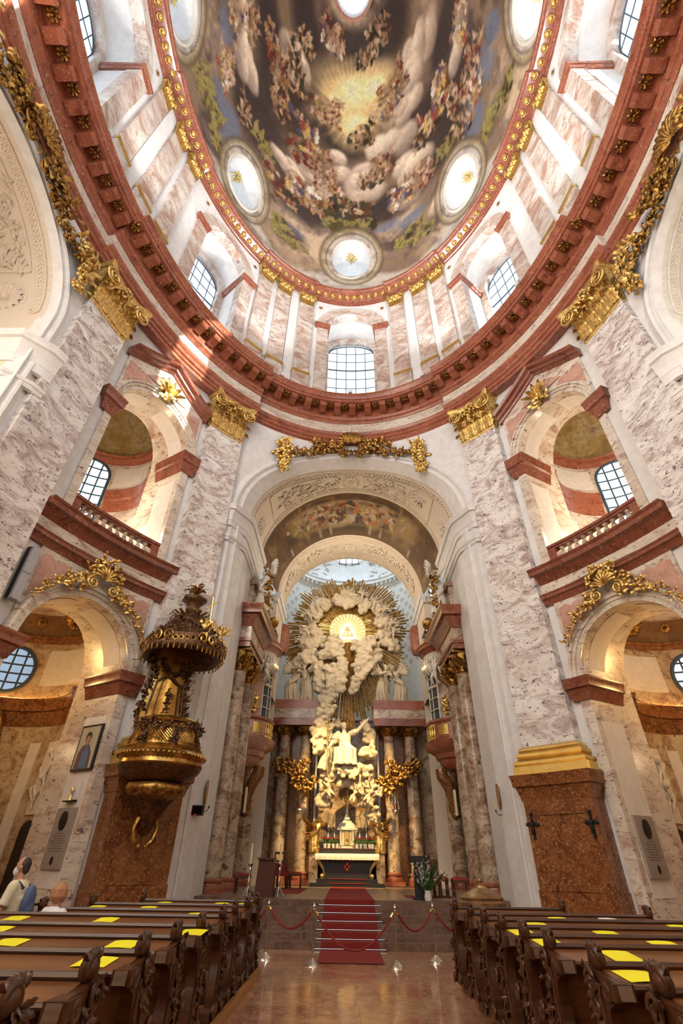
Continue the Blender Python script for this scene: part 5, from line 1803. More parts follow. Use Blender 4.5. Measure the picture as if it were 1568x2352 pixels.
for sg in (-1, 1):
    sn = 'left' if sg < 0 else 'right'
    column(sg*4.74, 20.0, PZ-.1, 8.12, 9.05, .36, 'front marble column on the %s of the chancel, gilded capital' % sn, 'choir columns')
    column(sg*4.66, 21.75, PZ-.1, 8.12, 9.05, .35, 'second marble column on the %s of the chancel, behind the front one' % sn, 'choir columns')
    column(sg*4.9, 26.3, PZ-.1, 6.9, 7.65, .32, 'marble column behind the %s window bay' % sn, 'choir columns')
    # entablature over the pair, with pedestal above
    t = thing('entablature', 'dark red projecting entablature over the two %s chancel columns' % sn, 'entablature', (sg*4.9, 20.8, 9.05), 'entablatures over the choir columns')
    path = [(5.45, 19.42), (4.30, 19.42), (4.22, 22.35), (4.6, 22.5), (5.45, 22.5)]
    # left-hand normal must look into the choir: run it so for the left side and mirror
    pt = [(-a_, y) for a_, y in path]
    nm = miter(pt)
    def sw(pf):
        b_ = MB(); b_.sweep(pf, range(5), lambda i, o, z: (-sg*(pt[i][0]-nm[i][0]*o), pt[i][1]-nm[i][1]*o, z)); return b_
    obj('architrave', sw([(-.3, 9.05), (0, 9.05), (0, 9.25), (.05, 9.28), (.05, 9.42), (-.3, 9.42)]), M['red_dark'], t)
    obj('frieze', sw([(-.3, 9.42), (.0, 9.42), (.0, 9.95), (-.3, 9.95)]), M['marble_col'], t)
    obj('cornice', sw(cornice_prof(9.95, 10.85, .04, .48, -.3)), M['red_dark'], t)
    b = MB(); b.box(sg*4.3, sg*5.4, 19.5, 22.4, 9.05, 9.2); b.box(sg*4.3, sg*5.4, 19.5, 22.4, 10.5, 10.86); obj('core', b, M['red_dark'], t)
    b = MB(); b.box(sg*4.55, sg*5.0, 19.9, 22.2, 10.85, 12.2); b.box(sg*4.45, sg*5.0, 19.8, 22.3, 12.2, 12.42)
    obj('pedestal', b, M['marble_col'], t)
    # statue standing on it
    statue('statue', 'white robed statue with gilt drapery standing on the %s chancel entablature' % sn, 'statue', (sg*4.12, 20.35, 10.86), M['pale_sculpt'], sg*PI/2*.75, 'statues over the choir columns', .032,
           S=2.5, seed=3+sg, lean=(.03*sg, 0), arms=[((-.2, -.08, -.02), (-.1, -.2, .16)), ((.2, -.02, -.15), (.26, -.1, -.3))], wings=.4)
    b = MB(); rg = random.Random(5)
    garland(b, [(sg*(4.05-.06*math.sin(3*u)), 20.05, 13.0-2.0*u) for u in arange(0, 1, 8)], .34, 46, rg, lambda p: (-sg, -.7, 0))
    tag(obj('gilt_drapery', b, M['old_gold'], None, 78), 'gilt sash hanging in front of the %s chancel statue' % sn, 'drapery', 'gilt sashes of the chancel statues')

# ------------------------------------------------------------------ bow-fronted oratory windows
for sg in (-1, 1):
    sn = 'left' if sg < 0 else 'right'
    cx, cy = sg*5.1, 24.15
    RB = 1.42
    t = thing('oratory', 'bow-fronted oratory with white glazing bars and gilt balusters on the %s choir wall' % sn, 'oratory', (cx, cy, 4.0), 'oratories of the choir')
    def bow(th, r, z):     # th from -pi/2 (altar side) .. pi/2 (nave side), bulging into the choir
        return (cx-sg*r*math.cos(th), cy-r*math.sin(th), z)
    TH_ = arange(-PI/2, PI/2, 22)
    def ring(prof, mat, name, label=None):
        b_ = MB(); b_.sweep(prof, TH_, lambda th, o, z: bow(th, o, z)); return obj(name, b_, mat, t, 35, label)
    rm = M['pink'] if sg < 0 else M['red']  # left oratory's lit look put into the colour, as paler rose
    ring([(0, 5.15), (.70, 5.15), (.95, 5.35), (1.0, 5.5), (1.12, 5.55), (1.18, 5.75), (1.5, 5.95), (1.58, 6.12), (1.62, 6.2), (0, 6.2)], rm, 'bracket_moulding')
    ring([(0, 6.2), (1.40, 6.2), (1.40, 6.32), (0, 6.32)], rm, 'balcony_floor')
    ring([(1.24, 6.95), (1.46, 6.95), (1.50, 7.02), (1.46, 7.12), (1.24, 7.12)], M['red_dark'], 'balcony_rail')
    for k in range(9):
        th = -.62+1.1*k/8
        b = MB(); c = bow(th, 1.36, 6.32)
        b.lathe([(0, 0), (.075, 0), (.075, .05), (.04, .08), (.085, .22), (.07, .32), (.035, .42), (.06, .5), (.075, .56), (.075, .63), (0, .63)], c, 9)
        obj('baluster', b, M['gold_plain'], t, 40, 'gilt baluster')
    for th0, th1 in ((.58, 1.2), (-1.25, -.72)):
        b = MB(); b.sweep([(1.0, 6.32), (1.43, 6.32), (1.43, 6.95), (1.0, 6.95)], arange(th0, th1, 6), lambda th, o, z: bow(th, o, z)); o_ = obj('balcony_pedestal', b, rm, t)
        b = MB(); b.sweep([(1.42, 6.42), (1.45, 6.42), (1.45, 6.85), (1.42, 6.85)], arange(th0+.14, th1-.14, 5), lambda th, o, z: bow(th, o, z)); sub('gilt_panel', b, M['gold_plain'], o_, t)
    # glazed bow
    b = MB(); b.grid(arange(-1.0, .72, 12), [7.1, 9.6], lambda th, z: bow(th, 1.16, z)); g = obj('glazing', b, M['pane_dark'], t)
    b = MB()
    for th in (-1.0, -.66, -.31, .03, .37, .72):
        b.tube([bow(th, 1.19, 7.1), bow(th, 1.19, 9.7)], .045 if th in (-1.0, .72) else .024, 6)
    for z, w_ in ((7.12, .05), (7.62, .022), (8.15, .022), (8.66, .07), (9.1, .022), (9.6, .05)):
        b.tube([bow(th, 1.19, z) for th in arange(-1.0, .72, 12)], w_, 6)
    sub('glazing_bars', b, M['whitewood'], g, t)
    for th0, th1 in ((.72, 1.5), (-1.5, -1.0)):
        b = MB(); b.sweep([(.6, 6.9), (1.2, 6.9), (1.2, 10.2), (.6, 10.2)], arange(th0, th1, 6), lambda th, o, z: bow(th, o, z)); o_ = obj('side_pier', b, M['marble_col'] if sg > 0 else M['pink'], t)  # left piers carry the same lit look in their colour
        b = MB(); c = bow((th0+th1)/2, 1.24, 7.65); rg = random.Random(3)
        garland(b, [bow((th0+th1)/2, 1.22, z) for z in (7.3, 7.7, 8.1)], .26, 26, rg, lambda p: (-sg, -.6, 0)); sub('gilt_ornament', b, M['gold_plain'], o_, t, 78)
    ring([(0, 9.65), (1.24, 9.65), (1.30, 10.3), (0, 10.3)], M['pale_sculpt'], 'frieze')
    ring(cornice_prof(10.3, 10.75, 1.26, 1.62, 0), rm, 'cornice')
    ring([(0, 10.75), (1.2, 10.75), (1.2, 11.25), (1.1, 11.3), (0, 11.3)], M['old_gold'], 'gilt_attic')
    b = MB(); rg = random.Random(8)
    for k in range(15):
        th = -1.1+2.1*k/14
        b.tube([bow(th, 1.30, 10.05), bow(th, 1.33, 9.85), bow(th, 1.30, 9.5-.25*math.sin(PI*k/14))], [.06, .07, .02], 6)
    obj('fringed_valance', b, M['pale_sculpt'], t)
    f_ = fuse(statue_mb(S=1.25, seed=4, robe=False, child=True, lean=(.06, .04), arms=[((-.2, -.1, .1), (-.15, -.2, .26)), ((.2, -.02, .04), (.3, -.1, .16))], legs=[((-.08, -.12, -.18), (-.1, -.02, -.4)), ((.1, -.05, -.22), (.14, .1, -.42))]), .035, 1)
    c = bow(.82, 1.5, 8.55); place(f_, c, (-PI/2*.7 if sg > 0 else PI/2*.7)*1.0)
    obj('putto', f_, M['pale_sculpt'], t, 60, 'white putto holding the drapery')
    b = MB()
    for k in range(5):
        pts = [bow(.95-.22*k+.1*u, 1.32+.08*math.sin(u*5), 9.75-(.9-.12*k)*u) for u in arange(0, 1, 5)]
        b.tube(pts, [.10, .13, .12, .10, .08, .03], 7)
    obj('drapery', fuse(b, .05, 1), M['pale_sculpt'], t, 60)
    b = MB(); b.ball((sg*4.05, 23.2, 11.75), .33, 14, 10); b.lathe([(.0, 0), (.26, 0), (.14, .08), (.1, .16)], (sg*4.05, 23.2, 11.28), 12); obj('gilt_ball', b, M['old_gold'], t)
    # scrolled console carrying the bow
    b = MB()
    pts = [(cx-sg*q, cy, z) for q, z in ((1.0, 5.2), (.95, 4.9), (.72, 4.5), (.58, 4.0), (.62, 3.6), (.5, 3.35))]
    b.tube(pts, [.24, .27, .24, .2, .2, .1], 10); b.ball((cx-sg*.95, cy, 5.0), .26, 10, 7); b.ball((cx-sg*.55, cy, 3.45), .2, 10, 7)
    obj('console', b, M['brown'], t)
    # red marble door frame under the oratory
    t2 = thing('door_surround', 'brown marble door frame under the %s oratory' % sn, 'door frame', (sg*5.4, 23.9, PZ), 'door frames under the oratories')
    b = MB(); 
    for y in (23.1, 25.0):
        b.box(sg*5.15, sg*5.46, y-.16, y+.16, PZ, 4.9)
    obj('jambs', b, M['brown'], t2)
    b = MB(); b.box(sg*5.15, sg*5.46, 22.94, 25.16, 4.9, 5.2); obj('lintel', b, M['brown'], t2)
    b = MB(); b.box(sg*5.36, sg*5.44, 23.26, 24.84, PZ, 4.9); obj('door_leaf', b, M['maroon'], t2)
    # marble facing of the side wall
    b = MB(); b.box(sg*5.3, sg*5.5, 22.4, 22.95, PZ, 9.05); b.box(sg*5.3, sg*5.5, 25.15, 25.7, PZ, 9.05); struct('trim_34', b, M['marble'])

# ------------------------------------------------------------------ second arch, painted vault and apse
R2, Z2, YA, YB = 4.02, 13.65, 23.8, 26.6
b = MB()
b.grid(arange(PI, 0, 44), [YA, YB], lambda t, y: (R2*math.cos(t), y, Z2+R2*math.sin(t)))
for sg in (-1, 1):
    b.add([(sg*R2, 25.5, 8.6), (sg*R2, YB, 8.6), (sg*R2, YB, Z2), (sg*R2, 25.5, Z2)], [(0, 1, 2, 3)])
    b.add([(sg*R2, YA, 11.9), (sg*R2, 25.5, 11.9), (sg*R2, 25.5, Z2), (sg*R2, YA, Z2)], [(0, 1, 2, 3)])
    b.add([(sg*R2, YA, 10.8), (sg*5.5, YA, 10.8), (sg*5.5, YA, Z2), (sg*R2, YA, Z2)], [(0, 1, 2, 3)])
    b.add([(sg*R2, YB, 0), (sg*5.5, YB, 0), (sg*5.5, YB, Z2), (sg*R2, YB, Z2)], [(0, 1, 2, 3)])
    b.add([(sg*R2, 25.5, 8.6), (sg*5.5, 25.5, 8.6), (sg*5.5, 25.5, 12), (sg*R2, 25.5, 12)], [(0, 1, 2, 3)])
struct('trim_35', b, M['cream'])
b = MB(); guilloche(b, R2, Z2, lambda t: YA+.28, .05, PI-.05, 70, .13, .03); guilloche(b, R2, Z2, lambda t: YB-.28, .05, PI-.05, 70, .13, .03)
for t0, t1 in ((.3, 1.36), (PI-.3, PI-1.36)):
    stucco(b, R2, Z2, lambda t: (YA+YB)/2, .9, t0, t1, 26, s0=.3)
    for y in (YA+.55, YB-.55):
        b.tube([(R2*.996*math.cos(t), y, Z2+R2*.996*math.sin(t)) for t in arange(t0, t1, 14)], .03, 5)
for t in (PI/2, ):
    n_ = Vector((-math.cos(t), 0, -math.sin(t))); c = Vector((R2*math.cos(t), (YA+YB)/2, Z2+R2*math.sin(t)))
    rosette(b, c, n_, .45, 12, .04); torus(b, c, Vector((0, 1, 0)), n_.cross(Vector((0, 1, 0))), .52, .045, 22, 6)
struct('trim_36', b, M['cream'])
for sg in (-1, 1):
    b = MB(); pt = [(-R2+.02, YB), (-R2+.02, YA)]
    molding(b, [(-R2, YB+.3), (-R2, YA-.2)], cornice_prof(13.2, 13.7, .04, .22))
    b.v = [(-sg*x, y, z) if sg > 0 else (x, y, z) for x, y, z in [tuple(p) for p in b.v]]
    struct('trim_37', b, M['white'])
    b = MB(); b.lathe([(0, -.95), (.3, -.95), (.42, -.7), (.42, .5), (.3, .75), (0, .8)], (sg*3.98, 26.9, 12.4), 8); tag(obj('wall_bracket', b, M['red_dark']), 'dark red bracket at the %s foot of the inner arch' % ('left' if sg < 0 else 'right'), 'bracket', 'brackets of the inner arch')
# painted vault between the two arches
b = MB()
def sail(t, u):
    y = Y1+(YA-Y1)*u
    r = RI+(R2-RI)*u; z0 = Z1+(Z2-Z1)*u
    k = 1+.36*math.sin(PI*min(1, u*1.0))**.8
    up = math.sin(t)
    return (r*math.cos(t)*(1+.20*math.sin(PI*u)*up), y, z0+r*up*(1+.26*math.sin(PI*u**1.25)))
b.grid(arange(PI, 0, 60), arange(0, 1, 22), sail)
me = mesh_of(b, 'ceiling_presbytery', None, 0)
me.polygons.foreach_set('use_smooth', [True]*len(me.polygons))
pv = np.array([tuple(v.co) for v in me.vertices])
tt = np.repeat(np.arange(61)/60.0, 23); uu = np.tile(np.arange(23)/22.0, 61)
# (painted in a finer grid)
b = MB(); NTv, NUv = 260, 90
b.grid(arange(PI, 0, NTv), arange(0, 1, NUv), sail)
me = mesh_of(b, 'ceiling_presbytery', None, 0); me.polygons.foreach_set('use_smooth', [True]*len(me.polygons))
tt = np.repeat(np.arange(NTv+1)/NTv, NUv+1); uu = np.tile(np.arange(NUv+1)/NUv, NTv+1)
nr = np.random.default_rng(5)
pv = np.array([tuple(v.co) for v in me.vertices])
xg, yg, zg = pv[:, 0], pv[:, 1], pv[:, 2]
m1, m2 = fbm(.5, 71), fbm(1.4, 91, 3)
C = np.zeros((len(tt), 3))+np.array((.13, .075, .036))
C = lerp(C, (.26, .16, .07), np.clip((m2-.5)*5, 0, .8))
ctr = np.clip(1.35-np.abs(tt-.5)/.24, 0, 1)*np.clip(1.6-np.abs(uu-.70)/.14, 0, 1)
C = lerp(C, (.46, .33, .18), np.clip(ctr*1.6*(.4+m1), 0, .95))
C = lerp(C, (.60, .47, .32), np.clip((m1-.5)*6, 0, 1)*np.clip(ctr*2, 0, 1)*.8)
C = lerp(C, (.07, .045, .03), np.clip((.44-m2)*6, 0, .8))
for q in range(260):
    tq, uq = nr.normal(.5, .10), nr.uniform(.56, .84)
    th = nr.uniform(0, PI); l, wd = nr.uniform(.010, .024), nr.uniform(.004, .010)
    x_, y_ = tt-tq, (uu-uq)*.30
    p_ = x_*math.cos(th)+y_*math.sin(th); o_ = -x_*math.sin(th)+y_*math.cos(th)
    f = np.clip((1-(p_/l)**2-(o_/wd)**2)*2, 0, 1)
    C = lerp(C, [(.50, .20, .06), (.60, .44, .20), (.08, .055, .045), (.50, .36, .24), (.22, .07, .04), (.62, .54, .42), (.16, .10, .06), (.30, .20, .12)][nr.integers(8)], f*.9)
frame_ = np.exp(-((ctr-.28)/.06)**2)
C = lerp(C, (.36, .24, .07), np.clip(frame_, 0, 1)*.7)
for tq in (.30, .70):
    C = lerp(C, (.34, .22, .10), np.exp(-((tt-tq)/.006)**2)*.8)
band_ = np.clip((uu-.90)*16, 0, 1)
C = lerp(C, (.16, .10, .05), band_*.8)
for tq in (.36, .41, .59, .64, .2, .8):
    C = lerp(C, (.50, .42, .32), np.clip((uu-.86)*20, 0, 1)*np.clip((.985-uu)*40, 0, 1)*np.clip(1-np.abs(tt-tq)/.008, 0, 1)*.9)
at = me.color_attributes.new('painting', 'FLOAT_COLOR', 'POINT')
cc = np.ones((len(tt), 4), np.float32); cc[:, :3] = np.clip(C, .005, 1)
at.data.foreach_set('color', cc.ravel())
me.materials.append(bpy.data.materials['dome_painting'])
o = bpy.data.objects.new('ceiling_presbytery', me); col.objects.link(o); o['kind'] = 'structure'
# apse
AR, ACY = 5.0, 28.4
b = MB()
tha = arange(-PI/2, PI/2, 40)
ap = lambda th, r, z: (r*math.sin(th), ACY+r*math.cos(th), z)
b.grid(tha, [0, 9, 19.3], lambda th, z: ap(th, AR, z))
for sg in (-1, 1):
    b.add([(sg*AR, 26.6, 0), (sg*AR, ACY, 0), (sg*AR, ACY, 19.3), (sg*AR, 26.6, 19.3)], [(0, 1, 2, 3)])
struct('wall_apse', b, M['white'])
b = MB()
for i in range(-9, 10):
    for j in range(14):
        th, z = i*.16, 12.6+j*.42
        if j % 2: th += .08
        for q in range(1):
            c = Vector(ap(th, AR-.02, z)); u = Vector(ap(th+.01, AR, z))-Vector(ap(th, AR, z)); u.normalize()
            b.add([c-u*.22, c-Vector((0, 0, .2)), c+u*.22, c+Vector((0, 0, .2))], [(0, 1, 2, 3)])
me_ = struct('trim_38', b, plain('lattice_paint', (.62, .56, .48), .6))
b = MB(); b.grid(tha, arange(0, PI/2, 14), lambda th, e: ap(th, AR*math.cos(e), 19.3+3.6*math.sin(e)))
b.grid(arange(PI/2, 3*PI/2, 24), arange(0, PI/2, 14), lambda th, e: ap(th, AR*math.cos(e), 19.3+3.6*math.sin(e)))
struct('ceiling_apse', b, M['white'])
b = MB(); b.sweep(cornice_prof(18.7, 19.4, .05, .55), tha, lambda th, o, z: ap(th, AR-o, z))
for k in range(36):
    th = -PI/2+PI*(k+.5)/36
    b.box(th-.012, th+.012, .1, .4, 18.85, 19.1, 1, lambda t_, o, z: ap(t_, AR-o, z))
struct('trim_39', b, M['white'])
# round window low in the back of the apse dome, with stucco palms beside it
e0 = .53
c = Vector(ap(0, (AR-.1)*math.cos(e0), 19.3+3.55*math.sin(e0)))
nn = Vector((0, -.62, -.78)).normalized(); uu_ = Vector((1, 0, 0)); vv_ = nn.cross(uu_)
window('', lambda u, d, z: tuple(c+uu_*u+vv_*(-(z-c.z))*-1-nn*d), 1.25, c.z-1, c.z, 0, 5, 5, M['pane'], M['lead'], 'round', .03)
b = MB(); rg = random.Random(6)
for sg in (-1, 1):
    for k in range(26):
        th = sg*rg.uniform(.32, .8); e = rg.uniform(.1, .6)
        p = Vector(ap(th, (AR-.06)*math.cos(e), 19.3+3.55*math.sin(e)))
        n_ = (Vector((0, ACY, 19))-p).normalized(); d = Vector((sg, 0, rg.uniform(-.4, .9)))
        b.leaf(p, d, n_, rg.uniform(.4, .8), .2, .3)
struct('trim_40', b, plain('palm_stucco', (.60, .58, .55), .6))
# ------------------------------------------------------------------ high altar architecture
AC = -0.1
for sg in (-1, 1):
    sn = 'left' if sg < 0 else 'right'
    column(AC+sg*2.24, 28.0, PZ+.02, 7.25, 7.68, .31, 'inner marble column on the %s of the high altar, warm lit' % sn, 'high altar columns')
    column(AC+sg*3.36, 28.0, PZ+.02, 7.25, 7.68, .31, 'outer marble column on the %s of the high altar' % sn, 'high altar columns')
    t = thing('entablature', 'red marble entablature block over the %s pair of altar columns' % sn, 'entablature', (AC+sg*2.8, 28, 7.68), 'entablatures of the high altar')
    x0, x1 = sorted((AC+sg*1.72, AC+sg*3.95))
    path = [(x1, 29.2), (x1, 27.55), (x0, 27.55), (x0, 29.2)]
    nm = miter(path)
    def sw(pf):
        b_ = MB(); b_.sweep(pf, range(4), lambda i, o, z: (path[i][0]-nm[i][0]*o, path[i][1]-nm[i][1]*o, z)); return b_
    # nm points left of the path, the inside of the block
    obj('architrave', sw([(-.3, 7.68), (0, 7.68), (0, 7.86), (.05, 7.9), (.05, 8.05), (-.3, 8.05)]), M['red_dark'], t)
    obj('frieze', sw([(-.3, 8.05), (0, 8.05), (0, 8.5), (-.3, 8.5)]), M['marble_col'], t)
    obj('cornice', sw(cornice_prof(8.5, 8.98, .03, .4, -.3)), M['red'], t)
    b = MB(); b.box(x0, x1, 27.6, 29.2, 7.7, 8.95); obj('core', b, M['red_dark'], t)
    b = MB(); b.box(x0+.06, x1-.06, 28.75, 29.3, PZ, 7.68); obj('back_pier', b, M['brown'], t)
    b = MB(); b.box(AC+sg*1.63, AC+sg*1.74, 28.7, 28.9, PZ, 7.5); tag(obj('white_lesene', b, M['white']), 'narrow white strip along the %s edge of the altar niche' % sn, 'pilaster strip', 'white strips of the altar niche')
b = MB(); b.box(AC-1.75, AC+1.75, 29.1, 29.4, PZ, 8.2); struct('wall_altar', b, M['marble_col'])
b = MB(); b.box(-4.95, 4.95, 29.3, 29.5, 7.9, 8.4); struct('trim_41', b, M['red_dark'])
b = MB(); b.box(-4.95, 4.95, 29.32, 29.46, PZ, 7.9); struct('trim_42', b, M['marble_room'])

# ------------------------------------------------------------------ gilded glory
GX, GY, GZ = -.12, 28.25, 13.45
t = thing('glory', 'gilded glory of rays, cream stucco clouds and a glowing amber window above the altar', 'sculpture', (GX, GY, 9.0))
rg = random.Random(12)
def ray(a_, r0, r1, w, dy=0.0, th=.05, taper=1.6):
    m_ = MB(); d = Vector((math.cos(a_), 0, math.sin(a_))); s_ = Vector((-math.sin(a_), 0, math.cos(a_)))
    c = Vector((GX, GY+dy, GZ))
    for j in (-1, 0, 1):
        o = s_*(j*w*.75); l = r1*(1-.05*abs(j))
        p0, p1 = c+d*r0+o*.75, c+d*l+o*taper*.9
        for q in (1,):
            m_.add([p0-s_*w*.32, p0+Vector((0, -th, 0)), p0+s_*w*.32, p0+Vector((0, th, 0)), p1-s_*w*.40, p1+Vector((0, -th*1.3, 0)), p1+s_*w*.40, p1+Vector((0, th, 0))],
                   [(3, 2, 1, 0), (4, 5, 6, 7), (0, 1, 5, 4), (1, 2, 6, 5), (2, 3, 7, 6), (3, 0, 4, 7)])
    return m_
for k in range(64):
    a_ = PI*2*k/64+rg.uniform(-.02, .02)
    deg_ = math.degrees(a_) % 360
    r1 = rg.uniform(3.5, 4.05)
    if 228 < deg_ < 312:
        continue
    if 75 < deg_ < 105: r1 = rg.uniform(3.2, 3.75)
    if 200 < deg_ < 228 or 312 < deg_ < 340: r1 = rg.uniform(3.6, 4.3)
    obj('ray', ray(a_, 1.12, r1, rg.uniform(.13, .18)), M['ray'], t, 20)
for a_, r0, r1, w in ((268, .9, 6.0, .17), (272, .9, 6.1, .17), (276.5, .9, 5.2, .13), (280, 1.0, 5.8, .12), (284, 1.4, 5.0, .12), (288, 1.6, 5.3, .13), (293, 1.8, 4.9, .13), (298, 1.8, 4.4, .13), (303, 1.8, 4.2, .12), (308, 1.8, 4.1, .12),
                      (262, 1.0, 5.6, .13), (257, 1.6, 5.2, .12), (251, 1.2, 3.2, .10), (244, 1.8, 3.9, .13), (238, 1.8, 3.9, .13), (232, 1.8, 4.1, .12), (208, 1.5, 4.2, .10), (204, 1.6, 4.4, .1)):
    obj('ray', ray(rad(a_), r0, r1, w, -.28, .06, 1.5), M['ray'], t, 20)
# amber window with its triangle
b = MB(); ov = [(GX+1.95*math.cos(q), GY-.02, GZ-.05+1.12*math.sin(q)) for q in arange(0, 2*PI, 40)[:-1]]
b.add(ov, [tuple(range(40))]); wn = obj('amber_window', b, M['pane_gold'], t, 20, 'glowing amber window')
b = MB()
for k in range(56):
    a_ = 2*PI*k/56
    d = Vector((math.cos(a_), 0, math.sin(a_)))
    r1 = 1/math.sqrt((math.cos(a_)/1.97)**2+(math.sin(a_)/1.14)**2)
    w = .014+.016*(k % 2)
    s_ = Vector((-math.sin(a_), 0, math.cos(a_))); c = Vector((GX, GY-.06, GZ-.05))
    b.add([c+d*.55-s_*w*.4, c+d*.55+s_*w*.4, c+d*r1+s_*w*1.25, c+d*r1-s_*w*1.25]+[c+d*.55-s_*w*.4-Vector((0, .04, 0)), c+d*.55+s_*w*.4-Vector((0, .04, 0)), c+d*r1+s_*w*1.25-Vector((0, .04, 0)), c+d*r1-s_*w*1.25-Vector((0, .04, 0))],
          [(4, 5, 6, 7), (0, 1, 5, 4), (1, 2, 6, 5), (2, 3, 7, 6), (3, 0, 4, 7)])
sub('inner_rays', b, M['ray'], wn, t, 20)
b = MB(); tri = [(GX-.66, GZ-.62), (GX+.66, GZ-.62), (GX, GZ+.52)]
b.prism(tri, GY-.16, GY-.12); o = obj('triangle', b, plain('triangle_glow', (1, .97, .85), .5, 0, None, None, (1, .95, .80, .8)), t, 20, 'bright white triangle')
b = MB(); tri = [(GX-.42, GZ-.48), (GX+.42, GZ-.48), (GX, GZ+.26)]
b.prism(tri, GY-.21, GY-.17); sub('triangle_field', b, M['ray'], o, t, 20)
b = MB()    # the four letters in the triangle
lz, lh = GZ-.40, .24
def bar(x0, x1, z0, z1): b.box(GX+x0, GX+x1, GY-.24, GY-.21, lz+z0, lz+z1)
for x in (-.24, .0):
    bar(x, x+.12, lh-.035, lh); bar(x+.09, x+.12, 0, lh); bar(x, x+.03, 0, lh-.09)
bar(-.10, -.06, 0, lh); bar(-.13, -.06, lh-.035, lh)
bar(.16, .21, lh-.11, lh); bar(.17, .20, lh-.15, lh-.1)
sub('letters', b, plain('letter_glow', (1, .97, .8), .5, 0, None, None, (1, .95, .7, .7)), o, t, 20)
# clouds
CL = [[(-2.5, .2, 13.0, .75), (-2.9, .2, 12.3, .6), (-2.0, .0, 12.4, .5)], [(-2.6, .2, 14.2, .6), (-2.2, .1, 15.0, .65), (-1.6, .1, 15.3, .45)],
      [(-.7, 0, 15.6, .55), (0, -.1, 15.3, .55), (.6, 0, 15.6, .5), (-.1, 0, 16.1, .45)], [(1.3, 0, 15.4, .5), (1.1, .1, 14.9, .45)], [(2.1, .1, 15.2, .6), (2.6, .2, 14.5, .55)],
      [(2.4, .1, 14.0, .6), (2.9, .2, 13.4, .6)], [(2.7, .2, 12.7, .65), (3.2, .2, 12.1, .45), (2.2, 0, 12.9, .4)],
      [(-1.0, -.3, 12.1, .55), (-.55, -.3, 11.7, .5), (-1.4, -.2, 11.7, .5)], [(1.5, -.3, 12.2, .5), (1.0, -.3, 11.6, .5), (.7, -.35, 10.9, .48), (.9, -.3, 11.1, .4)], [(.55, -.4, 10.2, .4), (.3, -.4, 9.6, .35)],
      [(-2.2, .1, 11.6, .6), (-2.9, .2, 11.4, .45)], [(-1.0, -.4, 10.7, .45), (-.8, -.4, 9.9, .5), (-.9, -.5, 9.1, .45)], [(-1.2, -.5, 8.3, .5), (-1.5, -.5, 7.4, .55), (-1.4, -.5, 6.5, .5)]]
def densify(pts):
    out = list(pts)
    for p, q in zip(pts[:-1], pts[1:]):
        out.append(tuple((u+v)/2 for u, v in zip(p, q)))
    return out
CL += [[(-.3, -.45, 11.2, .4), (-.35, -.45, 10.5, .42), (-.45, -.5, 9.7, .42)], [(1.55, -.1, 11.5, .45), (1.9, 0, 12.1, .4)], [(-1.7, -.1, 11.0, .45), (-1.6, -.2, 10.3, .42), (-1.5, -.3, 9.6, .42)], [(-1.3, -.5, 9.0, .5), (-1.0, -.5, 8.5, .45)], [(.75, -.35, 11.9, .5), (1.25, -.3, 11.2, .5), (.75, -.4, 10.5, .42)]]
for i, pts in enumerate(CL):
    pts = densify(pts)
    obj('cloud', cloud_mb([(GX+x*(.86 if z > 11.8 else 1), GY-.35+y, GZ+(z-GZ)*(.86 if z > 11.8 else 1), r*(.86 if z > 12.6 else 1.0)) for x, y, z, r in pts], i, .05), M['sculpt'], t, 60)
# cherub heads and little angels among the clouds
for i, (x, z, s_, rz) in enumerate(((-.1, 16.1, 1.3, 0), (.75, 16.0, 1.1, .5), (-1.9, 15.3, 1.2, -.4), (-2.3, 14.5, 1.2, -.6), (1.5, 15.4, 1.2, .6), (2.2, 15.0, 1.0, .8), (2.6, 13.9, 1.1, .7), (2.9, 13.2, 1.1, .5), (-2.4, 13.2, 1.1, -.6), (-.95, 12.5, 1.0, 0), (1.2, 12.3, 1.0, .3), (-2.9, 12.4, 1.0, -.5))):
    rg2 = random.Random(i)
    m_ = statue_mb(S=s_, robe=False, child=True, seed=i, wings=.36, lean=(rg2.uniform(-.1, .1), -.06), arms=[((-.22, -.1, rg2.uniform(-.1, .2)), (-.25, -.2, .2)), ((.22, -.1, rg2.uniform(-.15, .1)), (.3, -.2, .1))], legs=[((-.08, -.14, -.16), (-.12, .02, -.34)), ((.1, -.12, -.18), (.2, .05, -.36))])
    f_ = fuse(m_, .022, 1); place(f_, (GX+x*.86, GY-.75, GZ+(z-GZ)*.86-.62*s_), 0, (-.25, rz))
    obj('cherub', f_, M['sculpt'], t, 60)
# seated and standing angels on the altar entablature
for i, (x, rz, st, lb) in enumerate(((-3.2, .5, 0, 'cream angel standing at the outer left on the altar entablature'), (-2.35, -.3, 1, 'cream angel leaning inward on the left altar entablature'),
                                     (2.0, .35, 2, 'cream angel with folded arms, inner one of two on the right altar entablature'), (3.0, -.5, 3, 'cream angel with raised arm at the outer right on the altar entablature'))):
    kw = dict(S=2.15, seed=20+i, wings=.42, lean=((.10, -.05, .06, -.12)[i], -.08))
    if st in (0, 1):
        kw['arms'] = [((-.2, -.14, .02), (-.05, -.32, .02)), ((.2, -.12, .0), (.34, -.25, .08))]
    elif st == 2:
        kw.update(seated=False, arms=[((-.18, -.14, -.1), (-.02, -.26, -.06)), ((.18, -.12, -.14), (.06, -.28, -.04))])
    else:
        kw['arms'] = [((-.2, -.06, .10), (-.24, -.14, .3)), ((.2, -.06, -.12), (.22, -.2, -.1))]
    statue('angel_statue', lb, 'statue', (AC+x, 27.9, 8.98), M['sculpt'], rz, 'angels on the altar entablature', .028, **kw)
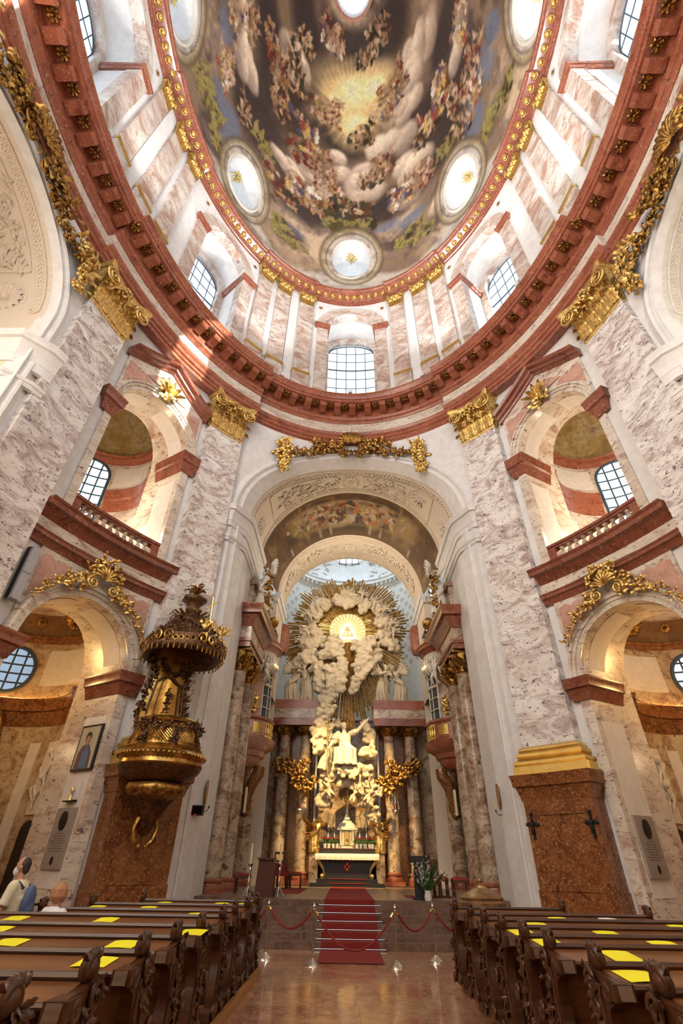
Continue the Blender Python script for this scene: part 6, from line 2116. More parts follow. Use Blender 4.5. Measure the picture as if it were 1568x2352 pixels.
# the saint on his cloud
t2 = thing('saint_statue', 'white robed saint on a cloud lifting one arm, above the altar', 'statue', (AC-.15, 27.3, 5.6))
f_ = fuse(statue_mb(S=2.75, seed=41, seated=True, lean=(-.02, .0), head_dir=(.4, -.6, .5),
                    arms=[((-.2, -.04, -.15), (-.26, -.14, -.26)), ((.22, -.05, .03), (.42, -.10, .22))],
                    legs=[((-.10, -.20, -.02), (-.16, -.20, -.24)), ((.10, -.22, -.01), (.14, -.22, -.26))], folds=8), .026, 1)
place(f_, (AC-.12, 27.25, 5.62))
b = MB(); rg = random.Random(17)
for k in range(16):
    x0 = rg.uniform(-.75, .6); pts = [(AC+x0*(.5+.5*u)+.10*math.sin(u*5+k), 26.75+.35*(1-u)-.15*math.sin(PI*u), 6.55-1.15*u+.15*x0*u) for u in arange(0, 1, 6)]
    b.tube(pts, [.05, .09, .11, .10, .09, .07, .03], 7)
dr_ = fuse(b, .035, 1)
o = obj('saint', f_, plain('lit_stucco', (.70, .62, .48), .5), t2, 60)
obj('robe_folds', dr_, M['sculpt'], t2, 60)
CL2 = [[(0, 26.8, 5.55, .36), (-.55, 26.85, 5.6, .32), (.5, 26.85, 5.55, .34), (-.25, 26.75, 5.35, .3), (.25, 26.75, 5.3, .3)], [(-.3, 27.4, 5.3, .7), (.4, 27.4, 5.1, .65), (-.9, 27.5, 5.4, .5), (.9, 27.5, 5.5, .5)], [(.9, 27.6, 4.3, .55), (1.25, 27.7, 3.7, .45), (1.5, 27.8, 3.2, .32), (.75, 27.6, 4.8, .5)], [(1.1, 27.8, 6.4, .5), (1.2, 27.8, 7.2, .45), (.95, 27.8, 7.8, .35)], [(-1.2, 27.7, 4.2, .45), (-1.0, 27.6, 4.6, .4)]]
for i, pts in enumerate(CL2):
    obj('cloud', cloud_mb([(AC+x, y, z, r) for x, y, z, r in pts], 30+i, .045), M['sculpt'], t2, 60)
for i, (x, y, z, s_, rz, tl) in enumerate(((-1.25, 27.2, 6.2, 1.7, .5, .3), (-1.15, 27.3, 7.3, 1.5, .3, .2), (-.65, 27.0, 4.6, 1.1, .2, -.5), (.1, 26.9, 4.35, 1.0, 0, .4), (.75, 26.9, 4.4, 1.2, -.4, .6), (1.0, 27.1, 5.0, 1.3, -.5, -.6))):
    m_ = statue_mb(S=s_, robe=i < 2, child=i > 1, seed=50+i, wings=.4, lean=(.06, -.05), arms=[((-.2, -.12, .1), (-.2, -.3, .2)), ((.24, -.05, -.05), (.4, -.1, .02))], legs=[((-.08, -.1, -.2), (-.1, .08, -.42)), ((.1, -.1, -.2), (.2, .08, -.38))])
    f_ = fuse(m_, .025, 1); place(f_, (AC+x, y, z-.45*s_), rz, (0, tl)); obj('attendant_angel', f_, M['sculpt'], t2, 60)
b = MB(); b.tube([(AC-1.1, 26.95, 7.7), (AC-1.0, 26.95, 5.2)], .03, 8); b.ball((AC-1.1, 26.95, 7.75), .09, 10, 6); obj('gilt_staff', b, M['gold_plain'], t2, 40, 'long gilt staff')
# gilded putti swarming at the altar columns
for sg in (-1, 1):
    sn = 'left' if sg < 0 else 'right'
    t = thing('gilded_putti', 'cluster of gilded putti and leaves holding a lamp at the %s altar columns' % sn, 'sculpture', (AC+sg*2.5, 27.4, 4.8), 'gilded putti at the altar columns')
    for i, (x, z, s_, tl) in enumerate(((2.0, 5.6, .95, .3), (2.55, 5.25, 1.0, -.2), (3.2, 5.85, .8, .8), (2.0, 4.95, .8, -.6))):
        f_ = fuse(statue_mb(S=s_, robe=False, child=True, seed=60+i, wings=.4, arms=[((-.2, -.1, .1), (-.25, -.25, .2)), ((.2, -.1, 0), (.35, -.15, .1))], legs=[((-.08, -.1, -.2), (-.12, .08, -.4)), ((.1, -.1, -.2), (.2, .08, -.36))]), .035, 1)
        place(f_, (AC+sg*x, 27.35, z-.5*s_), 0, (0, sg*tl)); obj('putto', f_, M['old_gold'], t, 60)
    b = MB(); garland(b, [(AC+sg*3.6, 27.5, 5.75), (AC+sg*2.9, 27.4, 5.6), (AC+sg*2.3, 27.35, 5.0), (AC+sg*1.85, 27.4, 4.6)], .42, 90, random.Random(3), lambda p: (0, -1, 0)); obj('leaf_spray', b, M['old_gold'], t, 78)
    t = thing('hanging_lamp', 'small silver sanctuary lamp hanging on chains by the %s altar columns' % sn, 'lamp', (AC+sg*2.35, 27.3, 3.9), 'hanging sanctuary lamps')
    lx, ly = AC+sg*2.35, 27.25
    for k, dx in enumerate((-.16, .16, 0)):
        b = MB(); pts = [(lx+dx*(1-u)*1.2+.02*u, ly-(.1 if k == 2 else 0)*(1-u), 3.75+.1+1.15*u) for u in arange(0, 1, 18)]
        for p in pts: b.ball(p, .022, 5, 4)
        obj('chain', b, M['silver'], t)
    b = MB(); b.lathe([(0, -.28), (.03, -.24), (.02, -.18), (.10, -.1), (.17, .02), (.15, .08), (.19, .12), (.1, .14), (0, .14)], (lx, ly, 3.75), 14); obj('bowl', b, M['silver'], t)
    b = MB(); b.lathe([(0, .14), (.06, .14), (.07, .28), (0, .3)], (lx, ly, 3.75), 10); obj('red_glass', b, plain('ruby_glass', (.16, .008, .005), .2), t)

# ------------------------------------------------------------------ altar table and what stands on it
t = thing('altar', 'dark altar with lace-edged white cloth and a red cross on black frontal', 'altar', (AC, 27, PZ))
b = MB(); b.box(AC-1.66, AC+1.66, 26.35, 28.6, PZ, 1.0); b.box(AC-1.36, AC+1.36, 26.6, 28.6, 1.0, 1.15); obj('altar_steps', b, M['black'], t)
b = MB(); b.box(AC-.85, AC+.85, 26.33, 26.6, 1.0, 1.012); b.box(AC-.85, AC+.85, 26.58, 26.9, 1.15, 1.162); obj('step_carpet', b, M['carpet'], t)
b = MB()
pf = [(AC-1.27, 1.84), (AC-1.2, 1.72), (AC-1.05, 1.5), (AC-1.02, 1.3), (AC-1.1, 1.15), (AC+1.1, 1.15), (AC+1.02, 1.3), (AC+1.05, 1.5), (AC+1.2, 1.72), (AC+1.27, 1.84)]
b.prism(pf, 26.95, 27.9); obj('frontal', b, plain('black_frontal', (.012, .014, .022), .5), t)
for sg in (-1, 1):
    b = MB(); pts = [(AC+sg*x, 26.98, z) for x, z in ((1.33, 1.84), (1.24, 1.7), (1.08, 1.5), (1.04, 1.3), (1.16, 1.16))]
    b.tube(pts, [.09, .07, .05, .05, .09], 8); b.ball((AC+sg*1.14, 26.95, 1.25), .09, 10, 6); obj('corner_scroll', b, M['gold_plain'], t)
    b = MB(); b.box(AC+sg*1.34, AC+sg*1.62, 27.1, 28.2, 1.0, 1.9); obj('side_block', b, M['marble_col'], t)
b = MB(); b.box(AC-1.44, AC+1.44, 26.75, 27.6, 1.95, 2.06); obj('mensa', b, M['marble_col'], t)
b = MB()   # red cross
for x0, x1, z0, z1 in ((-.045, .045, 1.4, 1.78), (-.17, .17, 1.56, 1.64), (-.07, .07, 1.40, 1.44), (-.07, .07, 1.74, 1.78), (-.17, -.13, 1.53, 1.67), (.13, .17, 1.53, 1.67)):
    b.box(AC+x0, AC+x1, 26.925, 26.95, z0, z1)
obj('cross_emblem', b, plain('red_gilt', (.55, .10, .03), .4), t)
cl = MB(); n = 60
for i in range(n+1):
    pass
cl.grid(arange(AC-1.46, AC+1.46, n), [0, 1, 2, 3, 4], lambda x, k: (x, (27.6, 26.74, 26.72, 26.70+.012*math.sin(x*26), 26.71+.02*math.sin(x*26))[int(k)], (2.075, 2.075, 2.05, 1.95, 1.83+.018*abs(math.sin(x*22)))[int(k)]))
tag(obj('altar_cloth', cl, M['linen'], None, 50), 'white lace-edged cloth spread over the altar table', 'cloth')
t = thing('gradine', 'black shelf behind the altar table carrying pots and candles', 'shelf', (AC, 27.7, 2.06))
b = MB(); b.box(AC-1.33, AC+1.33, 27.6, 28.3, 1.15, 2.25); obj('shelf', b, M['black'], t)
b = MB(); b.box(AC-1.36, AC+1.36, 27.58, 28.3, 2.25, 2.29); obj('top', b, M['maroon'], t)
# tabernacle
t = thing('tabernacle', 'cream domed tabernacle with gilt door in the middle of the altar', 'tabernacle', (AC, 28.0, 2.29))
b = MB(); b.box(AC-.40, AC+.40, 27.75, 28.3, 2.29, 2.4); b.box(AC-.36, AC+.36, 27.78, 28.3, 2.4, 3.04)
for sg in (-1, 1):
    b.tube([(AC+sg*.30, 27.74, 2.4), (AC+sg*.30, 27.74, 3.02)], .055, 10); b.tube([(AC+sg*.19, 27.76, 2.4), (AC+sg*.19, 27.76, 3.02)], .04, 10)
obj('body', b, M['pale_sculpt'], t)
b = MB(); b.box(AC-.47, AC+.47, 27.66, 28.3, 3.02, 3.10)
b.lathe([(.50, 0), (.47, .05), (.42, .14), (.34, .22), (.22, .28), (.2, .34), (0, .36)], (AC, 28.0, 3.10), 24, sy=.66); obj('roof', b, M['pale_sculpt'], t)
b = MB(); b.prism([(AC-.14, 2.42), (AC+.14, 2.42), (AC+.14, 2.85)]+[(AC+.14*math.cos(q), 2.85+.14*math.sin(q)) for q in arange(.2, PI-.2, 8)]+[(AC-.14, 2.85)], 27.73, 27.77); d = obj('door', b, M['gold_plain'], t, 35, 'gilt door')
b = MB(); b.lathe([(0, 0), (.05, 0), (.02, .06), (.06, .14), (.05, .2), (0, .2)], (AC, 27.71, 2.47), 10); sub('chalice', b, M['gold'], d, t)
# crucifix above
t = thing('altar_crucifix', 'gilt crucifix with round glory standing on the tabernacle roof', 'crucifix', (AC, 28.0, 3.46))
b = MB(); b.lathe([(0, 0), (.17, 0), (.16, .06), (.09, .14), (.06, .3), (.08, .36), (.04, .44), (0, .46)], (AC, 28, 3.46), 16); obj('foot', b, M['pale_sculpt'], t)
b = MB(); b.box(AC-.03, AC+.03, 27.98, 28.02, 3.9, 4.64); b.box(AC-.27, AC+.27, 27.98, 28.02, 4.33, 4.39)
for x, z in ((0, 4.66), (-.29, 4.36), (.29, 4.36)):
    for dx, dz in ((.045, 0), (-.045, 0), (0, .045), (0, -.045)): b.ball((AC+x+dx, 28, z+dz), .04, 8, 5)
obj('cross', b, M['gold_plain'], t)
b = MB(); torus(b, (AC, 27.99, 4.36), (1, 0, 0), (0, 0, 1), .14, .035, 20, 6); obj('glory_ring', b, M['gold'], t)
f_ = fuse(statue_mb(S=.5, robe=False, seed=2, arms=[((-.25, .0, .06), (-.42, 0, .14)), ((.25, 0, .06), (.42, 0, .14))]), .012, 1); place(f_, (AC, 27.94, 3.98)); obj('corpus', f_, M['gold'], t, 60)
# candelabra with tall candles
cand = None
cn = ('outermost candelabrum on the left of the tabernacle', 'candelabrum next to the tabernacle on its left', 'candelabrum next to the tabernacle on its right', 'outermost candelabrum on the right of the tabernacle')
for i, x in enumerate((-1.02, -.71, .52, .85)):
    lb = 'white ornate '+cn[i]+', one candle'
    if cand is None:
        cand = thing('candelabrum', lb, 'candlestick', (x, 27.85, 2.29), 'altar candelabra')
        b = MB(); b.lathe([(0, 0), (.12, 0), (.11, .05), (.05, .09), (.04, .2), (.08, .3), (.1, .42), (.05, .55), (.03, .66), (.09, .80), (.1, .84), (0, .85)], (x, 27.85, 2.29), 14); obj('stem', b, M['silver'], cand)
        b = MB()
        for sg in (-1, 1):
            b.tube([(x+sg*q*.14, 27.83, 2.29+z) for q, z in ((.1, .25), (.8, .3), (1.1, .45), (.7, .58), (.3, .5))], .025, 6)
            b.ball((x+sg*.15, 27.82, 2.75), .05, 8, 5)
        obj('scroll', b, M['silver'], cand)
        b = MB(); b.tube([(x, 27.85, 3.13), (x, 27.85, 3.66)], .036, 10); c_ = obj('candle', b, M['wax'], cand)
        b = MB(); b.tube([(x, 27.85, 3.66), (x, 27.85, 3.69)], .006, 5); sub('wick', b, M['black'], c_, cand)
    else:
        dup(cand, (x, 27.85, 2.29), lb)
# flower pots in a row
fp = None
rg = random.Random(31)
px_ = (-1.16, -.96, -.76, -.58, .38, .56, .76, .98, 1.12)
names = ('leftmost', 'second from the left', 'third from the left', 'nearest the tabernacle on its left', 'nearest the tabernacle on its right', 'second right of the tabernacle', 'third right of the tabernacle', 'fourth right of the tabernacle', 'rightmost')
for i, x in enumerate(px_):
    lb = 'red flowers in a white pot on the altar shelf, '+names[i]
    if fp is None:
        fp = thing('flower_pot', lb, 'flower pot', (x, 27.68, 2.29), 'flower pots on the altar')
        b = MB(); b.lathe([(0, 0), (.06, 0), (.085, .16), (.09, .18), (.075, .18), (0, .17)], (x, 27.68, 2.29), 14); obj('pot', b, M['pot'], fp)
        b = MB()
        for k in range(34):
            a_ = rg.uniform(0, 2*PI); e = rg.uniform(.2, 1.4)
            d = Vector((math.cos(a_)*math.cos(e), math.sin(a_)*math.cos(e), math.sin(e)))
            b.leaf(Vector((x, 27.68, 2.46))+d*.05, d, (0, 0, 1), rg.uniform(.12, .24), .06, .3)
        obj('leaves', b, M['leafgreen'], fp, 60)
        b = MB()
        for k in range(6):
            a_ = rg.uniform(0, 2*PI); c = (x+.09*math.cos(a_), 27.64+.06*math.sin(a_), 2.66+rg.uniform(-.04, .1))
            for q in range(7):
                d = Vector((rg.uniform(-1, 1), rg.uniform(-1, .3), rg.uniform(-.3, 1))); b.leaf(c, d, (0, 0, 1), .07, .04, .2)
        obj('flowers', b, M['redflower'], fp, 60)
    else:
        dup(fp, (x, 27.68+.02*(i % 2), 2.29), lb, rotz=i*.7)
# kneeling gilded angels
for sg in (-1, 1):
    sn = 'left' if sg < 0 else 'right'
    t = thing('gilded_angel', 'gilded kneeling angel with spread wing at the %s end of the altar' % sn, 'statue', (AC+sg*1.58, 27.8, 2.06), 'gilded altar angels')
    f_ = fuse(statue_mb(S=1.5, seed=70, lean=(.10, -.06), wings=0, arms=[((-.15, -.16, -.02), (-.02, -.32, .1)), ((.15, -.16, -.02), (.04, -.32, .12))]), .03, 1)
    place(f_, (0, 0, 0)); f_.v = [(AC+sg*1.55+-sg*p[0]*1.0, 27.75+p[1], 2.06+p[2]) for p in f_.v]
    obj('body', f_, M['gold'], t, 60)
    b = MB()
    for k in range(8):
        u = k/7; d = Vector((sg*(1-.3*u), .15, .75-1.2*u)); b.leaf((AC+sg*1.68, 27.85, 3.15-.05*k), d, (0, -1, 0), .85-.4*u, .2, .2)
    obj('wing', b, M['old_gold'], t, 78)
    b = MB(); b.box(AC+sg*1.36, AC+sg*1.78, 27.6, 28.1, PZ, 2.06); obj('pedestal', b, M['marble_col'], t)

# ------------------------------------------------------------------ furniture on the platform
def chair(x, y, rz, lb):
    t = thing('armchair', lb, 'chair', (x, y, PZ+.014), 'red chairs on the platform')
    loc = lambda p: p
    R_ = Matrix.Rotation(rz, 3, 'Z')
    def add(name, b, mat):
        b.v = [tuple(R_ @ Vector(p)) for p in b.v]; return obj(name, b, mat, t, 35, None, True)
    b = MB(); b.box(-.27, .27, -.25, .25, .40, .5); add('seat', b, M['velvet'])
    b = MB(); b.box(-.25, .25, .22, .28, .5, .82); add('backrest', b, M['velvet'])
    b = MB()
    b.box(-.27, -.22, .22, .29, .5, 1.18); b.box(.22, .27, .22, .29, .5, 1.18); b.box(-.27, .27, .22, .29, 1.1, 1.18); b.box(-.27, .27, .22, .29, .84, .9); add('back_frame', b, M['wood_dark'])
    for sx in (-.25, .25):
        b = MB(); b.box(sx-.03, sx+.03, -.25, .25, .68, .72); b.box(sx-.025, sx+.025, -.24, -.19, .5, .68); add('armrest', b, M['wood_dark'])
        for sy in (-.22, .25):
            b = MB(); b.tube([(sx, sy, 0), (sx, sy, .2), (sx, sy, .42)], [.022, .032, .026], 8); add('leg', b, M['wood_dark'])
chair(-2.75, 23.6, PI*.0+.2, 'dark wooden armchair with red velvet seat, left of the altar')
stool0 = None
for x, y, lb in ((-2.2, 24.2, 'red velvet stool left of the altar, nearest to it'), (-2.75, 24.6, 'red velvet stool left of the altar, beside the armchair'), (-3.6, 19.9, 'red velvet stool by the left choir columns'), (2.9, 19.6, 'dark red velvet stool behind the baptismal font'), (3.35, 18.6, 'red velvet stool at the right edge of the platform')):
    if stool0 is None:
        t = stool0 = thing('stool', lb, 'stool', (x, y, PZ+.014), 'velvet stools')
        b = MB(); b.box(-.25, .25, -.2, .2, .40, .46); obj('seat_frame', b, M['wood_dark'], t, local=True)
        b = MB(); b.lathe([(0, .54), (.16, .535), (.24, .50), (.26, .46), (0, .46)], (0, 0, 0), 4, PI/4, PI/4+2*PI); b.v = [(p[0]*1.35, p[1]*1.1, p[2]) for p in b.v]; obj('cushion', b, M['velvet'], t, 60, None, True)
        for sx in (-.21, .21):
            for sy in (-.16, .16):
                b = MB(); b.tube([(sx, sy, 0), (sx, sy, .12), (sx, sy, .2), (sx, sy, .4)], [.02, .032, .022, .028], 8); obj('leg', b, M['wood_dark'], t, 35, None, True)
    else:
        dup(stool0, (x, y, PZ+.014), lb)
# ambo (left): tall maroon block
t = thing('ambo', 'tall plain maroon wooden ambo at the left edge of the platform', 'lectern', (-2.62, 18.3, PZ))
b = MB(); b.prism([(-2.92, PZ+.0), (-2.36, PZ), (-2.40, 1.78), (-2.86, 1.78)], 18.1, 18.5); obj('body', b, M['maroon'], t)
b = MB(); b.prism([(-2.90, 1.78), (-2.36, 1.78), (-2.36, 1.83), (-2.90, 1.83)], 18.0, 18.55); obj('top', b, M['maroon'], t)
# lectern (right)
t = thing('lectern', 'black wooden lectern at the right edge of the platform', 'lectern', (2.08, 18.1, PZ))
b = MB(); b.box(1.90, 2.26, 17.95, 18.3, PZ, 1.78); obj('post', b, M['black'], t)
b = MB(); b.prism([(1.80, 1.76), (2.36, 1.76), (2.40, 1.93), (1.76, 1.93)], 17.9, 18.4); obj('desk', b, M['black'], t)
b = MB(); b.box(1.84, 2.32, 17.9, 18.4, PZ, PZ+.06); obj('foot', b, M['black'], t)
t = thing('armchair', 'dark armchair with red seat and white sheets, behind the black lectern', 'chair', (2.62, 19.3, PZ), 'red chairs on the platform')
b = MB(); b.box(2.36, 2.86, 19.1, 19.55, 1.2, 1.32); obj('seat', b, M['velvet'], t)
b = MB(); b.box(2.36, 2.86, 19.5, 19.57, 1.3, 1.85); obj('backrest', b, M['maroon'], t)
for sx in (2.38, 2.84):
    for sy in (19.13, 19.52):
        b = MB(); b.tube([(sx, sy, PZ), (sx, sy, 1.22)], .028, 8); obj('leg', b, M['wood_dark'], t)
b = MB(); b.box(2.45, 2.78, 19.12, 19.4, 1.322, 1.345); tag(obj('sheets', b, M['paper']), 'white sheets of paper lying on the chair behind the lectern', 'paper')
# two tall candlesticks beside the ambo
t0 = None
for x, y, lb in ((-3.12, 18.2, 'silver candlestick with tall cream candle, left of the ambo'), (-2.22, 18.3, 'silver candlestick with tall cream candle, right of the ambo')):
    if t0 is None:
        t = t0 = thing('candlestick', lb, 'candlestick', (x, y, PZ), 'platform candlesticks')
        b = MB()
        for k in range(3):
            a_ = 2*PI*k/3+.5
            b.tube([(.16*math.cos(a_), .16*math.sin(a_), .03), (.11*math.cos(a_), .11*math.sin(a_), .10), (.04*math.cos(a_), .04*math.sin(a_), .22)], [.035, .03, .03], 7); b.ball((.17*math.cos(a_), .17*math.sin(a_), .03), .035, 8, 5)
        obj('foot', b, M['silver'], t, 35, None, True)
        b = MB(); b.lathe([(0, .18), (.05, .2), (.03, .28), (.055, .36), (.03, .44), (.025, .58), (.05, .66), (.03, .72), (.07, .78), (.09, .80), (0, .80)], (0, 0, 0), 14); obj('stem', b, M['silver'], t, 35, None, True)
        b = MB(); b.tube([(0, 0, .80), (0, 0, 1.32)], .034, 12); obj('candle', b, M['wax'], t, 35, None, True)
    else:
        dup(t0, (x, y, PZ), lb)
# vase of white flowers
t = thing('flower_vase', 'white gladioli and leaves in a white vase before the lectern', 'flower vase', (2.22, 17.78, PZ))
b = MB(); b.lathe([(0, 0), (.09, 0), (.11, .08), (.085, .2), (.10, .24), (.08, .24), (0, .2)], (2.22, 17.78, PZ), 16); obj('vase', b, M['pot'], t)
b = MB(); b2 = MB(); b3 = MB(); rg = random.Random(15)
for k in range(30):
    a_ = rg.uniform(0, 2*PI); e = rg.uniform(.55, 1.5)
    d = Vector((math.cos(a_)*math.cos(e), math.sin(a_)*math.cos(e)*.6, math.sin(e))); L = rg.uniform(.4, .85)
    p0 = Vector((2.22, 17.78, PZ+.2)); b.tube([p0, p0+d*L*.6+Vector((0, 0, .02)), p0+d*L], [.008, .007, .004], 5)
    if k < 20:
        for q in range(7):
            c = p0+d*L*(.5+.5*q/6)
            b2.leaf(c, Vector((rg.uniform(-1, 1), rg.uniform(-1, .2), rg.uniform(-.2, .8))), (0, 0, 1), .09, .06, .2)
    else:
        b3.leaf(p0+d*.1, d, (0, -1, .3), L*.9, .08, .2)
    if k % 2:
        b3.leaf(p0, d, (0, -1, .3), .34, .09, .2)
obj('stems', b, M['leafgreen'], t); obj('blossoms', b2, M['petal'], t, 60); obj('leaves', b3, M['leafgreen'], t, 60)
# stanchions and ropes
stp = [(-1.98, 14.3), (-.89, 13.58), (.88, 13.5), (1.81, 14.24)]
sl = ('far left rope stanchion, beside the left pews', 'rope stanchion just left of the red runner', 'rope stanchion just right of the red runner', 'far right rope stanchion, beside the right pews')
s0 = None
for (x, y), lb in zip(stp, sl):
    lb = 'thin silver '+lb
    if s0 is None:
        t = s0 = thing('stanchion', lb, 'rope stanchion', (x, y, 0), 'rope stanchions')
        b = MB(); b.lathe([(0, .0), (.16, 0), (.155, .02), (.08, .07), (.03, .11), (0, .12)], (0, 0, 0), 24); obj('foot', b, M['silver'], t, 35, None, True)
        b = MB(); b.tube([(0, 0, .1), (0, 0, .94)], .019, 12); obj('post', b, M['silver'], t, 35, None, True)
        b = MB(); b.lathe([(0, .93), (.03, .93), (.032, .96), (.02, .98), (.03, 1.0), (0, 1.02)], (0, 0, 0), 12); torus(b, (0, 0, .9), (1, 0, 0), (0, 1, 0), .04, .008, 12, 5); obj('knob', b, M['silver'], t, 35, None, True)
    else:
        dup(s0, (x, y, 0), lb)
def rope(a_, b_, sag, lb):
    t = thing('barrier_rope', lb, 'rope', a_, 'barrier ropes')
    pts = [Vector(a_).lerp(Vector(b_), u)-Vector((0, 0, sag*4*u*(1-u))) for u in arange(0, 1, 16)]
    m_ = MB(); m_.tube(pts, .022, 8); obj('rope', m_, M['velvet'], t)
    for p, q in ((pts[0], pts[1]), (pts[-1], pts[-2])):
        m_ = MB(); m_.tube([p, p.lerp(q, .5)], .028, 8); obj('hook', m_, M['brass'], t)
rope((-1.94, 14.27, .88), (-.93, 13.61, .88), .34, 'dark red velvet rope hanging between the two left stanchions')
rope((-.85, 13.58, .86), (.84, 13.5, .86), .62, 'dark red velvet rope sagging across the red runner')
rope((.92, 13.53, .88), (1.77, 14.2, .88), .34, 'dark red velvet rope hanging between the two right stanchions')
rope((1.85, 14.27, .88), (2.9, 14.6, .88), .4, 'dark red velvet rope from the far right stanchion to the pews')
rope((-2.02, 14.32, .88), (-3.0, 14.7, .88), .4, 'dark red velvet rope from the far left stanchion to the pews')
# baptismal font
t = thing('baptismal_font', 'copper domed baptismal font with knob lid right of the steps', 'font', (2.85, 13.6, 0))
fx, fy = 2.83, 13.6
b = MB(); b.lathe([(0, 0), (.42, 0), (.42, .1), (.25, .18), (.2, .4), (.26, .62), (.44, .8), (.47, .92), (0, .95)], (fx, fy, 0), 28); obj('basin', b, M['marble_col'], t)
b = MB(); b.lathe([(.47, .92), (.50, .96), (.50, 1.06), (.46, 1.10), (.47, 1.14), (.40, 1.20), (.24, 1.27), (.15, 1.31), (.12, 1.36), (0, 1.37)], (fx, fy, 0), 28); l_ = obj('lid', b, M['copper'], t)
b = MB(); b.lathe([(0, 1.36), (.03, 1.37), (.025, 1.40), (.05, 1.44), (.04, 1.48), (0, 1.5)], (fx, fy, 0), 12); sub('knob', b, M['copper'], l_, t)
# ------------------------------------------------------------------ pulpit on the left pilaster
px0, py0 = -5.45, 15.0
t = thing('pulpit', 'gilded baroque pulpit with carved dark canopy on the left pilaster', 'pulpit', (px0, py0, 2.4))
po = Vector((-.707, .707, 0)); pt_ = Vector((.707, .707, 0))
c = (px0, py0, 0)
b = MB(); b.lathe([(1.13, 3.80), (1.16, 3.84), (1.12, 3.94), (1.16, 4.0), (1.2, 4.08), (1.12, 4.16), (1.06, 4.2), (1.09, 4.25), (1.0, 4.3)], c, 48, lobes=(8, .015)); obj('lower_rim', b, M['pulpit_gold'], t, 40)
b = MB(); b.lathe([(1.0, 4.28), (.98, 4.36), (.90, 4.6), (.82, 4.82), (.80, 4.9)], c, 48, lobes=(8, .02)); us_ = MB(); us_.lathe([(0, 3.4), (.62, 3.42), (.9, 3.55), (1.08, 3.70), (1.14, 3.81), (0, 3.9)], c, 48); obj('underside', us_, M['bronze'], t, 40)
pb = obj('parapet', b, M['old_gold'], t, 40)
b = MB(); b.lathe([(.80, 4.88), (.88, 4.92), (.90, 4.98), (.84, 5.04), (.76, 5.04), (.74, 4.9), (0, 4.5)], c, 48, lobes=(8, .015)); obj('handrail', b, M['pulpit_gold'], t, 40)
for k in range(56):
    a_ = 2*PI*k/56; b = MB(); b.ball((px0+1.19*math.cos(a_), py0+1.19*math.sin(a_), 4.06), (.045,)*3, 8, 6)
    obj('bead', b, M['pulpit_gold'], t)
# lattice panels and leaf swags on the parapet
rg = random.Random(44)
for k, a0 in enumerate((-2.36, -1.45, -.60, -.0+.25)):
    b = MB()
    R_ = lambda a_, z: (px0+(1.0-.235*(z-4.45)/.63*.9)*1.03*math.cos(a_), py0+(1.0-.235*(z-4.45)/.63*.9)*1.03*math.sin(a_), z-.15)
    for j in range(9):
        u = -.34+.68*j/8
        for dr in (-1, 1):
            pts = []
            for q in range(7):
                uu = u+dr*(q/6-.5)*.55
                if abs(uu) < .36:
                    pts.append(R_(a0+uu, 4.52+.5*q/6))
            if len(pts) > 1: b.tube(pts, .016, 5)
    sub('lattice', b, M['pulpit_gold'], pb, t)
    b = MB()
    for j in range(40):
        z = rg.uniform(4.45, 5.05); a_ = a0+.45+rg.uniform(-.09, .09); o_ = Vector((math.cos(a_), math.sin(a_), 0))
        b.leaf(Vector(R_(a_, z)), Vector((rg.uniform(-1, 1), rg.uniform(-1, 1), -1)), o_, .16, .09, .1)
    pts = [R_(a0+u, 5.04-.10*math.cos(u*4)) for u in arange(-.4, .4, 8)]
    garland(b, pts, .17, 30, rg, lambda p: (p[0]-px0, p[1]-py0, 0))
    sub('leaf_swag', b, M['bronze'], pb, t, 78)
b = MB(); b.lathe([(0, 2.95), (.30, 3.0), (.55, 3.08), (.72, 3.16), (.78, 3.28), (.74, 3.40), (.6, 3.44), (0, 3.44)], c, 36, lobes=(5, .03)); obj('gilt_cushion', b, M['old_gold'], t, 60)
b = MB(); b.lathe([(0, 2.2), (.14, 2.3), (.28, 2.6), (.5, 2.95), (.62, 3.1), (0, 3.1)], (px0-.12, py0+.12, 0), 24, lobes=(12, .07)); obj('corbel', b, M['bronze'], t, 60)
b = MB(); fx, fy = px0-.0, py0-.0
for sg in (-1, 1):
    q0 = Vector((px0, py0, 2.35))+po*.35
    pts = [q0+pt_*(sg*r_*math.cos(a_)) + Vector((0, 0, r_*math.sin(a_)))-po*.25 for a_, r_ in ((1.5, .34), (.8, .36), (.1, .33), (-.6, .34), (-1.3, .36))]
    b.tube(pts, [.06, .07, .05, .07, .05], 7)
    b.ball(pts[0], .08, 8, 5); b.ball(pts[-1], .07, 8, 5)
obj('corbel_scroll', b, M['old_gold'], t, 78)
# back panel, flaring, with mirror-like gold field and dark scrolls
cb = Vector((px0, py0, 0))+po*.62
def bp(u, z, d=0.0):
    w = .62+.10*math.cos((z-5.2)*2.0)+.12*max(0, z-6.6)
    p = cb+pt_*(u*w)-po*(.18*(1-u*u)+d)
    return (p.x, p.y, z)
b = MB(); b.grid(arange(-1, 1, 14), arange(4.95, 7.25, 14), lambda u, z: bp(u, z)); bk = obj('back_panel', b, M['pulpit_gold'], t, 40)
b = MB()
for us in ((-.78, .78), (-.52, .52)):
    for u in us: b.tube([bp(u, z, .03) for z in arange(5.25, 6.25, 8)], .035 if abs(u) > .6 else .02, 6)
    b.tube([bp(us[0]+(us[1]-us[0])*q, 6.25+.12*math.sin(PI*2*q)*.6+.12*abs(math.sin(PI*q)), .03) for q in arange(0, 1, 14)], .045 if us[1] > .6 else .02, 6)
for q in range(44):
    b.leaf(bp(rg.uniform(-.14, .14), rg.uniform(5.35, 6.05), .03), (rg.uniform(-1, 1), rg.uniform(-.5, .5), rg.uniform(-1, .6)), -po, .11, .06, .2)
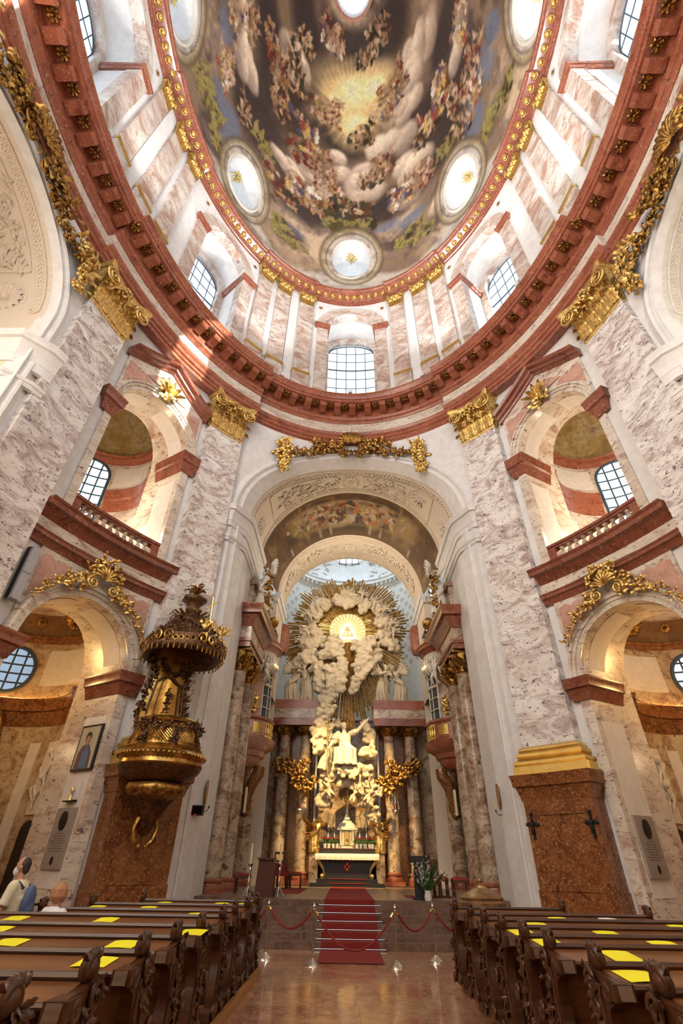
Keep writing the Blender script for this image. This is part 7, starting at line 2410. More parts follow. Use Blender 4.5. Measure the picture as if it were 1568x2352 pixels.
for q in range(110):
    a_ = rg.uniform(PI, 2*PI); b.leaf(bp(.72*math.cos(a_), 6.95+.45*math.sin(a_), .03), (rg.uniform(-1, 1), rg.uniform(-1, 1), rg.uniform(-1, 1)), -po, .15, .08, .2)
for sg in (-1, 1):
    for q in range(90):
        z = rg.uniform(5.1, 7.2); b.leaf(bp(sg*rg.uniform(.98, 1.16), z, .03), (rg.uniform(-1, 1), rg.uniform(-1, 1), rg.uniform(-1, 1)), -po, .17, .10, .2)
sub('dark_scrollwork', b, M['bronze'], bk, t, 78)
# canopy
cc_ = (px0-.05, py0+.05, 0)
b = MB(); b.lathe([(0, 7.35), (.7, 7.2), (1.0, 7.0), (1.16, 6.9), (1.24, 6.96), (1.30, 7.1), (1.22, 7.22), (1.30, 7.34), (1.24, 7.42), (1.0, 7.46)], cc_, 56, lobes=(6, .035)); cp = obj('canopy', b, M['bronze'], t, 78)
for k in range(46):
    b = MB()
    a_ = 2*PI*k/46; r_ = 1.27*(1+.035*math.cos(6*a_))
    p = (cc_[0]+r_*math.cos(a_), cc_[1]+r_*math.sin(a_), 7.2)
    torus(b, p, (-math.sin(a_), math.cos(a_), 0), (0, 0, 1), .07, .02, 10, 5)
    b.tube([(p[0], p[1], 7.14), (p[0], p[1], 7.02), (p[0], p[1], 6.96), (p[0], p[1], 6.88)], [.012, .010, .022, .026], 6); b.ball((p[0], p[1], 6.87), .026, 6, 4)
    sub('tassel', b, M['old_gold'], cp, t)
b = MB()
for k in range(6):
    a_ = 2*PI*k/6+.3
    for dr in (-1, 1):
        pts = []
        for i in range(20):
            q = i/19; th = 2*PI*1.2*q; rr = .20*(1-.8*q)
            pts.append((cc_[0]+1.33*math.cos(a_+dr*(.12+rr*math.cos(th)*.6)), cc_[1]+1.33*math.sin(a_+dr*(.12+rr*math.cos(th)*.6)), 7.25+rr*math.sin(th)))
        b.tube(pts, .03, 6)
sub('rim_scroll', b, M['pulpit_gold'], cp, t)
b = MB(); b.lathe([(1.05, 7.42), (.98, 7.55), (.8, 7.85), (.6, 8.1), (.55, 8.25), (.42, 8.35), (.40, 8.42), (0, 8.45)], cc_, 40, lobes=(8, .05)); dm = obj('canopy_dome', b, M['bronze'], t, 78)
b = MB()
for k in range(260):
    a_ = rg.uniform(0, 2*PI); z = rg.uniform(7.45, 8.2); r_ = 1.02-.55*(z-7.45)/.75
    o_ = Vector((math.cos(a_), math.sin(a_), .4)); b.leaf((cc_[0]+r_*math.cos(a_), cc_[1]+r_*math.sin(a_), z), (rg.uniform(-1, 1), rg.uniform(-1, 1), rg.uniform(-.2, 1)), o_, .21, .12, .15)
sub('leaf_carving', b, M['bronze'], dm, t, 78)
b = MB()
for k in range(16):
    a_ = 2*PI*k/16; b.leaf((cc_[0]+.42*math.cos(a_), cc_[1]+.42*math.sin(a_), 8.38), (math.cos(a_), math.sin(a_), .1), (0, 0, 1), .3, .16, .5)
sub('gilt_collar', b, M['gold'], dm, t, 78)
b = MB(); b.lathe([(.34, 8.4), (.22, 8.55), (.2, 8.75), (.3, 8.9), (.42, 8.98), (.40, 9.06), (.2, 9.1), (0, 9.1)], cc_, 24, lobes=(6, .06)); fn_ = obj('finial', b, M['bronze'], t, 78)
b = MB()
for k in range(26):
    a_ = rg.uniform(0, 2*PI); b.leaf((cc_[0], cc_[1], 9.1+.3*rg.random()), (math.cos(a_), math.sin(a_), rg.uniform(.1, 1.4)), (0, 0, 1), rg.uniform(.25, .45), .12, .3)
sub('gilt_foliage', b, M['old_gold'], fn_, t, 78)
b = MB(); p = Vector(cc_)-po*.75+pt_*.35
b.tube([p+Vector((.0, 0, 7.7)), p+Vector((-.06, 0, 9.0))], .025, 7); b.tube([p+Vector((-.2, -.05, 8.55)), p+Vector((.12, .05, 8.85))], .022, 7)
sub('gilt_cross_staff', b, M['gold_plain'], dm, t)
for i, (u, w, z, s_, rz) in enumerate(((.9, -.55, 7.3, 1.0, .6), (.15, -.85, 7.35, .85, 0.2))):
    f_ = fuse(statue_mb(S=s_, robe=False, child=True, seed=80+i, wings=.38, arms=[((-.2, -.06, -.12), (-.26, -.18, -.1)), ((.22, -.06, .08), (.36, -.08, .2))], legs=[((-.08, -.16, -.1), (-.12, -.14, -.32)), ((.1, -.16, -.08), (.16, -.16, -.3))]), .028, 1)
    q = Vector(cc_)+pt_*u+po*w; place(f_, (q.x, q.y, z-.12), rz); obj('putto', f_, M['gold'], t, 60, 'gilded putto on the canopy rim')

# ------------------------------------------------------------------ pictures, plaques and fittings on walls
F_L, F_R = BAYS[-1], BAYS[1]
JS = -(HW-.02)                               # jamb face nearer the altar
def jamb_box(F, d0, d1, z0, z1, t0, t1):
    b_ = MB(); b_.box(d0, d1, JS+t0, JS+t1, z0, z1, 1, lambda d, s, z: F(s, d, z)); return b_
t = thing('portrait_painting', 'framed portrait of a man in blue robe hanging on the left chapel jamb', 'painting', F_L(JS, .6, 3.75))
b = jamb_box(F_L, .14, 1.08, 3.76, 5.0, .0, .06)
obj('frame', b, M['black'], t)
b = jamb_box(F_L, .20, 1.02, 3.82, 4.94, .06, .065); cv = obj('canvas', b, plain('painted_ground', (.46, .42, .32), .5), t)
def flat_poly(F, pts, t0, t1, mat, name):
    b_ = MB(); b_.prism(pts, t0, t1, lambda d, s, z: F(JS+s, d, z)); return sub(name, b_, mat, cv, t, 20)
flat_poly(F_L, [(.30, 3.83), (.95, 3.83), (.92, 4.25), (.80, 4.42), (.64, 4.48), (.48, 4.42), (.34, 4.22)], .065, .072, plain('painted_cloak', (.10, .03, .02), .5), 'painted_cloak')
flat_poly(F_L, [(.38, 3.83), (.74, 3.83), (.72, 4.25), (.62, 4.45), (.5, 4.42), (.42, 4.2)], .072, .076, plain('painted_robe', (.06, .13, .30), .5), 'painted_robe')
flat_poly(F_L, [(.62+.10*math.cos(q), 4.58+.145*math.sin(q)) for q in arange(0, 2*PI, 16)[:-1]], .076, .080, plain('painted_face', (.42, .24, .14), .5), 'painted_face')
flat_poly(F_L, [(.5, 4.62), (.5, 4.74), (.58, 4.80), (.70, 4.78), (.74, 4.66), (.73, 4.54), (.69, 4.66), (.58, 4.70)], .080, .084, plain('painted_hair', (.03, .02, .015), .5), 'painted_hair')
t = thing('relic_shelf', 'small dark shelf with gilt figure in a pale frame below the portrait', 'shelf', F_L(JS, .65, 3.0))
b = jamb_box(F_L, .42, .86, 3.0, 3.03, .0, .14); obj('shelf', b, M['black'], t)
b = jamb_box(F_L, .40, .84, 3.05, 3.5, .0, .025); obj('backboard', b, M['paper'], t)
b = MB(); b.lathe([(0, 0), (.07, 0), (.05, .05), (.02, .12), (.035, .2), (.05, .26), (.02, .34), (0, .36)], F_L(JS+.08, .62, 3.03), 12); obj('figure', b, M['gold_plain'], t)
for side, sn in ((-1, 'left'), (1, 'right')):
    F = BAYS[side]
    t = thing('memorial_plaque', 'grey memorial plaque with black oval medallion on the %s chapel jamb' % sn, 'plaque', F(JS, .66, 1.5), 'memorial plaques')
    b = jamb_box(F, .24, 1.08, 1.5, 2.86, .0, .05); obj('slab', b, M['plaque'], t)
    b = MB(); b.prism([(.66+.15*math.cos(q), 2.56+.22*math.sin(q)) for q in arange(0, 2*PI, 28)[:-1]], .05, .08, lambda d, s, z: F(JS+s, d, z)); obj('medallion', b, M['black'], t)
    b = MB()
    for k in range(8):
        h = .30-.05*(k % 3) if k else .16
        for w0, w1 in ((-h, -h*.35), (-h*.28, h*.3), (h*.38, h)):
            b.prism([(.66+w0, 2.26-.055*k), (.66+w1, 2.26-.055*k), (.66+w1, 2.28-.055*k), (.66+w0, 2.28-.055*k)], .049, .053, lambda d, s, z: F(JS+s, d, z))
    obj('inscription', b, M['plaque_text'], t)
    b = MB(); b.prism([(.66+.05*math.cos(q), 1.68+.09*math.sin(q)) for q in arange(0, 2*PI, 16)[:-1]], .05, .07, lambda d, s, z: F(JS+s, d, z)); obj('small_medallion', b, M['black'], t)
    # plaster reliefs hung on the chapel wall panels
    RR = BAYS[(side, 'room')]
    t = thing('wall_relief', 'white plaster relief of a figure on the %s chapel wall panel' % sn, 'relief', RR(-1.67, ROOM_R-.06, 3.4), 'plaster reliefs of the chapels')
    b = MB(); rg = random.Random(90+side)
    for k in range(10):
        th = -1.67+rg.uniform(-.11, .11); z = rg.uniform(3.5, 4.8)
        pts = [RR(th+.06*math.sin(q*3+k), ROOM_R-.10, z-.5*q) for q in arange(0, 1, 6)]; b.tube(pts, [.02, .05, .05, .045, .04, .03, .015], 6)
    for z in (4.65, 3.9): b.ball(RR(-1.67, ROOM_R-.12, z), .12, 8, 6)
    obj('figure', b, M['panel'], t, 60)
    # consecration medallion with a candle sconce on the white pier
    xs = side*4.76
    t = thing('consecration_medallion', 'tall oval painted medallion with sconce on the white pier, %s side' % sn, 'medallion', (xs, 17.8, 3.5), 'consecration medallions')
    b = MB(); b.prism([(17.85+.13*math.cos(q), 3.52+.36*math.sin(q)) for q in arange(0, 2*PI, 28)[:-1]], 0, .03, lambda y, d, z: (xs-side*(d-.0), y, z)); obj('oval', b, M['old_gold'], t)
    b = MB(); b.prism([(17.85+.10*math.cos(q), 3.52+.30*math.sin(q)) for q in arange(0, 2*PI, 28)[:-1]], .03, .036, lambda y, d, z: (xs-side*d, y, z)); obj('painting', b, M['wood_edge'], t)
    b = MB(); b.tube([(xs, 17.75, 3.02), (xs-side*.12, 17.7, 2.98), (xs-side*.2, 17.7, 3.08)], .012, 6); b.tube([(xs-side*.2, 17.7, 3.08), (xs-side*.2, 17.7, 3.14)], .025, 8); obj('sconce', b, M['iron'], t)
    b = MB(); b.tube([(xs-side*.2, 17.7, 3.14), (xs-side*.2, 17.7, 3.4)], .014, 8); obj('candle', b, M['wax'], t)
    # twin-candle sconces at the choir columns
    t = thing('candle_sconce', 'glass twin-candle sconce on the %s choir wall beside the columns' % sn, 'sconce', (side*4.3, 20.6, 3.3), 'choir sconces')
    for dy in (-.1, .1):
        b = MB(); b.tube([(side*4.28, 22.5+dy, 3.3), (side*4.28, 22.5+dy, 4.2)], .035, 8); obj('candle', b, M['wax'], t)
    b = MB(); b.tube([(side*5.3, 22.5, 3.2), (side*4.28, 22.5, 3.25)], .02, 6); b.box(side*4.24, side*4.32, 22.35, 22.65, 3.24, 3.3); obj('bracket', b, M['iron'], t)
# black crucifix lamps on the right pedestal
F, hw = PIL['fr'][1], PIL['fr'][2]
for sg, lb in ((-1, 'left corner'), (1, 'right corner')):
    s0_ = sg*(hw+.0)
    t = thing('wall_crucifix', 'black iron crucifix bracket at the %s of the right brown pedestal' % lb, 'crucifix', F(s0_, -.32, 2.6), 'iron crucifixes on the pedestal')
    b = MB(); b.box(s0_-.035, s0_+.035, -.34, -.30, 2.32, 2.92, 1, F); b.box(s0_-.15, s0_+.15, -.34, -.30, 2.64, 2.72, 1, F)
    for ds, z in ((0, 2.93), (-.16, 2.68), (.16, 2.68)): b.ball(F(s0_+ds, -.32, z), .05, 8, 5)
    obj('cross', b, M['iron'], t)
    f_ = fuse(statue_mb(S=.36, robe=False, seed=5, arms=[((-.2, -.02, .05), (-.34, -.02, .12)), ((.2, -.02, .05), (.34, -.02, .12))]), .011, 1)
    c = F(s0_, -.38, 2.42); place(f_, c, -.6); obj('corpus', f_, M['iron'], t, 60)
# dark display box on the left pier
t = thing('display_box', 'black number display box on the white pier beneath the pulpit', 'display', (-4.98, 17.5, 3.0))
b = MB(); b.box(-5.34, -4.64, 17.3, 17.5, 2.86, 3.12); obj('case', b, M['black'], t)
b = MB(); b.box(-5.30, -4.68, 17.292, 17.3, 2.89, 3.09); obj('screen', b, plain('dark_screen', (.006, .006, .008), .15), t)
b = MB(); b.ball((-4.86, 17.29, 2.875), .012, 6, 4); obj('red_light', b, M['redled'], t)
# column loudspeaker at the far left
t = thing('column_loudspeaker', 'slim grey column loudspeaker on the wall above the left chapel arch', 'loudspeaker', F_L(2.3, -.1, 7.3))
for z0, z1 in ((7.25, 8.02), (8.04, 8.84)):
    b = MB(); b.box(2.22, 2.46, -.28, -.05, z0, z1, 1, F_L); o = obj('cabinet', b, M['grey_speaker'], t)
b = MB(); b.box(2.46, 2.475, -.16, -.02, 7.25, 8.84, 1, F_L); obj('bracket', b, M['black'], t)

# ------------------------------------------------------------------ pews
SH_Z = 1.05
def pew(x0, y, L, sg, label, first=[None]):
    """x0 aisle end, running outward by L (sg = -1 left, 1 right)"""
    t = thing('pew', label, 'pew', (x0, y, .1), 'pews left of the aisle' if sg < 0 else 'pews right of the aisle')
    X = lambda u: x0+sg*u
    def bx(name, u0, u1, y0, y1, z0, z1, mat=M['wood']):
        b_ = MB(); b_.box(min(X(u0), X(u1)), max(X(u0), X(u1)), y+y0, y+y1, z0, z1); return obj(name, b_, mat, t)
    b_ = MB(); b_.prism([(y-.37, SH_Z-.04), (y-.37, SH_Z-.015), (y-.05, SH_Z+.03), (y-.05, SH_Z-.02)], X(.06), X(L-.05), lambda u, d, z: (d, u, z)); obj('book_shelf', b_, M['wood'], t)
    b_ = MB(); b_.tube([(X(.06), y-.38, SH_Z-.03), (X(L-.05), y-.38, SH_Z-.03)], .02, 6); b_.tube([(X(.06), y-.03, SH_Z+.05), (X(L-.05), y-.03, SH_Z+.05)], .028, 6); obj('shelf_edge', b_, M['wood_dark'], t)
    bx('backrest', .05, L-.05, -.04, .0, .5, SH_Z+.03)
    bx('seat', .05, L-.05, .02, .42, .5, .55)
    bx('kneeler', .05, L-.05, -.62, -.46, .26, .31)
    bx('plinth_board', .05, L-.05, -.02, .02, .1, .5, M['wood_dark'])
    ou = [(-.34, .1), (.40, .1), (.42, .17), (.30, .22), (.24, .42), (.30, .52), (.46, .56), (.47, .63), (.34, .68), (.20, .66), (.12, .78), (.10, .9), (.14, .98), (.10, 1.06), (.04, 1.10), (-.03, 1.08), (-.10, 1.06), (-.32, 1.05), (-.40, 1.04), (-.42, .96), (-.30, .93), (-.18, .88), (-.13, .74), (-.15, .6), (-.22, .48), (-.22, .24), (-.32, .2)]
    for uu, nm_ in ((0, 'end_panel'), (L-.08, 'end_panel')):
        b_ = MB(); b_.prism([(y+a_, z) for a_, z in ou], X(uu), X(uu+.10), lambda u, d, z: (d, u, z)); e_ = obj(nm_, b_, M['wood_dark'], t)
        b_ = MB(); rg_ = random.Random(int(y*31))
        xa = X(uu-.005 if uu == 0 else uu+.105); out = Vector((-sg if uu == 0 else sg, 0, 0)); xm = X(uu+.05)
        # curled finial
        pts = []
        for i in range(22):
            q = i/21; th = -PI*.5+2*PI*1.25*q; rr = .085*(1-.75*q)
            pts.append((xm, y-.02+rr*math.cos(th), 1.13+rr*math.sin(th)+.02*q))
        b_.tube(pts, [.05*(1-.5*i/21) for i in range(22)], 8)
        b_.ball((xm, y-.02, 1.135), (.058, .075, .075), 10, 8); b_.ball((xm, y+.03, 1.205), (.04, .035, .04), 8, 5)
        for k in range(5): b_.leaf((xm, y-.08+.05*k, 1.17), (0, -.5+.3*k, 1), (0, -1, 0), .07, .05, .2)
        if uu == 0:
            for cy_, cz_, r_, s_ in ((.02, 1.0, .09, 1), (-.26, .99, .06, -1), (.36, .61, .075, -1), (-.22, .2, .07, 1), (.3, .17, .07, -1), (.0, .86, .06, -1)):
                pts = []
                for i in range(20):
                    q = i/19; th = 2*PI*1.4*q*s_; rr = r_*(1-.8*q)
                    pts.append(Vector((xa, y+cy_+rr*math.cos(th), cz_+rr*math.sin(th)))+out*.015)
                b_.tube(pts, .02, 6)
            for k in range(40):
                z = rg_.uniform(.22, 1.12); yy = y+rg_.uniform(-.10, .14)
                b_.leaf((xa, yy, z), (out.x*.2, rg_.uniform(-1, 1), rg_.uniform(-1, .6)), out, rg_.uniform(.06, .10), .05, .1)
            b_.tube([(xa, y-.14, .24), (xa, y-.09, .6), (xa, y-.06, .95)], .018, 6); b_.tube([(xa, y+.16, .24), (xa, y+.14, .5), (xa, y+.05, .8)], .018, 6)
            b_.box(min(X(-.03), X(.12)), max(X(-.03), X(.12)), y-.40, y-.2, .95, 1.045)
        sub('carving', b_, M['wood_dark'], e_, t, 80)
    return t
ordn = ('nearest', 'second', 'third', 'fourth', 'fifth', 'sixth', 'seventh', 'eighth', 'ninth', 'front')
LROWS = [3.39, 4.34, 5.38, 6.38, 7.42, 8.66, 9.6, 10.75, 11.9]
LLEN = [3.4, 3.5, 3.6, 3.6, 3.6, 3.6, 3.1, 2.8, 2.3]
RROWS = [3.25, 4.18, 5.15, 6.22, 7.03, 7.95, 8.9, 9.85, 11.1]
RLEN = [3.2, 3.8, 4.0, 4.3, 4.3, 4.2, 3.4, 2.9, 2.0]
for i, (y, L) in enumerate(zip(LROWS, LLEN)):
    pew(-1.88, y, L, -1, 'carved dark wooden pew on the left of the aisle, %s row from the camera' % (ordn[i] if i < 8 else 'front'))
for i, (y, L) in enumerate(zip(RROWS, RLEN)):
    pew(1.72, y, L, 1, 'carved dark wooden pew on the right of the aisle, %s row from the camera' % (ordn[i] if i < 8 else 'front'))
b = MB(); b.box(-7, -1.84, 0.6, 12.4, 0, .1); tag(obj('pew_platform', b, M['wood']), 'low wooden platform under the left pews', 'platform')
b = MB(); b.box(1.9, 7, 0.6, 12.4, 0, .1); tag(obj('pew_platform', b, M['wood']), 'low wooden platform under the right pews', 'platform')
b = MB(); b.box(-1.86, -1.80, 0.5, 12.3, 0, .13); struct('baseboard_left', b, M['wood_edge'])
b = MB(); b.box(1.84, 1.90, 0.5, 12.3, 0, .13); struct('baseboard_right', b, M['wood_edge'])
# yellow seat notices on the book shelves: (x, row, length along y, width, words)
PAPERS = []
def notice(x, y, lb, mat='yellow', w=.29, l=.21, skew=.0):
    b_ = MB()
    y1, y0 = y-.10, y-.10-l
    zz = lambda yy: SH_Z+.036+(yy-(y-.05))*.045/.32
    n = 5
    b_.grid(arange(0, 1, n), [0, 1], lambda u, v: (x-w/2+w*u+skew*v, y0+(y1-y0)*v, zz(y0+(y1-y0)*v)+.006*math.sin(PI*u)))
    b_.grid(arange(0, 1, n), [0, 1], lambda u, v: (x-w/2+w*u+skew*v, y0+(y1-y0)*v, zz(y0+(y1-y0)*v)+.006*math.sin(PI*u)-.003))
    tag(obj('notice_sheet', b_, M[mat], None, 60), lb, 'paper notice', 'paper notices on the pews')
    return
LN = [(5, -4.72, 'sixth left pew, before the seated woman, outer end'), (5, -3.48, 'sixth left pew, right of the seated woman'), (4, -4.24, 'fifth left pew at the left picture edge'), (3, -3.50, 'fourth left pew at the left picture edge'), (3, -2.39, 'fourth left pew near its carved aisle end'),
      (2, -2.24, 'third left pew, the largest on the left'), (7, -4.5, 'eighth left pew, left of two'), (7, -3.62, 'eighth left pew, right of two'), (8, -3.70, 'front left pew, outer one'), (6, -2.5, 'seventh left pew near the aisle'), (4, -1.98, 'fifth left pew squeezed beside the carved end'), (8, -2.6, 'front left pew, middle one'), (8, -2.15, 'front left pew, nearest the aisle')]
for k, x, lb in LN:
    notice(x, LROWS[k], 'yellow notice sheet on the '+lb, 'yellow', .27 if k < 6 else .26, .22, .03)
RN = [(7, 3.12, 'yellow', 'eighth right pew, left of the white one'), (7, 3.9, 'paper', ''), (6, 2.48, 'yellow', 'seventh right pew near the aisle'), (5, 3.02, 'yellow', 'sixth right pew, away from the aisle'), (5, 1.98, 'yellow', 'sixth right pew squeezed beside the carved end'),
      (4, 1.98, 'yellow', 'fifth right pew squeezed beside the carved end'), (3, 2.36, 'yellow', 'fourth right pew, hanging long toward the camera'), (4, 3.22, 'yellow', 'fifth right pew, away from the aisle'), (2, 2.0, 'yellow', 'third right pew, lowest on the right side'), (6, 4.45, 'yellow', 'seventh right pew at the right picture edge')]
for k, x, mt, lb in RN:
    notice(x, RROWS[k], ('yellow notice sheet on the '+lb) if mt == 'yellow' else 'lone white notice sheet on the eighth right pew', mt, .27, .30 if k == 3 else .22, -.04)

# ------------------------------------------------------------------ people
def person_body(H=1.74, arms=None, legs=None, lean=(0, 0), head_dir=(0, -1, 0), seated=False, hand=True):
    """one continuous body in metres, facing -y"""
    V = Vector; m_ = MB(); k = H/1.74
    pel = V((0, 0, .93*k)) if not seated else V((0, 0, .50))
    ch = pel+V((lean[0]*.6, lean[1]*.6, .33*k)); nk = pel+V((lean[0], lean[1], .54*k)); hd = nk+V((head_dir[0]*.03, head_dir[1]*.03, .155*k))
    m_.tube([pel-V((0, 0, .08)), pel, pel.lerp(ch, .5), ch, nk-V((0, 0, .06))], [.13, .155, .145, .165, .09], 14, flat=None)
    m_.ball(ch+V((0, 0, .06)), (.195, .115, .15), 14, 8)
    m_.tube([nk-V((0, 0, .06)), hd-V((0, 0, .04))], [.062, .056], 10)
    h = V(head_dir).normalized(); yaw = math.atan2(h.x, -h.y)
    RZ = Matrix.Rotation(yaw, 3, 'Z')
    m_.ball(hd+V((0, 0, .02)), (.076, .096, .118), 16, 12, RZ)
    m_.ball(hd+h*.022-V((0, 0, .062)), (.052, .062, .055), 10, 8, RZ)
    m_.tube([hd+h*.088+V((0, 0, .03)), hd+h*.108-V((0, 0, .004)), hd+h*.112-V((0, 0, .018)), hd+h*.09-V((0, 0, .026))], [.012, .015, .017, .010], 8)
    sd = V((-h.y, h.x, 0))
    for sg in (-1, 1):
        m_.ball(hd+sd*(sg*.08)-h*.008, (.014, .026, .034), 8, 6, RZ)
        m_.ball(hd+sd*(sg*.032)+h*.082+V((0, 0, .034)), (.016, .012, .009), 8, 5, RZ)
        m_.ball(hd+sd*(sg*.034)+h*.085+V((0, 0, .055)), (.024, .012, .007), 8, 5, RZ)
    m_.ball(hd+h*.088-V((0, 0, .05)), (.024, .010, .006), 8, 5, RZ); m_.ball(hd+h*.086-V((0, 0, .062)), (.022, .012, .007), 8, 5, RZ)
    J = {'pel': pel, 'ch': ch, 'nk': nk, 'hd': hd}
    for nm_, sg, (e, ha) in zip(('L', 'R'), (-1, 1), arms):
        sh = nk+V((sg*.19*k, 0, -.075)); el = sh+V(e); wr = el+V(ha)
        m_.tube([sh-V((sg*.03, 0, 0)), sh.lerp(el, .3), sh.lerp(el, .7), el], [.062, .056, .048, .042], 10)
        m_.ball(sh, (.066,)*3, 10, 6); m_.ball(el, (.042,)*3, 10, 6)
        m_.tube([el, el.lerp(wr, .3), wr], [.042, .040, .027], 10)
        d = (wr-el).normalized(); o = d.cross(V((0, 0, 1)))
        o = o.normalized() if o.length > .1 else V((1, 0, 0)); q = d.cross(o)
        m_.tube([wr, wr+d*.05, wr+d*.085], [.028, .034, .032], 8, flat=.6)
        for i in range(4):
            L = (.072, .082, .078, .060)[i]; b0 = wr+d*.085+o*((i-1.5)*.020)
            m_.tube([b0-d*.02, b0+d*L*.45+q*.006, b0+d*L*.8+q*.022, b0+d*L*.95+q*.040], [.0095, .009, .008, .0065], 7)
        m_.tube([wr+d*.02+o*.026, wr+d*.05+o*.05+q*.01, wr+d*.085+o*.056+q*.022], [.012, .011, .008], 7)
        J['sh'+nm_], J['el'+nm_], J['wr'+nm_] = sh, el, wr
    for nm_, sg, (kn_, ft_) in zip(('L', 'R'), (-1, 1), legs):
        hp = pel+V((sg*.09, 0, -.06)); kn = hp+V(kn_); ft = kn+V(ft_)
        m_.tube([hp, hp.lerp(kn, .4), kn], [.098, .085, .06], 10); m_.ball(kn, (.06,)*3, 10, 6)
        m_.tube([kn, kn.lerp(ft, .35), ft], [.058, .058, .038], 10)
        m_.tube([ft+V((0, .05, -.035)), ft+V((0, -.06, -.04)), ft+V((0, -.17, -.055))], [.038, .04, .028], 8)
        J['hp'+nm_], J['kn'+nm_], J['ft'+nm_] = hp, kn, ft
    return m_, J
def put_person(t, name, mb, mat, vox, rz, loc, ang=60, parent=None):
    f_ = fuse(mb, vox, 2) if vox else mb
    place(f_, loc, rz)
    if parent is None:
        return obj(name, f_, mat, t, ang)
    return sub(name, f_, mat, parent, t, ang)
# standing man in profile, facing the left
loc, rz = (-5.27, 9.35, -.02), -PI*.5+.12
t = thing('person', 'standing man in cream shirt and white face mask with blue backpack, facing left', 'person', loc)
body, J = person_body(1.74, [((-.05, -.13, -.25), (.05, -.22, -.12)), ((.05, -.06, -.28), (-.03, -.24, -.10))], [((0, -.02, -.42), (0, .0, -.40)), ((.02, .06, -.42), (0, .06, -.40))], (0, -.02))
put_person(t, 'body', body, M['skin'], .013, rz, loc)
b = MB(); V = Vector
b.tube([J['pel']-V((0, 0, .10)), J['pel']+V((0, -.035, .04)), J['pel'].lerp(J['ch'], .55)+V((0, -.03, 0)), J['ch'], J['nk']-V((0, 0, .05))], [.185, .195, .19, .195, .10], 16)
b.ball(J['ch']+V((0, 0, .06)), (.225, .145, .165), 14, 8)
for s_ in 'LR':
    b.tube([J['sh'+s_], J['sh'+s_].lerp(J['el'+s_], .5), J['sh'+s_].lerp(J['el'+s_], .82)], [.085, .078, .080], 12); b.ball(J['sh'+s_], (.085,)*3, 10, 6)
b.tube([J['nk']-V((0, 0, .075)), J['nk']-V((0, 0, .02))], [.085, .072], 12)
shirt = put_person(t, 'shirt', b, M['shirt'], .016, rz, loc)
b = MB(); b.tube([J['nk']+V((-.12, .02, -.02)), J['nk']+V((-.13, -.10, -.06)), J['ch']+V((-.13, -.165, .04)), J['ch']+V((-.17, -.13, -.12)), J['ch']+V((-.2, 0, -.2))], .022, 8, flat=.4)
b.tube([J['nk']+V((.12, .02, -.02)), J['nk']+V((.13, -.10, -.06)), J['ch']+V((.13, -.165, .04)), J['ch']+V((.17, -.13, -.12)), J['ch']+V((.2, 0, -.2))], .022, 8, flat=.4)
b.tube([J['nk']+V((-.12, .02, -.02)), J['nk']+V((-.13, .13, -.10))], .022, 8); b.tube([J['nk']+V((.12, .02, -.02)), J['nk']+V((.13, .13, -.10))], .022, 8)
bag = MB(); c = J['ch']+V((0, .24, -.06)); bag.ball(c+V((0, -.04, 0)), (.15, .085, .22), 14, 10); bag.ball(c+V((0, .0, -.10)), (.12, .07, .10), 12, 8)
bg_ = put_person(t, 'backpack', bag, M['bluebag'], .02, rz, loc)
put_person(t, 'strap', b, M['black'], 0, rz, loc, 60, bg_)
b = MB()
b.tube([J['pel']+V((0, 0, .02)), J['pel']-V((0, 0, .12))], [.165, .17], 14)
for s_ in 'LR':
    b.tube([J['hp'+s_], J['kn'+s_], J['ft'+s_]], [.115, .085, .075], 12)
put_person(t, 'trousers', b, plain('grey_trousers', (.10, .10, .11), .8), .018, rz, loc)
b = MB(); h = J['hd']
b.ball(h+V((0, .030, .036)), (.080, .082, .100), 16, 12); b.ball(h+V((0, .055, -.02)), (.070, .055, .07), 12, 8)
for sg in (-1, 1):
    b.ball(h+V((sg*.070, .02, .02)), (.016, .035, .05), 8, 6)
put_person(t, 'hair', b, M['hair_dark'], .011, rz, loc)
b = MB(); b.ball(h+V((0, -.062, -.048)), (.068, .062, .064), 14, 10)
mk = put_person(t, 'face_mask', b, M['mask'], .012, rz, loc)
b = MB()
for sg in (-1, 1):
    b.tube([h+V((sg*.058, -.075, -.03)), h+V((sg*.084, -.01, .01)), h+V((sg*.085, .015, -.005)), h+V((sg*.062, -.06, -.075))], .004, 5)
put_person(t, 'ear_loop', b, M['mask'], 0, rz, loc, 60, mk)
# seated woman seen from behind
loc, rz = (-4.52, 9.02, 0.0), PI-.5
t = thing('person', 'seated auburn-haired woman in a white top printed with dark marks, seen from behind', 'person', loc)
body, J = person_body(1.60, [((-.03, -.08, -.25), (.12, -.20, -.05)), ((.03, -.08, -.25), (-.12, -.20, -.05))], [((0, -.42, .02), (0, -.02, -.40)), ((0, -.42, .02), (0, -.02, -.40))], (0, -.05), (0.1, -1, -.1), True)
up = .15
for o_ in (body,):
    o_.v = [(p[0], p[1], p[2]+up) for p in [tuple(q) for q in o_.v]]
for k_ in J: J[k_] = J[k_]+V((0, 0, up))
put_person(t, 'body', body, M['skin'], .013, rz, loc)
b = MB(); b.tube([J['pel']-V((0, 0, .05)), J['pel'], J['pel'].lerp(J['ch'], .5), J['ch'], J['nk']-V((0, 0, .05))], [.17, .175, .165, .18, .10], 16)
b.ball(J['ch']+V((0, 0, .06)), (.215, .135, .155), 14, 8)
for s_ in 'LR':
    b.tube([J['sh'+s_], J['sh'+s_].lerp(J['el'+s_], .45)], [.08, .078], 12); b.ball(J['sh'+s_], (.08,)*3, 10, 6)
top = put_person(t, 'top', b, M['paper'], .016, rz, loc)
b = MB(); rg_ = random.Random(8)
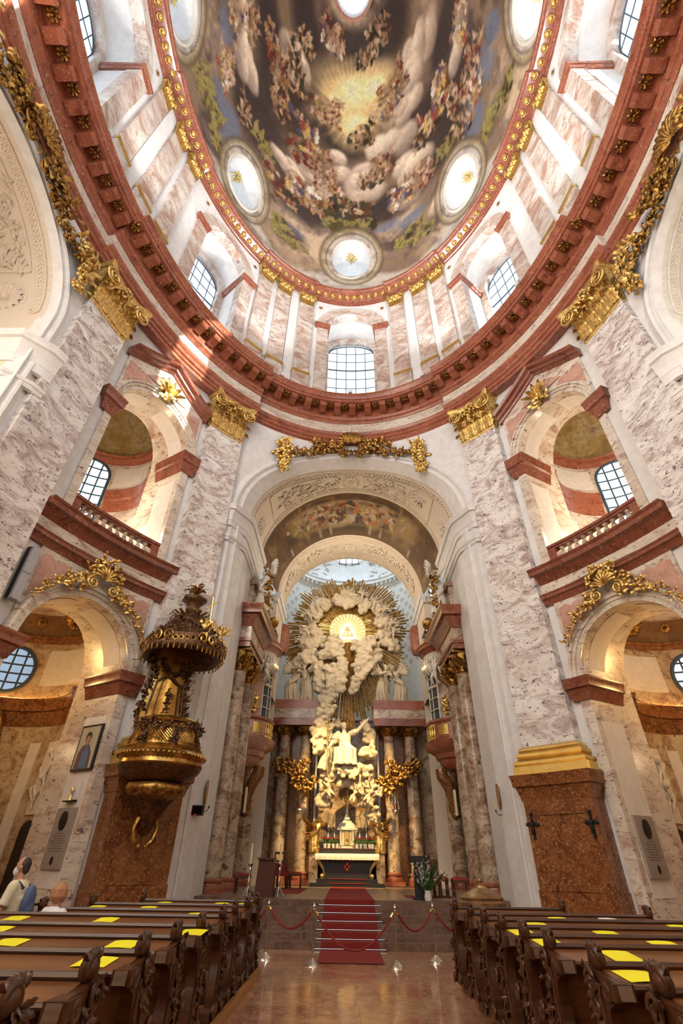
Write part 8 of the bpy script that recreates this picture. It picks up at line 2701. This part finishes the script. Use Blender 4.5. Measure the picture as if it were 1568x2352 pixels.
for r_ in range(3):
    for k in range(5):
        x = -.15+.075*k+rg_.uniform(-.01, .01); z = J['ch'].z+.13-.075*r_
        dy = .138*math.sqrt(max(.05, 1-(x/.225)**2))+.012-.02*(r_ == 0)
        pts = [V((x+rg_.uniform(-.03, .03), J['ch'].y+dy, z+rg_.uniform(-.022, .022))) for q in range(4)]
        b.tube(pts, .009, 5)
put_person(t, 'printed_marks', b, M['bluebag'], 0, rz, loc, 60, top)
b = MB(); h = J['hd']; b.ball(h+V((0, .012, .03)), (.096, .110, .118), 16, 12); b.ball(h+V((0, .04, -.03)), (.088, .08, .08), 12, 8)
for k in range(90):
    a_ = rg_.uniform(-2.0, 2.0); q = 1+.03*rg_.random()
    b.tube([h+V((.03*math.sin(a_), .02+.03*math.cos(a_), .155)), h+V((.092*q*math.sin(a_), .012+.108*q*math.cos(a_), .07)), h+V((.104*q*math.sin(a_), .014+.118*q*math.cos(a_), -.02)), h+V((.092*q*math.sin(a_), .022+.10*q*math.cos(a_), -.07+.02*rg_.random()))], [.010, .012, .012, .006], 5)
put_person(t, 'hair', b, M['hair_red'], .0075, rz, loc)
# dark music-stand table with leaflets near the left wall
t = thing('leaflet_stand', 'thin black metal stand with leaflets behind the seated woman', 'stand', (-6.9, 12.6, 0))
b = MB(); b.box(-7.35, -6.5, 12.4, 12.8, .95, .98); obj('tray', b, M['iron'], t)
for sx in (-7.3, -6.55):
    for sy in (12.43, 12.77):
        b = MB(); b.tube([(sx, sy, 0), (sx, sy, .96)], .016, 7); obj('leg', b, M['iron'], t)
b = MB(); b.tube([(-7.3, 12.43, .3), (-6.55, 12.43, .92)], .012, 6); obj('brace', b, M['iron'], t)
b = MB(); rg_ = random.Random(2)
for k in range(22):
    b.leaf((-7.1+rg_.uniform(-.1, .25), 12.6, .98), (rg_.uniform(-1, 1), rg_.uniform(-.6, .6), 1), (0, -1, 0), rg_.uniform(.15, .3), .06, .2)
tag(obj('potted_plant', b, M['leafgreen'], None, 60), 'small dark green plant on the black leaflet stand', 'plant')

# gilt oval altar frame deep in the left chapel, black sheets standing for the shade in both chapel doorways
for side, sn in ((-1, 'left'), (1, 'right')):
    RR = BAYS[(side, 'room')]
    b = MB(); b.box(-1.86, -1.54, -.02, -.08, .1, 2.4, 4, lambda t_, o, z: RR(t_, ROOM_R+o, z)); b.add([RR(-1.70+.16*math.cos(q), ROOM_R-.08, 2.4+.3*math.sin(q)) for q in arange(0, PI, 8)], [tuple(range(9))])
    struct('door_1' if side < 0 else 'door_2', b, M['black'])
RR = BAYS[(-1, 'room')]
t = thing('altarpiece', 'dark oval altarpiece in a broad gilt frame, cut by the left picture edge', 'painting', RR(-.42, ROOM_R-.3, 3.6))
b = MB(); b.prism([(.86*math.cos(q), 4.95+1.3*math.sin(q)) for q in arange(0, 2*PI, 36)[:-1]], .25, .3, lambda u, d, z: RR(-.42+u/ROOM_R, ROOM_R-d, z)); obj('canvas', b, plain('dark_canvas', (.05, .04, .03), .4), t)
b = MB(); pts = [RR(-.42+.95*math.cos(q)/ROOM_R, ROOM_R-.33, 4.95+1.4*math.sin(q)) for q in arange(0, 2*PI, 44)[:-1]]
b.tube(pts, .13, 8, closed=True)
for p in pts: b.ball((p[0], p[1], p[2]), .11, 6, 4)
obj('gilt_frame', b, M['old_gold'], t, 78)
